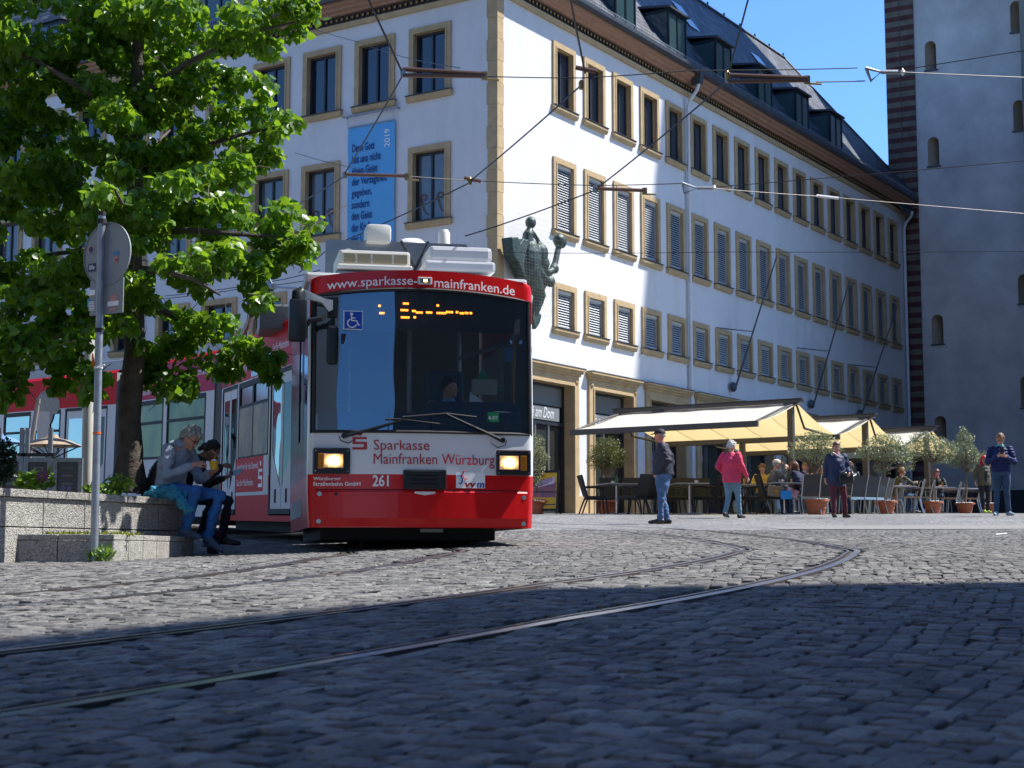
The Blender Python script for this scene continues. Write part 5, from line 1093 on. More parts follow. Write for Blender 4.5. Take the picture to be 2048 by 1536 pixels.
b = MB(); b.bbox(-.13, .13, -.03, .03, 0, .2, .012); tag(b.build('carrier_bag', mat('bag_blue', (.02, .25, .60), .4), None, loc=G(1560, 36.7) + Vector((.12, 0, .36)), rot=(0, 0, .1)), 'bright blue carrier bag hanging beside the tan bag', 'bag')
b = MB(); b.bbox(-.16, .16, -.04, .04, 0, .2, .02); tag(b.build('carrier_bag', mat('bag_red', (.45, .03, .06), .4, var=.6, vscale=8, col2=(.7, .66, .66)), None, loc=G(1567, 36.9) + Vector((.14, 0, .42)), rot=(0, .4, .2)), 'red and white carrier bag under the table edge beside the blue bag', 'bag')
M['cup'] = mat('white_china', (.75, .74, .72), .3)
for px, d, dx, dy, lb in ((1233, 38.6, -.1, .1, 'white coffee cup on the table by the leftmost wicker chair'), (1378, 38.0, .15, -.1, 'white coffee cup on the table right of the cap man'), (1567, 37.2, -.15, -.15, 'white coffee cup in front of the man in the pale cap'), (1790, 43.2, .1, -.1, 'white coffee cup in front of the hooded guest'), (1868, 45.3, -.1, -.15, 'white coffee cup in front of the guest in black')):
    b = MB(); b.lathe([(.0, .004), (.07, .004), (.075, .012), (.03, .012), (.034, .05), (.045, .075), (.04, .075), (.0, .02)], 14); b.tube([(.04, 0, .06), (.068, 0, .05), (.04, 0, .03)], .006, 5); tag(b.build('coffee_cup', M['cup'], None, True, G(px, d) + Vector((dx, dy, .75))), lb, 'cup')
for px, d, dx, dy, lb in ((1567, 37.2, .18, .1, 'tall drinking glass on the table of the man in the pale cap'), (1868, 45.3, .2, 0, 'tall drinking glass on the table of the guest in black'), (1487, 40.2, 0, 0, 'tall drinking glass on the table behind the pink jacket')):
    b = MB(); b.lathe([(.025, 0), (.035, .16), (.03, .16), (.0, .02)], 12); tag(b.build('drinking_glass', mat('pale_drink', (.45, .28, .08), .1), None, True, G(px, d) + Vector((dx, dy, .751))), lb, 'glass')
# ---- olive trees in terracotta tubs
M['terracotta'] = mat('terracotta', (.42, .135, .065), .8, var=.14, vscale=7, bump=.15, bscale=30)
M['pebbles'] = mat('white_pebbles', (.62, .60, .56), .8, var=.3, vscale=50, bump=.9, bscale=60)
M['olive_bark'] = mat('olive_bark', (.17, .12, .085), .85, var=.3, vscale=12, bump=.5, bscale=50)
def leaf_mat(name, c1, c2, trans, tc, rough=.45, spec=.5):
    m = bpy.data.materials.new(name); m.use_nodes = True; t = m.node_tree; N, L = t.nodes, t.links; b = N['Principled BSDF']
    ge = N.new('ShaderNodeNewGeometry'); rp = N.new('ShaderNodeValToRGB'); rp.color_ramp.elements[0].color = (*c1, 1); rp.color_ramp.elements[1].color = (*c2, 1); L.new(ge.outputs['Random Per Island'], rp.inputs[0]); L.new(rp.outputs[0], b.inputs['Base Color'])
    b.inputs['Roughness'].default_value = rough; b.inputs['Specular IOR Level'].default_value = spec
    tl = N.new('ShaderNodeBsdfTranslucent'); tl.inputs[0].default_value = (*tc, 1); mx = N.new('ShaderNodeMixShader'); mx.inputs[0].default_value = trans
    L.new(b.outputs[0], mx.inputs[1]); L.new(tl.outputs[0], mx.inputs[2]); L.new(mx.outputs[0], N['Material Output'].inputs[0]); return m
M['olive_leaf'] = leaf_mat('olive_leaf', (.09, .115, .055), (.33, .36, .22), .25, (.26, .31, .11), .4, .6)
M['bush_leaf'] = leaf_mat('bush_leaf', (.045, .06, .012), (.12, .135, .03), .25, (.2, .22, .03))
def leaf_cloud(name, clumps, n, size, wid, m, parent, seed, droop=.2, shape='lance', outward=.5):
    """n small leaves spread through a list of (centre, radius vector) clumps, one mesh"""
    rg = np.random.default_rng(seed); vol = np.array([c[1][0] * c[1][1] * c[1][2] for c in clumps]) ** .75; cnt = np.maximum(3, (n * vol / vol.sum()).astype(int)); P = []; OUT = []
    for (c, r), k in zip(clumps, cnt):
        d = rg.normal(0, 1, (k, 3)); d /= np.linalg.norm(d, axis=1)[:, None]; rr = rg.uniform(.15, 1, (k, 1)) ** .45
        P.append(np.array(c) + d * rr * np.array(r)); OUT.append(d)
    P = np.concatenate(P); OUT = np.concatenate(OUT); n = len(P)
    ax = rg.normal(0, .8, (n, 3)) + OUT * outward; ax[:, 2] -= droop; ax /= np.linalg.norm(ax, axis=1)[:, None]
    nn = OUT * .6 + rg.normal(0, .6, (n, 3)); nn[:, 2] += .6; side = np.cross(ax, nn); side /= np.linalg.norm(side, axis=1)[:, None] + 1e-9; up = np.cross(side, ax)
    s = size * rg.uniform(.65, 1.25, (n, 1))
    if shape == 'lance': out = [(0, 0, 0), (.45, .5, .04), (1, 0, -.05), (.45, -.5, .04)]; faces = [(0, 1, 2), (0, 2, 3)]
    else: out = [(0, 0, 0), (-.02, .30, .03), (.28, .52, .05), (.66, .36, .0), (1.05, 0, -.12), (.66, -.36, .0), (.28, -.52, .05), (-.02, -.30, .03)]; faces = [(0, 1, 2, 3), (0, 3, 4), (0, 4, 5), (0, 5, 6, 7)]
    k = len(out); V = np.zeros((n, k, 3))
    for i, (a, b_, c_) in enumerate(out): V[:, i] = P + ax * s * a + side * s * b_ * wid + up * s * c_
    me = bpy.data.meshes.new(name); me.vertices.add(n * k); me.vertices.foreach_set('co', V.ravel())
    lp = np.concatenate([np.array(f) for f in faces]); ln_ = [len(f) for f in faces]
    al = (lp[None] + (np.arange(n) * k)[:, None]).ravel(); me.loops.add(len(al)); me.loops.foreach_set('vertex_index', al.astype(np.int32))
    me.polygons.add(n * len(faces)); tot = np.tile(np.array(ln_), n); st_ = np.concatenate([[0], np.cumsum(tot)[:-1]]); me.polygons.foreach_set('loop_start', st_.astype(np.int32)); me.update(calc_edges=True); me.validate(); me.materials.append(m); return link(name, me, parent)
def potted_tree(label, px, d, r_pot, h_pot, trunk, crown, n, seed, leaf='olive_leaf', nm='olive_tree', dark=False, lean=.0):
    p = G(px, d); t = thing(nm, label, 'tree', p, 0, 'potted trees on the terrace'); r_, h = r_pot, h_pot
    b = MB(); b.lathe([(r_ * .62, 0), (r_ * .72, h * .38), (r_ * .755, h * .38), (r_ * .755, h * .44), (r_ * .73, h * .46), (r_ * .86, h * .84), (r_, h * .86), (r_, h), (r_ * .9, h), (r_ * .88, h * .9), (.01, h * .9)], 28); b.build('tub', M['terracotta'], t, smooth=True)
    rg = random.Random(seed); b = MB()
    for i in range(60):
        a, q = rg.uniform(0, 6.28), r_ * .85 * math.sqrt(rg.random()); x, y = q * math.cos(a), q * math.sin(a); s = rg.uniform(.025, .045); b.lathe([(0, -s * .7), (s, 0), (0, s * .7)], 6, 0, (x, y, h * .92 + .02))
    b.build('pebbles', M['pebbles'], t, smooth=True)
    zc_ = crown[0][2]; b = MB(); b.tube([(0, 0, h * .8), (.02 + lean * .3, 0, h + (trunk - h) * .4), (-.01 + lean * .6, .01, h + (trunk - h) * .75), (lean, 0, trunk)], [.042, .034, .03, .028], 8)
    for (cx, cy, cz, rx, ry, rz) in crown: b.tube([(lean, 0, trunk - .05), ((lean + cx) / 2, cy / 2, (trunk + cz) / 2), (cx, cy, cz)], [.024, .014, .006], 5)
    for i in range(14):
        c = rg.choice(crown); b.tube([(lean, 0, trunk - rg.uniform(0, .1)), (c[0] * .6 + rg.uniform(-.1, .1), c[1] * .6, (trunk + c[2]) / 2), (c[0] + rg.uniform(-1, 1) * c[3] * .8, c[1] + rg.uniform(-1, 1) * c[4] * .8, c[2] + rg.uniform(-.7, .8) * c[5])], [.014, .009, .004], 4)
    b.build('trunk', M['olive_bark'], t, smooth=True)
    leaf_cloud('crown', [((c[0], c[1], c[2]), (c[3], c[4], c[5])) for c in crown], n, .075, .30, M[leaf], t, seed, 0.05, 'lance', .55); return t
potted_tree('olive tree in a terracotta tub left of the woman in the navy coat', 1630, 36.9, .305, .36, 1.05, [(-.1, 0, 1.62, .42, .36, .34), (-.38, .05, 1.5, .30, .3, .22), (.32, 0, 1.55, .36, .3, .24), (.1, .1, 1.78, .38, .3, .2), (.05, 0, 1.3, .25, .25, .16)], 2300, 11)
potted_tree('broad olive tree in a terracotta tub right of the leather-jacket guest', 1768, 40.6, .30, .34, 1.15, [(-.1, 0, 1.7, .5, .45, .34), (-.48, 0, 1.6, .28, .3, .2), (.42, .1, 1.6, .42, .36, .3), (.05, 0, 1.9, .42, .35, .2), (-.05, 0, 1.22, .22, .2, .2), (.6, 0, 1.3, .2, .2, .18)], 3000, 12)
potted_tree('olive tree in a terracotta tub in front of the guest in black', 1862, 43.4, .285, .33, 1.45, [(0, 0, 1.85, .55, .45, .34), (-.5, 0, 1.8, .34, .3, .26), (.45, .1, 1.78, .34, .36, .3), (-.2, 0, 2.1, .42, .35, .16), (.25, 0, 1.5, .3, .25, .15)], 3000, 13)
potted_tree('slender olive tree in a terracotta tub left of the red-haired woman', 1926, 45.4, .285, .30, 1.25, [(-.05, 0, 1.8, .42, .4, .32), (.05, 0, 2.15, .3, .25, .22), (.0, 0, 2.38, .13, .1, .14), (-.25, 0, 1.5, .26, .24, .18), (.2, 0, 1.35, .18, .2, .18), (.28, 0, 1.7, .22, .2, .25)], 2600, 14, lean=.12)
potted_tree('olive tree in a terracotta tub behind the man with the phone', 1976, 48, .27, .30, 1.1, [(-.1, 0, 1.6, .35, .35, .25), (.1, 0, 1.85, .25, .25, .14)], 900, 15)
potted_tree('dense olive-green bush in a terracotta tub against the café pier', 1212, 41.6, .30, .34, 1.0, [(0, 0, 1.6, .44, .4, .42), (-.2, 0, 1.45, .33, .3, .3), (.26, 0, 1.5, .33, .3, .3), (.1, 0, 1.85, .3, .28, .2)], 2600, 16, 'bush_leaf', 'bay_tree')
potted_tree('pale olive tree in a tub half hidden by the front corner of the tram', 1072, 39.8, .30, .34, .95, [(0, 0, 1.75, .25, .25, .3), (.1, 0, 1.45, .22, .2, .2), (.05, 0, 1.12, .2, .2, .14), (0, 0, .85, .2, .2, .15)], 1300, 17)
# ---- menu board by the door
p = G(1098, 39.6); ab = thing('menu_board', 'folding pavement board with a yellow poster beside the café door', 'sign board', p + Vector((0, 0, .01)), -.28)
M['yellow'] = mat('poster_yellow', (.72, .42, .02), .5); M['poster_violet'] = mat('poster_picture', (.10, .09, .20), .5, var=.9, vscale=9, col2=(.45, .14, .10)); M['poster_label'] = mat('poster_label', (.62, .58, .70), .5); M['poster_ink'] = mat('poster_ink', (.03, .05, .12), .6); M['ink_violet'] = mat('poster_violet_ink', (.25, .03, .25), .6)
Tb = Matrix.Translation((-.14, 0, 0)) @ Matrix.Rotation(-.17, 4, 'X'); b = MB()
for a in ((-.36, -.31, 0, 1.12), (.31, .36, 0, 1.12), (-.31, .31, 1.06, 1.12), (-.31, .31, .07, .13)): b.box(a[0], a[1], -.02, .02, a[2], a[3], 0, Tb)
b.build('front_frame', M['black'], ab); b = MB(); b.box(-.31, .31, -.008, .008, .13, 1.06, 0, Tb); pb = b.build('poster', M['yellow'], ab)
def pb_(nm, x0, x1, z0, z1, m, y=-.011): b = MB(); b.add([Tb @ Vector(q) for q in ((x0, y, z0), (x1, y, z0), (x1, y, z1), (x0, y, z1))], [(0, 1, 2, 3)]); return b.build(nm, m, pb, recalc=False)
pb_('picture', -.29, .29, .42, .82, M['poster_violet']); pb_('stripe', -.29, .29, .22, .25, M['poster_ink'])
b = MB(); b.add([Tb @ Vector(q) for q in ((-.27, -.014, .66), (.24, -.014, .78), (.26, -.014, .95), (-.25, -.014, .84))], [(0, 1, 2, 3)]); b.build('label', M['poster_label'], pb, recalc=False)
b = MB()
for i, (z, w_) in enumerate(((.90, .40), (.86, .44), (.82, .40), (.78, .3))): 
    T2 = Tb @ Matrix.Translation((-.2, -.0155, z - .07)) @ Matrix.Rotation(-.23, 4, 'Y'); b.box(0, w_, -.0005, .0005, 0, .018, 0, T2)
b.build('printed_lines', M['ink_violet'], pb); b = MB()
for z, w_ in ((1.0, .18), (.97, .25), (.36, .3), (.32, .24)): b.add([Tb @ Vector(q) for q in ((-.26, -.012, z), (-.26 + w_, -.012, z), (-.26 + w_, -.012, z + .018), (-.26, -.012, z + .018))], [(0, 1, 2, 3)])
b.build('printed_lines', M['poster_ink'], pb, recalc=False)
b = MB(); T3 = Matrix.Translation((-.14, 0, 0)) @ Matrix.Translation((0, .38, 0)) @ Matrix.Rotation(.17, 4, 'X')
for a in ((-.36, -.32, 0, 1.12), (.32, .36, 0, 1.12), (-.32, .32, 1.06, 1.1)): b.box(a[0], a[1], -.015, .015, a[2], a[3], 0, T3)
b.box(-.5 + .0, .22, .06, .09, .55, .57); b.build('rear_frame', M['black'], ab)
# small signs on the shop front
b = MB(); b.box(-.18, .18, -.01, .01, 0, .26); sgn = tag(b.build('wall_sign', M['letter_white'], None, loc=toW(fR(12.6, -.28, 3.05)), rot=(0, 0, BR)), 'small white notice with a red border on the dark shop window', 'sign')
b = MB(); b.box(-.18, -.15, -.012, .012, 0, .26); b.box(.15, .18, -.012, .012, 0, .26); b.box(-.15, .15, -.012, .012, .23, .26); b.build('red_border', M['letter_red'], sgn)
# ================================================================ people
from mathutils import noise as mnoise
def mt(name, c, rough=.75, **k): return mat(name, c, rough, **k)
P_SKIN = mat('skin_tone', (.50, .26, .18), .55); P_SKIN2 = mat('skin_ruddy', (.52, .20, .14), .55); P_SKIN3 = mat('skin_brown', (.26, .12, .075), .55)
EYE = mat('eye_dark', (.02, .015, .012), .3); LIP = mat('lip', (.30, .08, .07), .5)
def limb(mb, pts, rs, n=10):
    pts = [Vector(p) for p in pts]; mb.tube(pts, rs, n)
    for p, r_ in zip(pts, rs): mb.lathe([(0, -r_), (r_ * .5, -r_ * .866), (r_ * .866, -r_ * .5), (r_, 0), (r_ * .866, r_ * .5), (r_ * .5, r_ * .866), (0, r_)], n, 0, p)
def loft(mb, secs, n=18):
    """stacked ellipses: (centre, side vector, half width, front vector, half depth)"""
    k = len(mb.v)
    for c, sv, a, fv, b_ in secs:
        c, sv, fv = Vector(c), Vector(sv), Vector(fv)
        for j in range(n): q = 2 * math.pi * j / n; mb.v.append(tuple(c + sv * (a * math.cos(q)) + fv * (b_ * math.sin(q))))
    for i in range(len(secs) - 1):
        for j in range(n): mb.f.append((k + i * n + j, k + i * n + (j + 1) % n, k + (i + 1) * n + (j + 1) % n, k + (i + 1) * n + j)); mb.m.append(0)
    mb.f.append(tuple(k + j for j in range(n))[::-1]); mb.f.append(tuple(k + (len(secs) - 1) * n + j for j in range(n))); mb.m += [0, 0]
def hand(mb, wrist, d, palm_n, curl, sc=1.0, left=False):
    wrist, d, nrm = Vector(wrist), Vector(d).normalized(), Vector(palm_n).normalized(); sd = d.cross(nrm).normalized(); nrm = sd.cross(d).normalized(); s = sc
    if left: sd = -sd
    loft(mb, [(wrist, sd, .026 * s, nrm, .02 * s), (wrist + d * .03 * s, sd, .034 * s, nrm, .018 * s), (wrist + d * .075 * s, sd, .042 * s, nrm, .016 * s), (wrist + d * .092 * s, sd, .038 * s, nrm, .013 * s)], 10)
    for i, (o, L_) in enumerate(((-.030, .070), (-.010, .080), (.011, .074), (.030, .058))):
        p = wrist + d * .085 * s + sd * o * s; a = curl; pts = [p]; q = p
        for f in (.45, .32, .25): dd = d * math.cos(a) + nrm * math.sin(a); q = q + dd * L_ * f * s; pts.append(q); a += curl * .9
        limb(mb, pts, [.0098 * s, .0094 * s, .0088 * s, .0078 * s], 6)
    p = wrist + d * .025 * s - sd * .028 * s; dd = (d * .7 - sd * .7 + nrm * .25 * curl).normalized(); d2 = (d * .9 - sd * .2 + nrm * .5 * curl).normalized(); limb(mb, [p, p + dd * .035 * s, p + dd * .035 * s + d2 * .032 * s, p + dd * .035 * s + d2 * .055 * s], [.014 * s, .0125 * s, .0105 * s, .009 * s], 6)
def head_pts(mb, c, fwd, up, s=1.0):
    c, f, u = Vector(c), Vector(fwd).normalized(), Vector(up).normalized(); r_ = f.cross(u).normalized(); u = r_.cross(f).normalized(); k = len(mb.v); n, m_ = 18, 13
    for i in range(m_):
        ph = math.pi * i / (m_ - 1); z = math.cos(ph); rr = math.sin(ph)
        for j in range(n):
            th = 2 * math.pi * j / n; x = rr * math.sin(th) * .076; y = rr * math.cos(th) * .096; zz = z * .118
            if zz < -.02:
                t = (-.02 - zz) / .098; x *= 1 - .42 * t; y = y * (1 - .30 * t) + .022 * t if y > 0 else y * (1 - .55 * t)
            if y > .07 and zz > -.09: y = .07 + (y - .07) * .6
            mb.v.append(tuple(c + (r_ * x + f * y + u * zz) * s))
    for i in range(m_ - 1):
        for j in range(n): mb.f.append((k + i * n + j, k + i * n + (j + 1) % n, k + (i + 1) * n + (j + 1) % n, k + (i + 1) * n + j)); mb.m.append(0)
    W_ = lambda x, y, z: c + (r_ * x + f * y + u * z) * s
    limb(mb, [W_(0, .082, .012), W_(0, .098, -.022), W_(0, .104, -.034)], [.010 * s, .013 * s, .014 * s], 8)      # nose
    limb(mb, [W_(-.016, .090, -.036), W_(.016, .090, -.036)], [.009 * s, .009 * s], 6)
    limb(mb, [W_(-.045, .074, .030), W_(0, .084, .027), W_(.045, .074, .030)], [.010 * s, .011 * s, .010 * s], 6)  # brow
    limb(mb, [W_(-.02, .078, -.066), W_(.02, .078, -.066)], [.011 * s, .011 * s], 6); limb(mb, [W_(0, .072, -.098), W_(0, .07, -.1)], [.02 * s, .02 * s], 8)
    for sx in (-1, 1): limb(mb, [W_(sx * .076, .0, .012), W_(sx * .080, -.006, -.004), W_(sx * .075, .0, -.03)], [.012 * s, .014 * s, .009 * s], 6)
    return W_
def crumple(o, amp, sc, seed=0):
    me = o.data; off = Vector((seed * 3.1, seed * 1.7, 0))
    ns = [v.normal.copy() for v in me.vertices]
    for v, n_ in zip(me.vertices, ns):
        p = v.co * sc + off; q = mnoise.noise(Vector((p.x, p.y, p.z * .6))) + .75 * mnoise.noise(Vector((p.x * 1.3, p.y * 1.3, p.z * 2.6 + p.x))) + .3 * mnoise.noise(p * 4.1); v.co += n_ * amp * 1.25 * q
    me.update()
def person(label, pos, rz, H=1.75, J=None, top=None, legs=None, shoes=None, skin=None, hair=None, hairstyle='short', cap=None, glasses=False, coat_hem=None, face=(0, 1, 0), headup=(0, 0, 1), curl=.5, shirt=None, group=None, vox=.0095, build_w=1.0, seated=False, fold=.010, hands=True, collar=None, quilt=False):
    s = H / 1.75; r0 = thing('person', label, 'person', pos, rz, group); skin = skin or P_SKIN; b = build_w
    D = dict(head=(0, .03, 1.625), neck=(0, .0, 1.47), chest=(0, -.01, 1.27), waist=(0, 0, 1.08), pelvis=(0, 0, .95), shR=(.185, -.01, 1.415), shL=(-.185, -.01, 1.415), elR=(.245, -.04, 1.13), elL=(-.245, -.04, 1.13), wrR=(.25, .05, .885), wrL=(-.25, .05, .885), hipR=(.092, 0, .90), hipL=(-.092, 0, .90), knR=(.10, .02, .49), knL=(-.10, .02, .49), anR=(.105, -.02, .085), anL=(-.105, -.02, .085), toeR=(.125, .16, .03), toeL=(-.125, .16, .03))
    D.update(J or {}); Q = {k: Vector(v) * s for k, v in D.items()}
    side = (Q['shR'] - Q['shL']).normalized(); hside = (Q['hipR'] - Q['hipL']).normalized(); spine = (Q['neck'] - Q['pelvis']).normalized(); fwd = spine.cross(side).normalized(); fwd = -fwd if fwd.y < 0 and not seated else fwd
    if fwd.dot(Vector((0, 1, 0))) < 0: fwd = -fwd
    hf = Vector((0, 1, 0)) if abs(hside.x) > .5 else fwd
    # --- body: one continuous skin
    mb = MB(); HF = Vector(face).normalized(); W_ = head_pts(mb, Q['head'], HF, headup, s); limb(mb, [Q['head'] - Vector(headup) * .07 * s - HF * .015 * s, Q['neck'] - spine * .02 * s], [.055 * s, .062 * s], 10)
    loft(mb, [(Q['pelvis'] - spine * .08 * s, hside, .15 * s * b, fwd, .10 * s * b), (Q['waist'], side, .135 * s * b, fwd, .095 * s * b), (Q['chest'], side, .155 * s * b, fwd, .10 * s * b), (Q['neck'] - spine * .06 * s, side, .15 * s * b, fwd, .075 * s), (Q['neck'], side, .07 * s, fwd, .06 * s)])
    for S in 'RL':
        limb(mb, [Q['sh' + S], Q['el' + S], Q['wr' + S]], [.05 * s, .042 * s, .028 * s]); limb(mb, [Q['hip' + S], Q['kn' + S], Q['an' + S]], [.075 * s, .05 * s, .035 * s]); limb(mb, [Q['an' + S] - Vector((0, 0, .02)), Q['toe' + S] * .6 + Q['an' + S] * .4 - Vector((0, 0, .02))], [.034 * s, .028 * s])
        if hands:
            d = (Q['wr' + S] - Q['el' + S]).normalized(); pn = (J or {}).get('palm' + S); pn = Vector(pn) if pn else (Vector((-1, 0, 0)) if S == 'R' else Vector((1, 0, 0))); hd = (J or {}).get('hand' + S); hand(mb, Q['wr' + S], Vector(hd) if hd else d, pn, curl, s, S == 'L')
    body = remesh(mb, 'body', vox * s, 3, [skin], r0)
    e = MB()
    for x in (-.030, .030): e.lathe([(0, -.006 * s), (.010 * s, 0), (0, .006 * s)], 8, 0, W_(x, .0805, .006), HF.to_track_quat('Z', 'Y').to_matrix())
    e.build('eyes', EYE, r0); e = MB(); limb(e, [W_(-.022, .083, -.062), W_(0, .090, -.060), W_(.022, .083, -.062)], [.004 * s, .005 * s, .004 * s], 6); e.build('mouth', LIP, r0)
    # --- trousers
    if legs:
        mb = MB(); loft(mb, [(Q['pelvis'] + spine * .05 * s, hside, .168 * s * b, fwd, .122 * s * b), (Q['pelvis'] - spine * .02 * s, hside, .182 * s * b, fwd, .13 * s * b), (Q['pelvis'] - spine * .10 * s, hside, .165 * s * b, fwd, .115 * s * b)])
        for S in 'RL': limb(mb, [Q['hip' + S], Q['hip' + S].lerp(Q['kn' + S], .5), Q['kn' + S], Q['kn' + S].lerp(Q['an' + S], .5), Q['an' + S] + Vector((0, 0, .0))], [.098 * s * b, .085 * s * b, .066 * s, .060 * s, .054 * s])
        t = remesh(mb, 'trousers', .014, 4, [legs], r0); crumple(t, fold, 9, 1)
    if shoes:
        for S in 'RL':
            a, tq = Q['an' + S], Q['toe' + S]; d = tq - a; d.z = 0; d.normalize(); sv = d.cross(Vector((0, 0, 1))); z0 = tq.z - .03 * s; tilt = (tq.z - .03 * s) - (a.z - .085 * s); mb = MB()
            def fp(t, up): return Vector((a.x, a.y, 0)) + d * t * s + Vector((0, 0, (a.z - .085 * s) + tilt * max(0, t) / .18 + up * s))
            limb(mb, [fp(-.045, .055), fp(.02, .06), fp(.08, .045), fp(.15, .036), fp(.19, .034)], [.046 * s, .05 * s, .042 * s, .036 * s, .030 * s]); loft(mb, [(fp(.07, .008), d, .145 * s, sv, .042 * s), (fp(.07, .03), d, .143 * s, sv, .041 * s)], 16)
            remesh(mb, 'shoe', .009, 3, [shoes], r0)
    # --- jacket or jumper
    if top:
        hem = coat_hem if coat_hem is not None else .93; hemv = Q['pelvis'] - spine * (.95 - hem) * s if not seated else Q['pelvis'] - spine * .02 * s; mb = MB()
        secs = [(hemv, hside, .192 * s * b, fwd, .145 * s * b), (Q['pelvis'] + spine * .06 * s, side, .185 * s * b, fwd, .142 * s * b), (Q['waist'] + spine * .02 * s, side, .178 * s * b, fwd, .138 * s * b), (Q['chest'], side, .195 * s * b, fwd, .145 * s * b), (Q['neck'] - spine * .075 * s, side, .165 * s * b, fwd, .112 * s), (Q['neck'] - spine * .02 * s, side, .10 * s, fwd, .085 * s), (Q['neck'] + spine * .02 * s, side, .075 * s, fwd, .072 * s)]
        loft(mb, secs)
        for S in 'RL': limb(mb, [Q['sh' + S], Q['sh' + S].lerp(Q['el' + S], .5), Q['el' + S], Q['el' + S].lerp(Q['wr' + S], .85)], [.071 * s * b, .066 * s * b, .06 * s * b, .045 * s])
        t = remesh(mb, 'jacket', .013, 4, [top] + ([shirt] if shirt else []), r0, (lambda c: 1 if (Vector(c) - Q['chest']).dot(fwd) > .05 * s and abs((Vector(c) - Q['chest']).dot(side)) < .045 * s * (1 + max(0, (c.z - Q['chest'].z) * 1.5)) and c.z > Q['pelvis'].z + .02 * s else 0) if shirt else None)
        if quilt:
            me = t.data
            ns = [v.normal.copy() for v in me.vertices]
            for v, n_ in zip(me.vertices, ns): v.co += n_ * .012 * abs(math.sin(v.co.z * 46)) - n_ * .006
        crumple(t, fold, 8, 2)
    if collar:
        mb = MB(); n0 = Q['neck']; loft(mb, [(n0 - spine * .03 * s, side, .088 * s, fwd, .08 * s), (n0 + spine * .045 * s, side, .075 * s, fwd, .074 * s)]); remesh(mb, 'collar', .01, 2, [collar], r0)
    # --- hair, cap, glasses
    if hair:
        mb = MB(); hc = Q['head']; u = Vector(headup).normalized(); rgt = HF.cross(u).normalized(); u = rgt.cross(HF)
        Tm = Matrix((rgt, HF, u)).transposed()
        if hairstyle in ('short', 'curly', 'long', 'grey_mop'):
            rr = {'short': (.093, .113, .136), 'curly': (.106, .122, .142), 'long': (.098, .116, .138), 'grey_mop': (.100, .120, .140)}[hairstyle]
            if cap: rr = (.080, .102, .118)
            k = len(mb.v); n_, m_ = 20, 12
            for i in range(m_):
                ph = math.pi * .62 * i / (m_ - 1)
                for j in range(n_):
                    th = 2 * math.pi * j / n_; frontness = math.cos(th); lim = .37 if frontness > .45 else (.50 if frontness > -.1 else .60 if hairstyle != 'long' else .62); p_ = min(ph, math.pi * lim)
                    sp = 1 + .05 * mnoise.noise(Vector((th * 3, ph * 6, H * 7)))
                    mb.v.append(tuple(hc + Tm @ Vector((math.sin(p_) * math.sin(th) * rr[0], math.sin(p_) * math.cos(th) * rr[1] - .006, math.cos(p_) * rr[2] + .004)) * s * sp))
            for i in range(m_ - 1):
                for j in range(n_): mb.f.append((k + i * n_ + j, k + i * n_ + (j + 1) % n_, k + (i + 1) * n_ + (j + 1) % n_, k + (i + 1) * n_ + j)); mb.m.append(0)
            mb.f.append(tuple(k + (m_ - 1) * n_ + j for j in range(n_))); mb.m.append(0)
        if hairstyle == 'long':
            for x in (-1, 1): limb(mb, [W_(x * .07, -.02, .05), W_(x * .088, -.02, -.06), W_(x * .085, .0, -.15), W_(x * .10, .0, -.22)], [.035 * s, .04 * s, .04 * s, .025 * s])
            limb(mb, [W_(0, -.08, .03), W_(0, -.09, -.08), W_(0, -.085, -.2)], [.06 * s, .065 * s, .04 * s])
        if hairstyle == 'tied': limb(mb, [W_(0, -.02, .05), W_(0, -.03, .03)], [.092 * s, .09 * s], 12); limb(mb, [W_(0, -.11, .0), W_(0, -.13, -.05)], [.035 * s, .03 * s])
        o = remesh(mb, 'hair', .010, 2, [hair], r0); crumple(o, .002 if cap else .02 if hairstyle in ('curly', 'grey_mop') else .009, 30, 3)
    if cap:
        cm, pm = cap; u = Vector(headup).normalized(); rgt = HF.cross(u).normalized(); u = rgt.cross(HF); Tm = Matrix((rgt, HF, u)).transposed(); mb = MB()
        mb.lathe([(1, 0), (.99, .25), (.86, .6), (.5, .9), (0, 1)], 18, 0, Q['head'] + u * .035 * s - HF * .004 * s, Tm @ Matrix.Diagonal((.088 * s, .108 * s, .10 * s))); c_ = mb.build('cap', cm, r0, True); mb = MB()
        pk = [W_(.075 * math.sin(a), .07 + .10 * math.cos(a), .045 - .02 * math.cos(a)) for a in np.linspace(-1.45, 1.45, 9)]; mb.prism(pk, u * .012 * s); mb.build('peak', pm, c_)
    if glasses:
        mb = MB()
        for x in (-.032, .032): mb.tube([W_(x + .024 * math.cos(a), .099, .004 + .018 * math.sin(a)) for a in np.linspace(0, 6.283, 11)], .0032 * s, 4)
        mb.tube([W_(-.056, .098, .008), W_(-.08, .0, .012)], .003 * s, 4); mb.tube([W_(.056, .098, .008), W_(.08, .0, .012)], .003 * s, 4); mb.tube([W_(-.01, .101, .006), W_(.01, .101, .006)], .003 * s, 4); mb.build('glasses', EYE if glasses is True else glasses, r0)
    r0['W'] = 0; del r0['W']; return r0, Q, W_
JEANS = mt('jeans', (.055, .115, .24), .85, var=.35, vscale=7); JEANS2 = mt('pale_jeans', (.13, .24, .33), .85, var=.25, vscale=6); JEANS3 = mt('dark_jeans', (.025, .06, .12), .85, var=.35, vscale=6)
NAVY = mt('navy_cloth', (.012, .013, .028), .7); BLACKC = mt('black_cloth', (.008, .008, .010), .7); SHOE_D = mt('dark_shoe', (.015, .010, .010), .45)
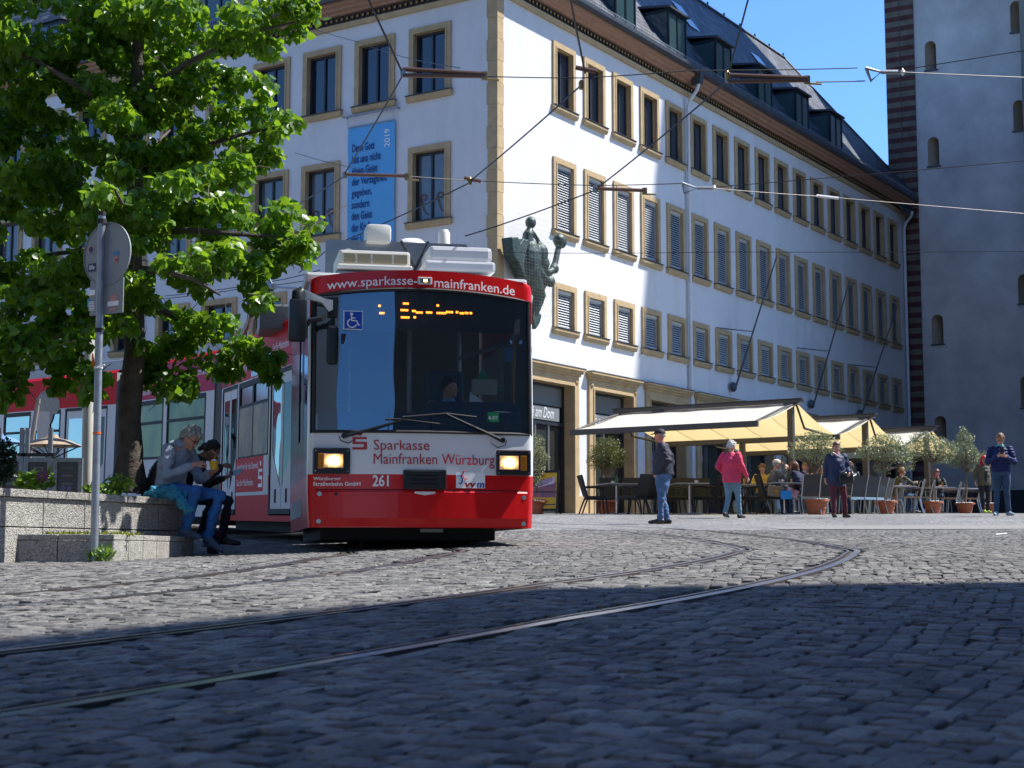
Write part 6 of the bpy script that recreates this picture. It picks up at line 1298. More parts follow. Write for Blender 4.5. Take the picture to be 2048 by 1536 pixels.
GREYH = mt('grey_hair', (.30, .29, .28), .6, var=.3, vscale=40); DARKH = mt('dark_hair', (.018, .011, .008), .5); BROWNH = mt('brown_hair', (.09, .035, .018), .5, var=.3, vscale=30); FAIRH = mt('fair_hair', (.22, .11, .045), .5, var=.2, vscale=30); REDH = mt('red_hair', (.50, .008, .018), .5)
# angle conventions: rz = 0 faces away from the camera (+y), pi faces the camera, pi/2 faces left
# man in the black cap, standing, hands in pockets, looking left
person('standing man in a black cap, dark jacket and jeans, hands in his pockets', G(1325, 29.0), 1.35, 1.76, dict(elR=(.27, -.12, 1.16), elL=(-.27, -.12, 1.16), wrR=(.20, .07, .96), wrL=(-.20, .07, .96), handR=(-.3, .5, -.8), handL=(.3, .5, -.8), anR=(.11, -.06, .085), anL=(-.11, .05, .085), toeR=(.14, .12, .03), toeL=(-.15, .23, .03), head=(0, .05, 1.63)), NAVY, JEANS, SHOE_D, P_SKIN2, GREYH, 'short', (BLACKC, BLACKC), coat_hem=.90, face=(-.06, 1, -.05), build_w=1.38, shirt=mt('blue_shirt', (.05, .20, .48), .8), fold=.014)
# woman in the pink jacket, walking away to the right
PINK = mt('pink_quilted', (.62, .035, .10), .7, var=.22, vscale=22, bump=.5, bscale=40)
person('white-haired woman in a pink jacket and pale jeans walking away', G(1462, 32.8), -.62, 1.63, dict(anR=(.09, .20, .085), anL=(-.08, -.18, .12), knR=(.09, .14, .50), knL=(-.09, .02, .50), toeR=(.11, .38, .03), toeL=(-.10, -.02, .04), elR=(.27, -.02, 1.15), wrR=(.30, .18, .92), elL=(-.29, -.12, 1.17), wrL=(-.24, .06, 1.02)), PINK, JEANS2, SHOE_D, P_SKIN, mt('white_hair', (.55, .52, .48), .6, var=.3, vscale=40), 'curly', coat_hem=.80, build_w=1.2, fold=.010)
# woman in the navy coat, walking towards the camera
r_, Q, W_ = person('woman in a navy coat, pink scarf and maroon trousers walking forward', G(1672, 33.2), math.pi + .12, 1.61, dict(anR=(.12, .10, .085), anL=(-.20, -.06, .085), knR=(.12, .08, .49), knL=(-.16, .02, .49), toeR=(.14, .28, .03), toeL=(-.24, .12, .03), elL=(-.27, -.0, 1.14), wrL=(-.22, .22, 1.02), elR=(.25, -.08, 1.14), wrR=(.26, -.05, .90)), mt('navy_coat', (.012, .025, .075), .65), mt('maroon_trousers', (.10, .018, .03), .8), SHOE_D, P_SKIN, BROWNH, 'short', glasses=True, coat_hem=.72, build_w=1.12, collar=mt('pink_scarf', (.55, .20, .30), .8), fold=.012)
b = MB(); b.bbox(-.29, .03, .17, .26, .70, .94, .05); b.tube([(-.27, .2, .92), (-.2, .2, 1.15), (.12, .12, 1.38)], .012, 5); hb = b.build('handbag', mt('black_leather', (.012, .016, .016), .35), None, True, r_.location, (0, 0, math.pi + .12)); tag(hb, 'black leather handbag at the hip of the woman in the navy coat', 'handbag')
# man with the phone
PUFF = mt('navy_puffer', (.010, .020, .085), .6, spec=.25)
r_, Q, W_ = person('man in a quilted navy jacket looking down at his phone', G(2000, 34.8), math.pi - .22, 1.84, dict(elR=(.27, .06, 1.14), elL=(-.27, .06, 1.14), wrR=(.06, .30, 1.26), wrL=(-.07, .31, 1.24), handR=(-.5, .5, .5), handL=(.5, .5, .5), palmR=(-.6, -.2, .8), palmL=(.6, -.2, .8), anL=(-.13, -.05, .085), anR=(.13, .05, .085), toeL=(-.2, .12, .03), toeR=(.18, .22, .03), head=(0, .055, 1.62)), PUFF, JEANS3, mt('trainers', (.25, .32, .40), .5, var=.5, vscale=14), P_SKIN, FAIRH, 'short', glasses=True, coat_hem=.93, face=(.05, 1, -.38), headup=(0, .36, 1), build_w=1.15, collar=mt('mint_shirt', (.05, .50, .48), .7), quilt=True, fold=.006, curl=.7)
b = MB(); b.bbox(-.04, .04, .355, .37, 1.29, 1.44, .006); ph = b.build('phone', M['black'], None, loc=r_.location, rot=(0, 0, math.pi - .22)); ph.scale = (1.05,) * 3; tag(ph, 'black phone held by the man in the quilted navy jacket', 'phone')
# red-haired woman
person('woman with bright red hair and a khaki jacket walking forward', G(1966, 44.6), math.pi + .1, 1.64, dict(anR=(.08, .12, .085), anL=(-.10, -.06, .085), toeR=(.10, .30, .03), toeL=(-.12, .12, .03), elR=(.28, -.08, 1.17), elL=(-.30, -.05, 1.18), wrR=(.30, .04, .95), wrL=(-.36, .08, .98)), mt('khaki_jacket', (.10, .085, .05), .8), BLACKC, mt('lime_shoes', (.45, .55, .10), .5), P_SKIN, REDH, 'long', glasses=True, coat_hem=.84, shirt=BLACKC, build_w=1.08, fold=.012)
# seated guests
SIT = dict(head=(0, .10, 1.21), neck=(0, .06, 1.05), chest=(0, .03, .86), waist=(0, 0, .68), pelvis=(0, -.02, .54), shR=(.185, .05, 1.0), shL=(-.185, .05, 1.0), hipR=(.10, .02, .51), hipL=(-.10, .02, .51), knR=(.13, .42, .50), knL=(-.13, .42, .50), anR=(.13, .40, .085), anL=(-.13, .42, .085), toeR=(.15, .58, .03), toeL=(-.15, .60, .03), elR=(.25, .16, .78), elL=(-.25, .16, .78), wrR=(.14, .38, .80), wrL=(-.14, .38, .80))
def sitter(label, px, d, rz, top, hair, style='short', J=None, **k):
    j = dict(SIT); j.update(J or {}); return person(label, G(px, d), rz, 1.72, j, top, k.pop('legs', JEANS3), SHOE_D, k.pop('skin', P_SKIN), hair, style, seated=True, vox=.011, **k)
sitter('seated guest in a beige cap with orange peak and grey jacket eating at a table', 1545, 37.2, -1.42, mt('grey_tweed', (.11, .105, .095), .85, var=.3, vscale=20), GREYH, 'short', dict(wrR=(.06, .30, 1.10), elR=(.24, .24, .86), handR=(-.2, .2, .8), wrL=(-.05, .34, 1.06), handL=(.2, .1, .8)), cap=(mt('beige_cap', (.50, .44, .36), .8), mt('orange_peak', (.62, .24, .05), .7)), build_w=1.12)
sitter('brown-haired guest in a navy jumper with a pale bag strap, seen from behind', 1599, 37.4, .75, mt('navy_jumper', (.014, .02, .06), .85), BROWNH, 'long', dict(head=(.02, .20, 1.17), neck=(0, .12, 1.03), chest=(0, .07, .86)))
sitter('guest in a black leather jacket seen from behind, right of the navy coat', 1702, 39.0, .35, mt('leather_jacket', (.02, .026, .028), .3, spec=.7), BROWNH, 'short', build_w=1.12)
sitter('seated guest in a hooded olive jacket turned to the right behind the second table', 1797, 44.6, -1.2, mt('olive_hoody', (.06, .06, .035), .8), FAIRH, 'short', dict(wrR=(.1, .5, .9), elR=(.22, .28, .86)))
sitter('seated guest in a black shirt and sunglasses with a hand at the mouth', 1872, 46.8, math.pi - .3, BLACKC, BROWNH, 'short', dict(wrR=(.05, .26, 1.08), elR=(.25, .2, .8), handR=(-.2, 0, .8)), glasses=True, skin=P_SKIN2)
sitter('blond seated guest mostly hidden behind the man in the beige cap', 1524, 41.6, 2.9, mt('yellow_top', (.55, .38, .08), .8), FAIRH, 'curly')
sitter('fair-haired guest seated low behind the brown-haired guest and the olive trunk', 1636, 40.2, 2.7, mt('grey_top', (.15, .15, .16), .8), FAIRH, 'long')
sitter('seated guest facing the square just right of the brown-haired guest', 1610, 40.3, 2.9, mt('white_top', (.5, .5, .5), .8), FAIRH, 'short')
# tram driver
TM = Matrix.Translation(TO) @ Matrix.Rotation(TH0, 4, 'Z')
pdr = TM @ Vector((.46, 1.28, .62))
j = dict(SIT); j.update(wrR=(.24, .42, .92), wrL=(-.2, .42, .9)); person('tram driver in a dark jacket behind the windscreen, looking to the side', pdr, math.pi + TH0, 1.74, j, mt('driver_jacket', (.22, .22, .20), .8), BLACKC, None, P_SKIN, DARKH, 'short', seated=True, face=(-.85, .5, .05), collar=mt('blue_collar', (.10, .33, .62), .7), shirt=BLACKC)
# the couple eating on the planter wall
LJ = mt('grey_blue_anorak', (.27, .33, .42), .8, var=.12, vscale=6)
EJ = mt('blue_jeans', (.03, .14, .40), .85, var=.3, vscale=6)
WT = .60                                          # height of the wall top above the camera level
pm = at(341, 985, 16.8); pm.z = WT - .50
MS = dict(pelvis=(0, .0, .60), waist=(0, .01, .74), chest=(0, .04, .91), neck=(0, .13, 1.07), head=(0, .25, 1.15), shR=(.185, .10, 1.015), shL=(-.185, .10, 1.015), elR=(.25, .15, .74), elL=(-.24, .20, .72), wrR=(.13, .40, .86), wrL=(-.10, .46, .78), handR=(-.25, .6, .15), handL=(.25, .5, .1), palmR=(-.6, .2, -.7), palmL=(.4, .1, .9), hipR=(.10, .03, .58), hipL=(-.10, .03, .58), knR=(.14, .43, .575), knL=(-.12, .56, .53), anR=(.13, .30, .17), anL=(-.12, .41, .10), toeR=(.15, .50, .085), toeL=(-.10, .58, -.05))
pers, Q, W_ = person('grey-haired person in a hooded anorak eating from a yellow cup on the planter wall', pm, -math.pi / 2 - .42, 1.74, MS, LJ, EJ, mt('blue_canvas_shoe', (.07, .10, .16), .7, var=.2, vscale=20), P_SKIN, GREYH, 'grey_mop', glasses=True, face=(.0, .82, -.57), headup=(0, .57, .82), seated=True, fold=.016, curl=.75, vox=.008, build_w=1.05)
mb = MB(); loft(mb, [(Q['neck'] - Vector((0, .16, .05)), (1, 0, 0), .15, (0, .6, .8), .05), (Q['neck'] - Vector((0, .10, -.02)), (1, 0, 0), .13, (0, .6, .8), .07), (Q['neck'] - Vector((0, .02, -.03)), (1, 0, 0), .11, (0, .7, .7), .07), (Q['neck'] + Vector((0, .06, -.02)), (1, 0, 0), .10, (0, .8, .6), .06)]); h_ = remesh(mb, 'hood', .012, 4, [LJ], pers); crumple(h_, .012, 12, 4)
mb = MB()
for S in 'RL':
    a, tq = Q['an' + S], Q['toe' + S]; d = (tq - a); zz = [a + d * t for t in (-.25, .3, .8, 1.15)]; mb.tube([Vector((p.x, p.y, p.z - (.07 if i < 1 else .06 if i < 2 else .02))) for i, p in enumerate(zz)], .014, 6)
mb.build('shoe_sole', mt('pale_rubber', (.42, .43, .43), .7), pers)
PW = Matrix.Translation(pm) @ Matrix.Rotation(-math.pi / 2 - .42, 4, 'Z')
cupp = PW @ Vector((.0, .55, .80)); b = MB(); b.lathe([(.036, 0), (.05, .085), (.053, .09), (.048, .088), (.0, .075)], 18); cu = b.build('paper_cup', mt('yellow_cup', (.62, .36, .02), .5), None, True, cupp + Vector((0, 0, .0))); tag(cu, 'yellow paper cup of food held by the grey-haired person on the wall', 'cup')
b = MB(); b.lathe([(.0, 0), (.03, .012), (.02, .03), (0, .035)], 10, 0, (0, 0, .08)); b.build('food', M['letter_white'], cu, True); b = MB(); b.tube([(0, .0, .09), (.0, .06, .16)], .005, 5); b.build('fork', M['yellow'], cu)
pw = pm + Vector((-.02, .50, 0)); WS = dict(MS); WS.update(neck=(0, .24, 1.03), head=(0, .37, 1.10), chest=(0, .08, .88), shR=(.165, .20, .97), shL=(-.165, .20, .97), wrR=(.05, .50, .93), wrL=(-.08, .52, .80), elR=(.22, .34, .74), elL=(-.22, .3, .72), anL=(-.12, .50, .1), toeL=(-.13, .68, .03))
person('dark-haired person in pale-framed glasses eating beside the grey-haired one', pw, -math.pi / 2 + .05, 1.66, WS, mt('dark_teal_jacket', (.02, .035, .045), .8), mt('black_jeans', (.012, .015, .03), .8), SHOE_D, P_SKIN3, DARKH, 'tied', glasses=M['letter_white'], face=(.0, .80, -.55), headup=(0, .55, .80), seated=True, fold=.012, curl=.75)
p2 = Matrix.Translation(pw) @ Matrix.Rotation(-math.pi / 2 + .05, 4, 'Z') @ Vector((-.06, .60, .76)); b = MB(); b.add([(-.07, -.05, 0), (.07, -.05, .03), (.08, .09, .10), (-.06, .09, .07), (-.07, -.05, .008), (.07, -.05, .038), (.08, .09, .108), (-.06, .09, .078)], [(0, 1, 2, 3), (7, 6, 5, 4), (0, 4, 5, 1), (2, 6, 7, 3), (1, 5, 6, 2), (0, 3, 7, 4)]); tag(b.build('napkin', mt('pale_napkin', (.35, .45, .50), .8), None, loc=p2), 'pale blue paper napkin in the hand of the dark-haired person on the wall', 'napkin')
# rucksack on the wall, cyan garment under the legs, bag behind the feet
def place_on_wall(px, d): q = at(px, 985, d); q.z = WT; return q
b = MB(); loft(b, [((0, 0, .02), (1, 0, 0), .13, (0, 1, 0), .15), ((0, 0, .15), (1, 0, 0), .14, (0, 1, 0), .17), ((.02, 0, .32), (1, 0, 0), .12, (0, 1, 0), .16), ((.04, 0, .42), (1, 0, 0), .06, (0, 1, 0), .10)]); limb(b, [(-.12, -.06, .05), (-.13, -.06, .2)], [.05, .045]); ruck = remesh(b, 'rucksack', .014, 3, [mt('brown_rucksack', (.025, .015, .012), .7, var=.4, vscale=12)]); crumple(ruck, .012, 10, 6); ruck.location = place_on_wall(316, 17.15); tag(ruck, 'dark brown rucksack standing on the wall behind the grey-haired person', 'rucksack')
b = MB(); b.tube([(.1, 0, .36), (.14, -.05, .45), (.2, -.03, .36)], .01, 5); b.build('strap', mt('orange_strap', (.35, .09, .04), .7), ruck)
b = MB(); q0 = Vector((0, 0, .05)); limb(b, [(-.22, 0, .04), (-.05, .02, .08), (.1, -.05, .07), (.2, -.14, .02), (.28, -.20, -.08), (.34, -.2, -.16)], [.05, .085, .085, .07, .06, .05]); limb(b, [(.1, .02, .05), (.25, -.02, .0)], [.07, .05]); gm = remesh(b, 'garment', .012, 3, [mt('cyan_print', (.015, .27, .42), .7, var=.6, vscale=28, col2=(.01, .06, .12))]); crumple(gm, .035, 13, 7); gm.scale = (.8, .8, .8); gm.location = place_on_wall(330, 16.3); tag(gm, 'bright cyan patterned garment bundled on the wall edge beside the seated person', 'garment')
b = MB(); b.bbox(-.07, .07, -.06, .06, 0, .26, .03); gb = b.build('shoulder_bag', mt('purple_bag', (.05, .018, .045), .7, var=.4, vscale=8), None, loc=G(432, 17.2)); tag(gb, 'dark purple bag standing on the ground behind the feet of the couple', 'bag')
# ================================================================ planter with the lime tree, sign pole, things behind
M['washed'] = mat('washed_concrete', (.33, .315, .285), .85, var=.22, vscale=2.2, bump=.9, bscale=70)
def speckle(m, sc):
    t = m.node_tree; N, L = t.nodes, t.links; b = N['Principled BSDF']; src = b.inputs['Base Color'].links[0].from_socket; tc = N.new('ShaderNodeTexCoord'); v = N.new('ShaderNodeTexVoronoi'); v.inputs['Scale'].default_value = sc; L.new(tc.outputs['Object'], v.inputs['Vector'])
    s_ = N.new('ShaderNodeSeparateColor'); L.new(v.outputs['Color'], s_.inputs[0]); mx = N.new('ShaderNodeMix'); mx.data_type = 'RGBA'; mx.blend_type = 'OVERLAY'; mx.inputs[0].default_value = .36; L.new(src, mx.inputs[6]); L.new(s_.outputs[0], mx.inputs[7]); L.new(mx.outputs[2], b.inputs['Base Color'])
speckle(M['washed'], 70)
PA = Vector((-3.05, 15.6, 0)); PD = Vector((.36, .933, 0)).normalized()            # right-hand end of the wall and its direction (away)
pl = thing('planter', 'raised concrete planter wall with a low kerb and a lime tree bed', 'planter', (0, 0, 0))
def wallrun(mb, a, b, z0, z1, th, seg, joint=.008, mi=0):
    a, b = Vector(a), Vector(b); d = (b - a); ln = d.length; d.normalize(); n_ = Vector((-d.y, d.x, 0)); k = max(1, round(ln / seg))
    for i in range(k):
        p, q = a + d * (ln * i / k + joint / 2), a + d * (ln * (i + 1) / k - joint / 2); T = Matrix((d, n_, Vector((0, 0, 1)))).transposed().to_4x4(); T.translation = p
        mb.bbox(0, (q - p).length, 0, th, z0, z1, .006, mi, T)
W1 = at(0, 977, 14.1); W1.z = 0; W2 = at(384, 997, 17.0); W2.z = 0
# wall front runs from the left edge of the photo to the seated couple and turns the corner there
Wl = W1 + (W1 - W2).normalized() * 5; Wr = W2; dW = (Wr - Wl).normalized(); nW = Vector((-dW.y, dW.x, 0))
zb = -.25; mb = MB(); seg = .62
wallrun(mb, Wl, Wr, .26, WT - .075, .3, seg, .01); wallrun(mb, Wl, Wr, zb, .25, .3, seg, .01)
Wb = Wr + nW * 3.6; wallrun(mb, Wr + nW * .31, Wb, .26, WT - .075, .3, seg, .01); wallrun(mb, Wr + nW * .31, Wb, zb, .25, .3, seg, .01)
mb.build('wall', M['washed'], pl); mb = MB(); wallrun(mb, Wl - nW * .03, Wr + dW * .03 - nW * .03, WT - .07, WT, .36, seg * 1.0, .01); wallrun(mb, Wr + nW * .34 + dW * .03, Wb + dW * .03, WT - .07, WT, .36, seg, .01); mb.build('coping', M['washed'], pl)
mb = MB(); a, b_ = Wl + nW * .3, Wr + nW * .3 - dW * .3; mb.add([(*a.xy, WT - .09), (*b_.xy, WT - .09), (*(b_ + nW * 3.2).xy, WT - .05), (*(a + nW * 3.2).xy, WT - .05)], [(0, 1, 2, 3)]); M['soil'] = mat('soil', (.045, .03, .02), .95, var=.4, vscale=12, bump=.8); mb.build('soil', M['soil'], pl, recalc=False)
mb = MB(); mb.box(-.1, .1, -.1, .1, 0, .1)
# low kerb in front, with its corner nearest the camera
K0, K1, K2 = at(6, 1109, 14.35), at(226, 1123, 14.4), at(388, 1100, 16.85); K0.z = K1.z = K2.z = 0; Kl = K0 + (K0 - K1).normalized() * .02
mb = MB(); wallrun(mb, Kl, K1, -.3, .135, .25, .55, .008); wallrun(mb, K1, K2, -.3, .135, .25, .42, .008); Kn = Vector((-(K1 - K0).y, (K1 - K0).x, 0)).normalized(); wallrun(mb, K0 + Kn * 1.6, K0 + Kn * .02, -.3, .135, .22, .55, .008); mb.build('kerb', M['washed'], pl); mb = MB(); wallrun(mb, Kl - Kn * .012, K1 + (K1 - Kl).normalized() * .01 - Kn * .012, .14, .19, .28, .55, .008); wallrun(mb, K1 + Vector((.004, .01, 0)), K2, .1395, .1905, .27, .42, .008); mb.build('kerb_coping', M['washed'], pl)
M['moss'] = leaf_mat('moss', (.10, .13, .01), (.30, .34, .03), .2, (.3, .35, .02))
c_ = [((K0.lerp(K1, t).x + .02, K0.lerp(K1, t).y + .36, .19), (.22, .05, .015)) for t in (.3, .45, .6, .95)] + [((K1.lerp(K2, t).x - .2, K1.lerp(K2, t).y + .1, .19), (.12, .1, .015)) for t in (.1, .3)]
tag(leaf_cloud('moss', c_, 900, .03, .6, M['moss'], None, 5, -.5), 'yellow-green moss line along the top of the low kerb', 'moss', kind='stuff')
M['weed'] = leaf_mat('weed_leaf', (.05, .12, .01), (.16, .27, .03), .3, (.2, .4, .03))
q = G(212, 14.25); tag(leaf_cloud('weed', [((q.x, q.y, q.z + .06), (.10, .06, .07)), ((q.x - .09, q.y + .05, q.z + .05), (.06, .05, .06))], 170, .055, .5, M['weed'], None, 6, -.3), 'small green weed growing at the foot of the sign pole', 'weed')
# round sign seen from behind on its leaning pole
sp = at(188, 1118, 14.3); sp.z = g(sp.x, 14.3) - .02; stp = at(204, 432, 14.3)
M['sign_back'] = mat('sign_back_grey', (.27, .30, .31), .6, .0, var=.1, vscale=3)
sg_ = thing('road_sign', 'round traffic sign and square plate seen from behind on a leaning steel pole', 'road sign', sp); L0 = stp - sp
mb = MB(); mb.tube([(0, 0, 0), L0 * .66, L0 * 1.005], [.036, .034, .034], 14); pole = mb.build('pole', M['galv'], sg_, smooth=True)
mb = MB(); mb.tube([L0 * 1.0, L0 * 1.012], .037, 12); mb.tube([L0 * .977, L0 * .990], .046, 12); mb.tube([L0 * .66, L0 * .672], .045, 12); mb.build('clamp', M['rubber'], pole)
NS = Vector((-.521, -.854, 0)); RS = math.atan2(NS.x, -NS.y)   # the signs are turned away to the left
dc = at(208, 507, 14.3) - sp - NS * .045; qn = NS.to_track_quat('Z', 'Y').to_matrix(); mb = MB(); mb.lathe([(.30, -.006), (.303, .012), (.297, .012), (.296, 0), (.0, 0)], 48, 0, dc, qn); disc = mb.build('sign_disc', M['sign_back'], sg_)
mb = MB(); T = Matrix.Translation(at(206, 592, 14.3) - sp - NS * .047) @ Matrix.Rotation(RS, 4, 'Z'); mb.bbox(-.215, .215, -.006, .006, -.165, .165, .005, 0, T); plate = mb.build('sign_plate', M['sign_back'], sg_)
def onsign(px, py, off=.004):
    r_ = ray(px, py); t_ = (dc + sp + NS * off).dot(NS) / r_.dot(NS); return r_ * t_ - sp
stk = {'white': M['letter_white'], 'dark': M['poster_ink'], 'blue': mat('sticker_blue', (.05, .25, .5), .5), 'pink': mat('sticker_pink', (.5, .25, .25), .5), 'red': M['letter_red']}
def sticker(px, py, w, h, m, lab=None, par=disc, r_=False, dy=0):
    c = onsign(px, py, .005 - dy); T = Matrix.Translation(c) @ Matrix.Rotation(RS, 4, 'Z'); mb = MB(); w *= 1.4
    if r_: mb.lathe([(w / 2, -.0005), (w / 2, .0005)], 18, 0, (0, 0, 0), T.to_3x3() @ Matrix.Rotation(math.pi / 2, 3, 'X')); mb.v = [tuple(Vector(v) + T.translation) for v in mb.v]
    else: mb.box(-w / 2, w / 2, -.001, .001, -h / 2, h / 2, 0, T)
    return mb.build('sticker', stk[m], par)
sticker(182, 500, .064, .064, 'pink', r_=True); sticker(182, 499, .04, .04, 'dark', r_=True, dy=-.0015); sticker(182, 506, .03, .015, 'blue', dy=-.0025)
sticker(184, 535, .07, .075, 'dark'); me = text_mesh('life', .07, .045, .01); T = Matrix.Translation(onsign(184, 535, .0075)) @ Matrix.Rotation(RS, 4, 'Z') @ Matrix.Translation((-.035, 0, -.02)) @ Matrix(((1, 0, 0, 0), (0, 0, -1, 0), (0, 1, 0, 0), (0, 0, 0, 1))); add_text('lettering', me, M['letter_white'], disc, T)
sticker(233, 507, .055, .032, 'blue'); sticker(233, 517, .03, .07, 'pink'); sticker(233, 520, .018, .022, 'red', dy=-.002)
for i in range(6): sticker(183, 604 + i * 3.2, .055, .008, 'white', par=plate, dy=-.001)
sticker(178, 606, .03, .08, 'blue', par=plate, dy=0); sticker(226, 607, .10, .045, 'white', par=plate, dy=-.001); sticker(227, 596, .07, .06, 'pink', par=plate, dy=-.0002); sticker(225, 618, .065, .03, 'pink', par=plate, dy=-.001); sticker(185, 585, .05, .05, 'white', par=plate, dy=-.0005)
M['orange_tape'] = mat('orange_tape', (.75, .13, .01), .5); M['white_tape'] = mat('white_tape', (.7, .7, .7), .6)
mb = MB(); t_ = (1118 - 866) / 686; mb.tube([L0 * t_, L0 * (t_ + .006)], .039, 12); c = at(186, 722, 14.3) - sp; mb.tube([c + Vector((-.005, 0, .07)), c, c + Vector((.012, 0, -.07))], [.006, .014, .006], 6); mb.build('orange_tape', M['orange_tape'], pole)
mb = MB(); t_ = (1118 - 737) / 686; mb.tube([L0 * t_, L0 * (t_ + .006)], .040, 12); mb.tube([L0 * t_ + Vector((0, -.04, 0)), L0 * t_ + Vector((.07, -.05, .03))], .008, 5); mb.build('white_tape', M['white_tape'], pole)
# --- the lime tree
M['bark'] = mat('lime_bark', (.055, .042, .034), .9, var=.5, vscale=7, bump=1, bscale=22, col2=(.12, .10, .075))
M['lime_leaf'] = leaf_mat('lime_leaf', (.032, .10, .007), (.10, .215, .015), .38, (.32, .54, .025), .38, .45)
lt = thing('lime_tree', 'leafy lime tree growing from the planter in front of the white building', 'tree', (0, 0, 0)); TDp = 17.0
def tp_(px, py, dd=0): return at(px, py, TDp + dd)
mb = MB(); tr = [(256, 985), (262, 900), (258, 840), (262, 780), (270, 700), (268, 600), (265, 500), (270, 400), (268, 300), (272, 180), (278, 60), (285, -80), (290, -260), (292, -420)]
mb.tube([tp_(*p) for p in tr], [.165, .135, .128, .13, .115, .105, .10, .092, .085, .075, .065, .055, .04, .02], 12)
mb.tube([tp_(230, 985, -.1), tp_(250, 920)], [.07, .1], 8); mb.tube([tp_(285, 985, .1), tp_(268, 920)], [.07, .1], 8)
BRN = [((268, 620), (200, 640, -.8), (120, 690, -1.1), (50, 720, -1.2)), ((268, 590), (360, 640, .3), (460, 690, .5), (540, 715, .4)), ((266, 470), (370, 460, -.4), (500, 470, -.6), (630, 480, -.5)), ((268, 330), (380, 300, .5), (480, 270, .6), (570, 250, .5)), ((268, 420), (160, 370, .6), (60, 350, .9), (-40, 340, .9)), ((272, 200), (370, 130, -.5), (480, 70, -.8), (610, 40, -.7)), ((270, 240), (170, 180, -.8), (70, 120, -1), (-20, 90, -1.1)), ((278, 60), (340, -60, .4), (420, -160, .5), (480, -220, .5)), ((280, 20), (200, -90, .4), (110, -180, .7), (40, -240, .7)), ((266, 520), (180, 500, 1.0), (90, 510, 1.5), (0, 540, 1.7)), ((268, 350), (300, 300, 1.2), (340, 260, 1.9)), ((268, 450), (250, 420, -1.2), (230, 380, -2.0)), ((266, 540), (320, 540, -1), (390, 560, -1.6), (440, 590, -1.8)), ((270, 260), (230, 230, 1.2), (200, 200, 1.8)), ((268, 640), (160, 660, .6), (60, 650, 1.0), (-60, 660, 1.2))]
for br_ in BRN:
    P = [tp_(*q) for q in br_]; mb.tube(P, [.055, .036, .022, .010][:len(P)] if len(P) == 4 else [.05, .03, .012], 7)
mb.build('trunk', M['bark'], lt, smooth=True)
CL = [  # picture column, row, depth offset, half width px, half height px, depth radius m
 (60, 60, -.9, 90, 60, .7), (170, 40, .3, 110, 70, 1.0), (300, 30, .2, 120, 80, 1.2), (430, 30, -.4, 110, 60, .9), (545, 30, -.7, 70, 45, .5), (600, 18, -.7, 40, 28, .3), (480, 95, -.6, 60, 35, .4),
 (40, 150, -.9, 80, 50, .8), (150, 150, .2, 110, 70, 1.2), (290, 140, .4, 110, 70, 1.4), (400, 160, .3, 90, 55, .9), (490, 165, .5, 60, 38, .5),
 (20, 260, .5, 80, 60, .9), (110, 250, .8, 80, 60, 1.2), (230, 240, .2, 110, 70, 1.6), (360, 240, .3, 100, 55, 1.2), (470, 240, .6, 80, 50, .7), (550, 235, .5, 50, 45, .5), (525, 290, .5, 60, 30, .4),
 (40, 350, .9, 90, 55, .9), (160, 350, .6, 100, 60, 1.4), (290, 330, .2, 110, 70, 1.7), (400, 330, .2, 90, 60, 1.1), (480, 345, .2, 60, 40, .6),
 (30, 450, 1.2, 90, 55, .9), (140, 450, .6, 100, 60, 1.5), (270, 430, -.4, 110, 60, 1.8), (390, 430, -.4, 100, 55, 1.0), (500, 440, -.6, 90, 45, .6), (600, 475, -.5, 55, 38, .4), (560, 505, -.5, 50, 32, .35),
 (20, 550, 1.4, 90, 60, .8), (110, 560, .4, 90, 55, 1.4), (210, 540, .2, 80, 50, 1.6), (330, 530, -.8, 100, 55, 1.2), (430, 545, -1.2, 80, 50, .7), (500, 580, -.9, 55, 35, .4), (520, 530, -.6, 60, 30, .4),
 (40, 640, -.6, 90, 60, 1.1), (130, 650, -.8, 80, 50, .9), (210, 650, -.6, 70, 45, .9), (330, 640, .2, 80, 45, .8), (420, 670, .5, 80, 40, .6), (500, 695, .45, 60, 32, .4), (530, 735, .4, 30, 22, .25),
 (30, 720, -1.1, 70, 45, .6), (110, 735, -1.1, 60, 40, .5), (180, 760, -1.0, 35, 30, .35), (330, 715, .2, 55, 35, .4), (300, 745, .1, 25, 25, .25), (350, 770, .1, 30, 18, .2), (15, 780, -1.1, 40, 22, .4), (445, 730, .4, 35, 22, .25),
 (-80, 300, .6, 90, 140, 1.2), (-80, 560, .8, 80, 120, 1.2), (-60, 90, -.6, 80, 110, 1.0), (120, -90, .5, 160, 90, 1.5), (320, -100, .3, 150, 90, 1.5), (260, -260, .3, 160, 120, 1.5), (450, -150, .5, 80, 70, .8), (270, -400, 0, 90, 80, .9)]
clumps = []; rc_ = random.Random(5)
for px, py, dd, rx, ry, rd in CL:
    c = tp_(px, py, dd); k = TDp / F_PX; n_ = 7
    for i in range(n_):
        a = rc_.uniform(0, 6.28); q = rc_.uniform(.25, .95); h = rc_.uniform(-.9, .9); cc = c + Vector((rx * k * q * math.cos(a), rd * q * math.sin(a), ry * k * h)); f = rc_.uniform(.28, .5); clumps.append(((cc.x, cc.y, cc.z), (max(.12, rx * k * f), max(.12, rd * f * .8), max(.09, ry * k * f * .8))))
leaf_cloud('crown', clumps, 44000, .088, .92, M['lime_leaf'], lt, 21, .75, 'heart', .35)
mb = MB(); 
for i in range(260):
    c, r_ = rc_.choice(clumps); p = Vector(c); q = p + Vector((rc_.uniform(-.35, .35), rc_.uniform(-.3, .3), rc_.uniform(-.25, .3))); mb.tube([p, p.lerp(q, .5) + Vector((0, 0, .03)), q], [.006, .005, .003], 4)
mb.build('twigs', mat('pale_twig', (.16, .12, .10), .8), lt)['kind'] = 'stuff'
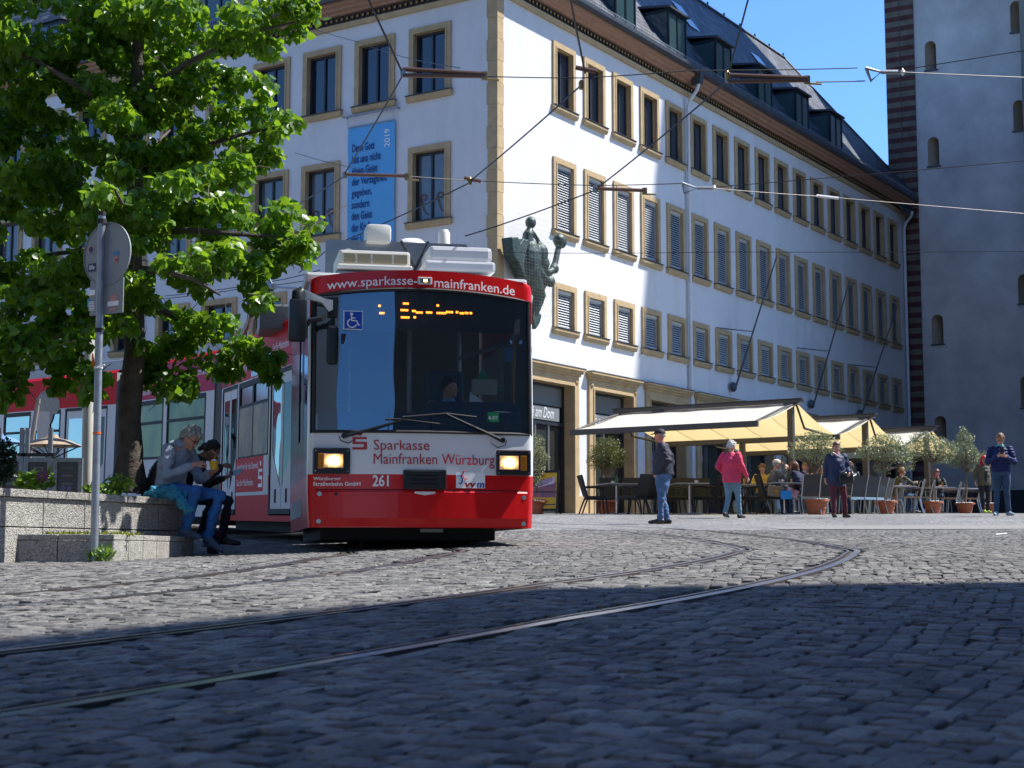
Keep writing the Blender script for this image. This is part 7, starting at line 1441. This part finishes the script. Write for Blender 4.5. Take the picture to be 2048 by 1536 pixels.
# flower bed plants on the planter
M['bed_leaf'] = leaf_mat('bedding_leaf', (.06, .14, .015), (.25, .40, .05), .3, (.35, .55, .05)); M['dark_shrub'] = leaf_mat('dark_conifer', (.006, .02, .008), (.02, .05, .015), .1, (.03, .08, .02)); M['petal'] = mat('magenta_petal', (.45, .02, .35), .6); M['lilac'] = mat('lilac_petal', (.45, .30, .70), .6)
def plant(nm, label, px, py, dd, rx, rz_, n, m, size=.06, sh='heart', cat='plant'): q = at(px, py, dd); o = leaf_cloud(nm, [((q.x, q.y, q.z), (rx, rx * .7, rz_))], n, size, .7, m, None, int(px), -.1, sh); return tag(o, label, cat)
plant('bedding_plant', 'broad-leaved bedding plant under the magenta flower', 62, 965, 17.4, .13, .09, 60, M['bed_leaf'], .10); plant('bedding_plant', 'bedding plant with the tall magenta bloom at the planter edge', 92, 958, 17.3, .09, .10, 45, M['bed_leaf'], .07)
plant('bedding_plant', 'low yellow-green plants left of the lime trunk, right of the sign pole', 205, 978, 16.7, .20, .05, 160, M['bed_leaf'], .05); plant('bedding_plant', 'leafy yellow-green plant at the foot of the lime trunk', 238, 968, 16.4, .14, .10, 120, M['bed_leaf'], .06)
plant('conifer', 'dark clipped evergreen at the left edge of the photo', 4, 925, 17.6, .16, .28, 900, M['dark_shrub'], .05, 'lance', 'shrub')
fl = at(86, 952, 17.25); mb = MB()
for i in range(10): a = i * .628; mb.add([(0, 0, 0), (.05 * math.cos(a - .2), -.02, .05 * math.sin(a - .2)), (.085 * math.cos(a), -.03, .085 * math.sin(a)), (.05 * math.cos(a + .2), -.02, .05 * math.sin(a + .2))], [(0, 1, 2, 3)])
fo = tag(mb.build('flower', M['petal'], None, loc=fl, recalc=False), 'single magenta daisy-like flower above the planter edge', 'flower'); mb = MB(); mb.tube([(0, .01, 0), (.02, .02, -.2)], .006, 5); mb.build('stem', M['bed_leaf'], fo)
for px in (126, 138):
    q = at(px, 976, 17.0); mb = MB()
    for i in range(5): a = i * 1.257; mb.add([(0, 0, 0), (.02 * math.cos(a - .4), -.008, .02 * math.sin(a - .4)), (.032 * math.cos(a), -.01, .032 * math.sin(a)), (.02 * math.cos(a + .4), -.008, .02 * math.sin(a + .4))], [(0, 1, 2, 3)])
    fo = tag(mb.build('flower', M['lilac'], None, loc=q, recalc=False), 'tiny lilac flower on the planter, the %s of the two' % ('left one' if px < 130 else 'right one, nearer the sign pole'), 'flower', 'small lilac flowers'); mb = MB(); mb.tube([(0, .005, 0), (.0, .01, -.06)], .003, 4); mb.build('stem', M['bed_leaf'], fo)
# terrace screen of perforated panels, parasols, poles behind the planter
M['screen_panel'] = mat('perforated_panel', (.10, .105, .11), .5, .4, bump=.3, bscale=40)
def screen(label, pxa, pxb, d, ztop, zbot, rail):
    a, b = at(pxa, 918, d), at(pxb, 918, d); r0 = thing('terrace_screen', label, 'screen', (a.x, a.y, zbot), 0, 'dark terrace screens'); w = b.x - a.x; mb = MB(); mb.box(.05, w - .05, -.008, .008, .08, ztop - zbot - .05); pn_ = mb.build('panel', M['screen_panel'], r0); mb = MB()
    for i in range(9):
        for j in range(9): mb.lathe([(.012, 0), (0, .01)], 6, 0, (.12 + (w - .24) * i / 8, -.009, .14 + (ztop - zbot - .26) * j / 8), Matrix.Rotation(math.pi / 2, 3, 'X'))
    mb.build('dimple', M['galv'], pn_); mb = MB()
    for x in (0, w - .05): mb.box(x, x + .05, -.025, .025, 0, ztop - zbot + (.38 if rail else 0))
    mb.box(.05, w - .05, -.024, .024, ztop - zbot - .05, ztop - zbot); mb.box(.05, w - .05, -.024, .024, .03, .08); mb.build('frame', M['galv'], r0)
    if rail: mb = MB(); mb.box(-.03, w + .03, -.03, .03, ztop - zbot + .02, ztop - zbot + .06); mb.build('rail', M['black'], r0)
for lb, a_, b_2 in (('dark perforated terrace screen behind the sign pole, rightmost of three', 108, 166), ('dark perforated terrace screen in the middle behind the magenta flower', 50, 104), ('dark perforated terrace screen at the left edge behind the evergreen', -6, 47)): screen(lb, a_, b_2, 19.6, at(0, 916, 19.6).z, .15, a_ < 100)
def parasol(label, px, py, d, m, rpx):
    t = at(px, py, d); zg = g(t.x, d); r0 = thing('parasol', label, 'parasol', (t.x, t.y, zg)); H = t.z - zg; rr = rpx / F_PX * d; mb = MB(); mb.tube([(0, 0, 0), (0, 0, H)], .025, 8); mb.build('pole', M['black'], r0); mb = MB(); mb.lathe([(rr, -.14 * rr * 2.2), (rr * .55, -.12 * rr), (0, 0)], 8, 0, (0, 0, H)); o = mb.build('canopy', m, r0); mb = MB(); mb.lathe([(rr * .25, 0), (rr * .18, .04), (0, .05)], 8, 0, (0, 0, H - .02)); mb.build('vent_cap', m, r0)
    mb = MB()
    for k in range(8): a = k * math.pi / 4; mb.tube([(0, 0, H - .3), (rr * .95 * math.cos(a), rr * .95 * math.sin(a), H - .29 * rr)], .008, 4)
    mb.build('ribs', M['black'], r0)
M['beige_cloth'] = mat('beige_cloth', (.36, .27, .18), .8); M['blue_cloth'] = mat('blue_cloth', (.12, .24, .45), .8)
parasol('small beige parasol in front of the tram advert', 104, 873, 20.6, M['beige_cloth'], 62); parasol('blue parasol cut by the left edge of the photo', -5, 869, 21.0, M['blue_cloth'], 55)
q = at(177, 975, 20.5); qt = at(178, 640, 20.5); mb = MB(); mb.tube([(q.x, q.y, .1), (qt.x, qt.y, qt.z)], .075, 14); o = tag(mb.build('lamp_post', mat('cream_post', (.55, .54, .48), .5, var=.12, vscale=3), None, smooth=True), 'cream painted metal post behind the planter between sign pole and screens', 'post')
q = at(60, 905, 22); qt = at(77, 797, 22); mb = MB(); mb.tube([q + (q - qt) * .6, qt], .035, 8); tag(mb.build('leaning_pole', mat('grey_red_pole', (.30, .26, .25), .5), None), 'thin grey pole leaning in front of the tram advert', 'pole')
# ================================================================ overhead line of the tram
M['wire'] = mat('overhead_wire', (.03, .03, .032), .5, .5); M['wire_lit'] = mat('sunlit_toned_wire', (.16, .15, .145), .5, .3); M['insul'] = mat('brown_insulator', (.13, .07, .045), .35); M['brass'] = mat('brass_clamp', (.30, .22, .10), .4, .7)  # second, paler wire tone has sunlit brightness put into its colour
def wire(label, pts, r_, m='wire', parts=()):
    P = [at(*p) for p in pts]
    if pts[-1][0] > 2050: P[-1] = P[-1] + (P[-1] - P[-2]).normalized() * 9       # runs on to its anchor beyond the frame
    if pts[0][1] < 0: P[0] = P[0] + (P[0] - P[1]).normalized() * 5
    o = P[0]; mb = MB(); pp = []
    for a, b in zip(P, P[1:]):
        n_ = 10; sag = .004 * (b - a).length
        for i in range(n_ + (1 if b is P[-1] else 0)): t = i / n_; q = a.lerp(b, t); q.z -= sag * 4 * t * (1 - t); pp.append(q - o)
    mb.tube(pp, r_ * .75, 5); w_ = mb.build('overhead_wire', M[m], None, loc=o); tag(w_, label, 'wire', 'overhead wires')
    for kind, px, py, d in parts:
        c = at(px, py, d) - o; mb = MB()
        if kind == 'clamp': mb.lathe([(0, -.06), (.03, -.05), (.035, .03), (.015, .06), (0, .06)], 8, 0, c); mb.build('clamp', M['brass'], w_)
        if kind == 'stick': mb.tube([c + Vector((-.12, 0, .03)), c + Vector((.12, 0, -.02))], .028, 8); mb.build('insulator', M['insul'], w_)
        if kind == 'white': mb.tube([c + Vector((-.16, 0, .02)), c + Vector((.16, 0, -.02))], .022, 6); mb.build('insulator', M['letter_white'], w_)
wire('dark cable dropping from the top edge to the double rod over the middle windows', [(730, -20, 15.6), (803, 141, 17.4)], .016); wire('dark cable from the upper double rod down to the rod crossing the banner', [(803, 155, 17.4), (690, 346, 21.3)], .014)
wire('dark cable from the rod crossing the banner down into the lime crown', [(688, 353, 21.3), (582, 416, 23.5), (520, 440, 24.5)], .014); wire('dark cable from the top edge at the corner down to the twin-clamp knot', [(1138, -20, 15.5), (1170, 146, 17.4)], .016, parts=[('stick', 1172, 140, 17.4)])
wire('dark cable from the twin-clamp knot down to the corner stone', [(1165, 168, 17.4), (943, 360, 21.8)], .014, parts=[('clamp', 1163, 170, 17.4), ('clamp', 940, 362, 21.8)]); wire('dark cable from the corner stone down towards the tram roof', [(938, 366, 21.8), (800, 432, 23.5), (664, 492, 25), (598, 545, 26.5)], .014)
wire('thin cable from the top edge to the rod in front of the roof', [(1500, -20, 15.6), (1456, 150, 17.5)], .014, parts=[('clamp', 1455, 152, 17.5)]); wire('long dark cable slanting from the roof rod across the sunny facade', [(1452, 165, 17.5), (1200, 372, 21.8)], .014)
wire('dark cable from the sunny-wall rod down behind the relief to the tram roof', [(1186, 382, 21.8), (1000, 450, 23.5), (930, 472, 24)], .014)
wire('horizontal wire joining the two upper rods across the cornice', [(975, 153, 17.5), (1165, 156, 17.4), (1380, 141, 17.5), (1715, 136, 17.6)], .009); wire('short wire from the roof rod to the bracket beside the tower', [(1632, 164, 17.5), (1730, 162, 17.6)], .010)
wire('bright wire running right from the bracket past the tower', [(1775, 143, 17.6), (2070, 152, 17.9)], .008, 'wire_lit'); wire('thin dark wire rising right across the tower top', [(1790, 142, 17.6), (2070, 94, 17.0)], .008)
wire('thin dark wire from the banner rod across the second window row', [(822, 353, 21.3), (940, 361, 21.8), (1190, 371, 22), (1362, 367, 22)], .009, parts=[('stick', 945, 360, 21.8)]); wire('bright wire falling right from the second bracket to the tower', [(1420, 376, 22), (1645, 393, 22.5), (2070, 424, 23)], .008, 'wire_lit', [('white', 1655, 394, 22.5)])
wire('thin dark wire rising right from the second bracket to the tower', [(1420, 375, 22), (2070, 313, 21)], .008); wire('thin wire from the corner quoin across the relief to the right edge', [(1000, 505, 40.2), (1450, 504, 38), (2070, 497, 35)], .010)
wire('thin wire across the top of the shaded upper windows', [(540, 30, 34), (720, 85, 30), (920, 136, 18)], .008); wire('thin wire from the lime tree to the banner rod', [(590, 305, 30), (690, 332, 26), (790, 352, 21.3)], .008); wire('contact wire above the tram behind the mirror', [(330, 592, 27), (560, 560, 22.5), (640, 540, 20.5)], .010); wire('lower contact wire crossing the first-floor windows behind the tree', [(300, 600, 29), (480, 578, 26), (620, 560, 23.5)], .010)
def rod(label, a, b, n, d):
    A, B = at(*a, d), at(*b, d); o = thing('wire_rod', label, 'insulator rod', A, 0, 'insulator rods of the overhead line'); V = B - A; mb = MB()
    for k in range(n):
        dz = Vector((0, 0, (.035 - .075 * k) if n > 1 else 0)); e = V + (dz * .35 if n > 1 else dz); mb.tube([dz, e], .026, 8)
    mb.build('rod', M['insul'], o); mb = MB(); mb.bbox(V.x - .04, V.x + .03, -.02, .02, V.z - .06, V.z + .04, .008); mb.tube([V + Vector((0, 0, -.05)), V + Vector((.16, 0, -.06))], .014, 6); mb.build('end_clamp', M['brass'], o); mb = MB(); mb.bbox(-.03, .03, -.02, .02, -.06, .04, .008); mb.build('end_clamp', M['galv'], o)
rod('double brown rod in front of the shaded upper windows', (806, 144), (970, 150), 2, 17.4); rod('single brown rod crossing the blue banner', (690, 349), (815, 352), 1, 21.3); rod('single brown rod in front of the sunny facade', (1190, 377), (1290, 381), 1, 21.8); rod('double brown rod in front of the slate roof', (1456, 156), (1615, 158), 2, 17.5)
def yoke(label, A, B, Cc, d):
    a, b, c = at(*A, d), at(*B, d), at(*Cc, d); o = thing('wire_bracket', label, 'bracket', a, 0, 'triangular wire brackets'); mb = MB(); mb.tube([Vector(), b - a, c - a, Vector()], .02, 6); e = (c - a) + Vector((.25, 0, 0)); mb.tube([c - a, e], .026, 6); mb.build('bracket', M['galv'], o)
    mb = MB(); mb.lathe([(0, -.05), (.035, 0), (0, .05)], 8, 0, e); mb.build('clamp', M['letter_white'], o)
yoke('triangular wire bracket hanging against the sky left of the tower', (1732, 136), (1742, 162), (1762, 144), 17.6); yoke('triangular wire bracket in front of the downpipe', (1365, 366), (1368, 387), (1394, 376), 22)
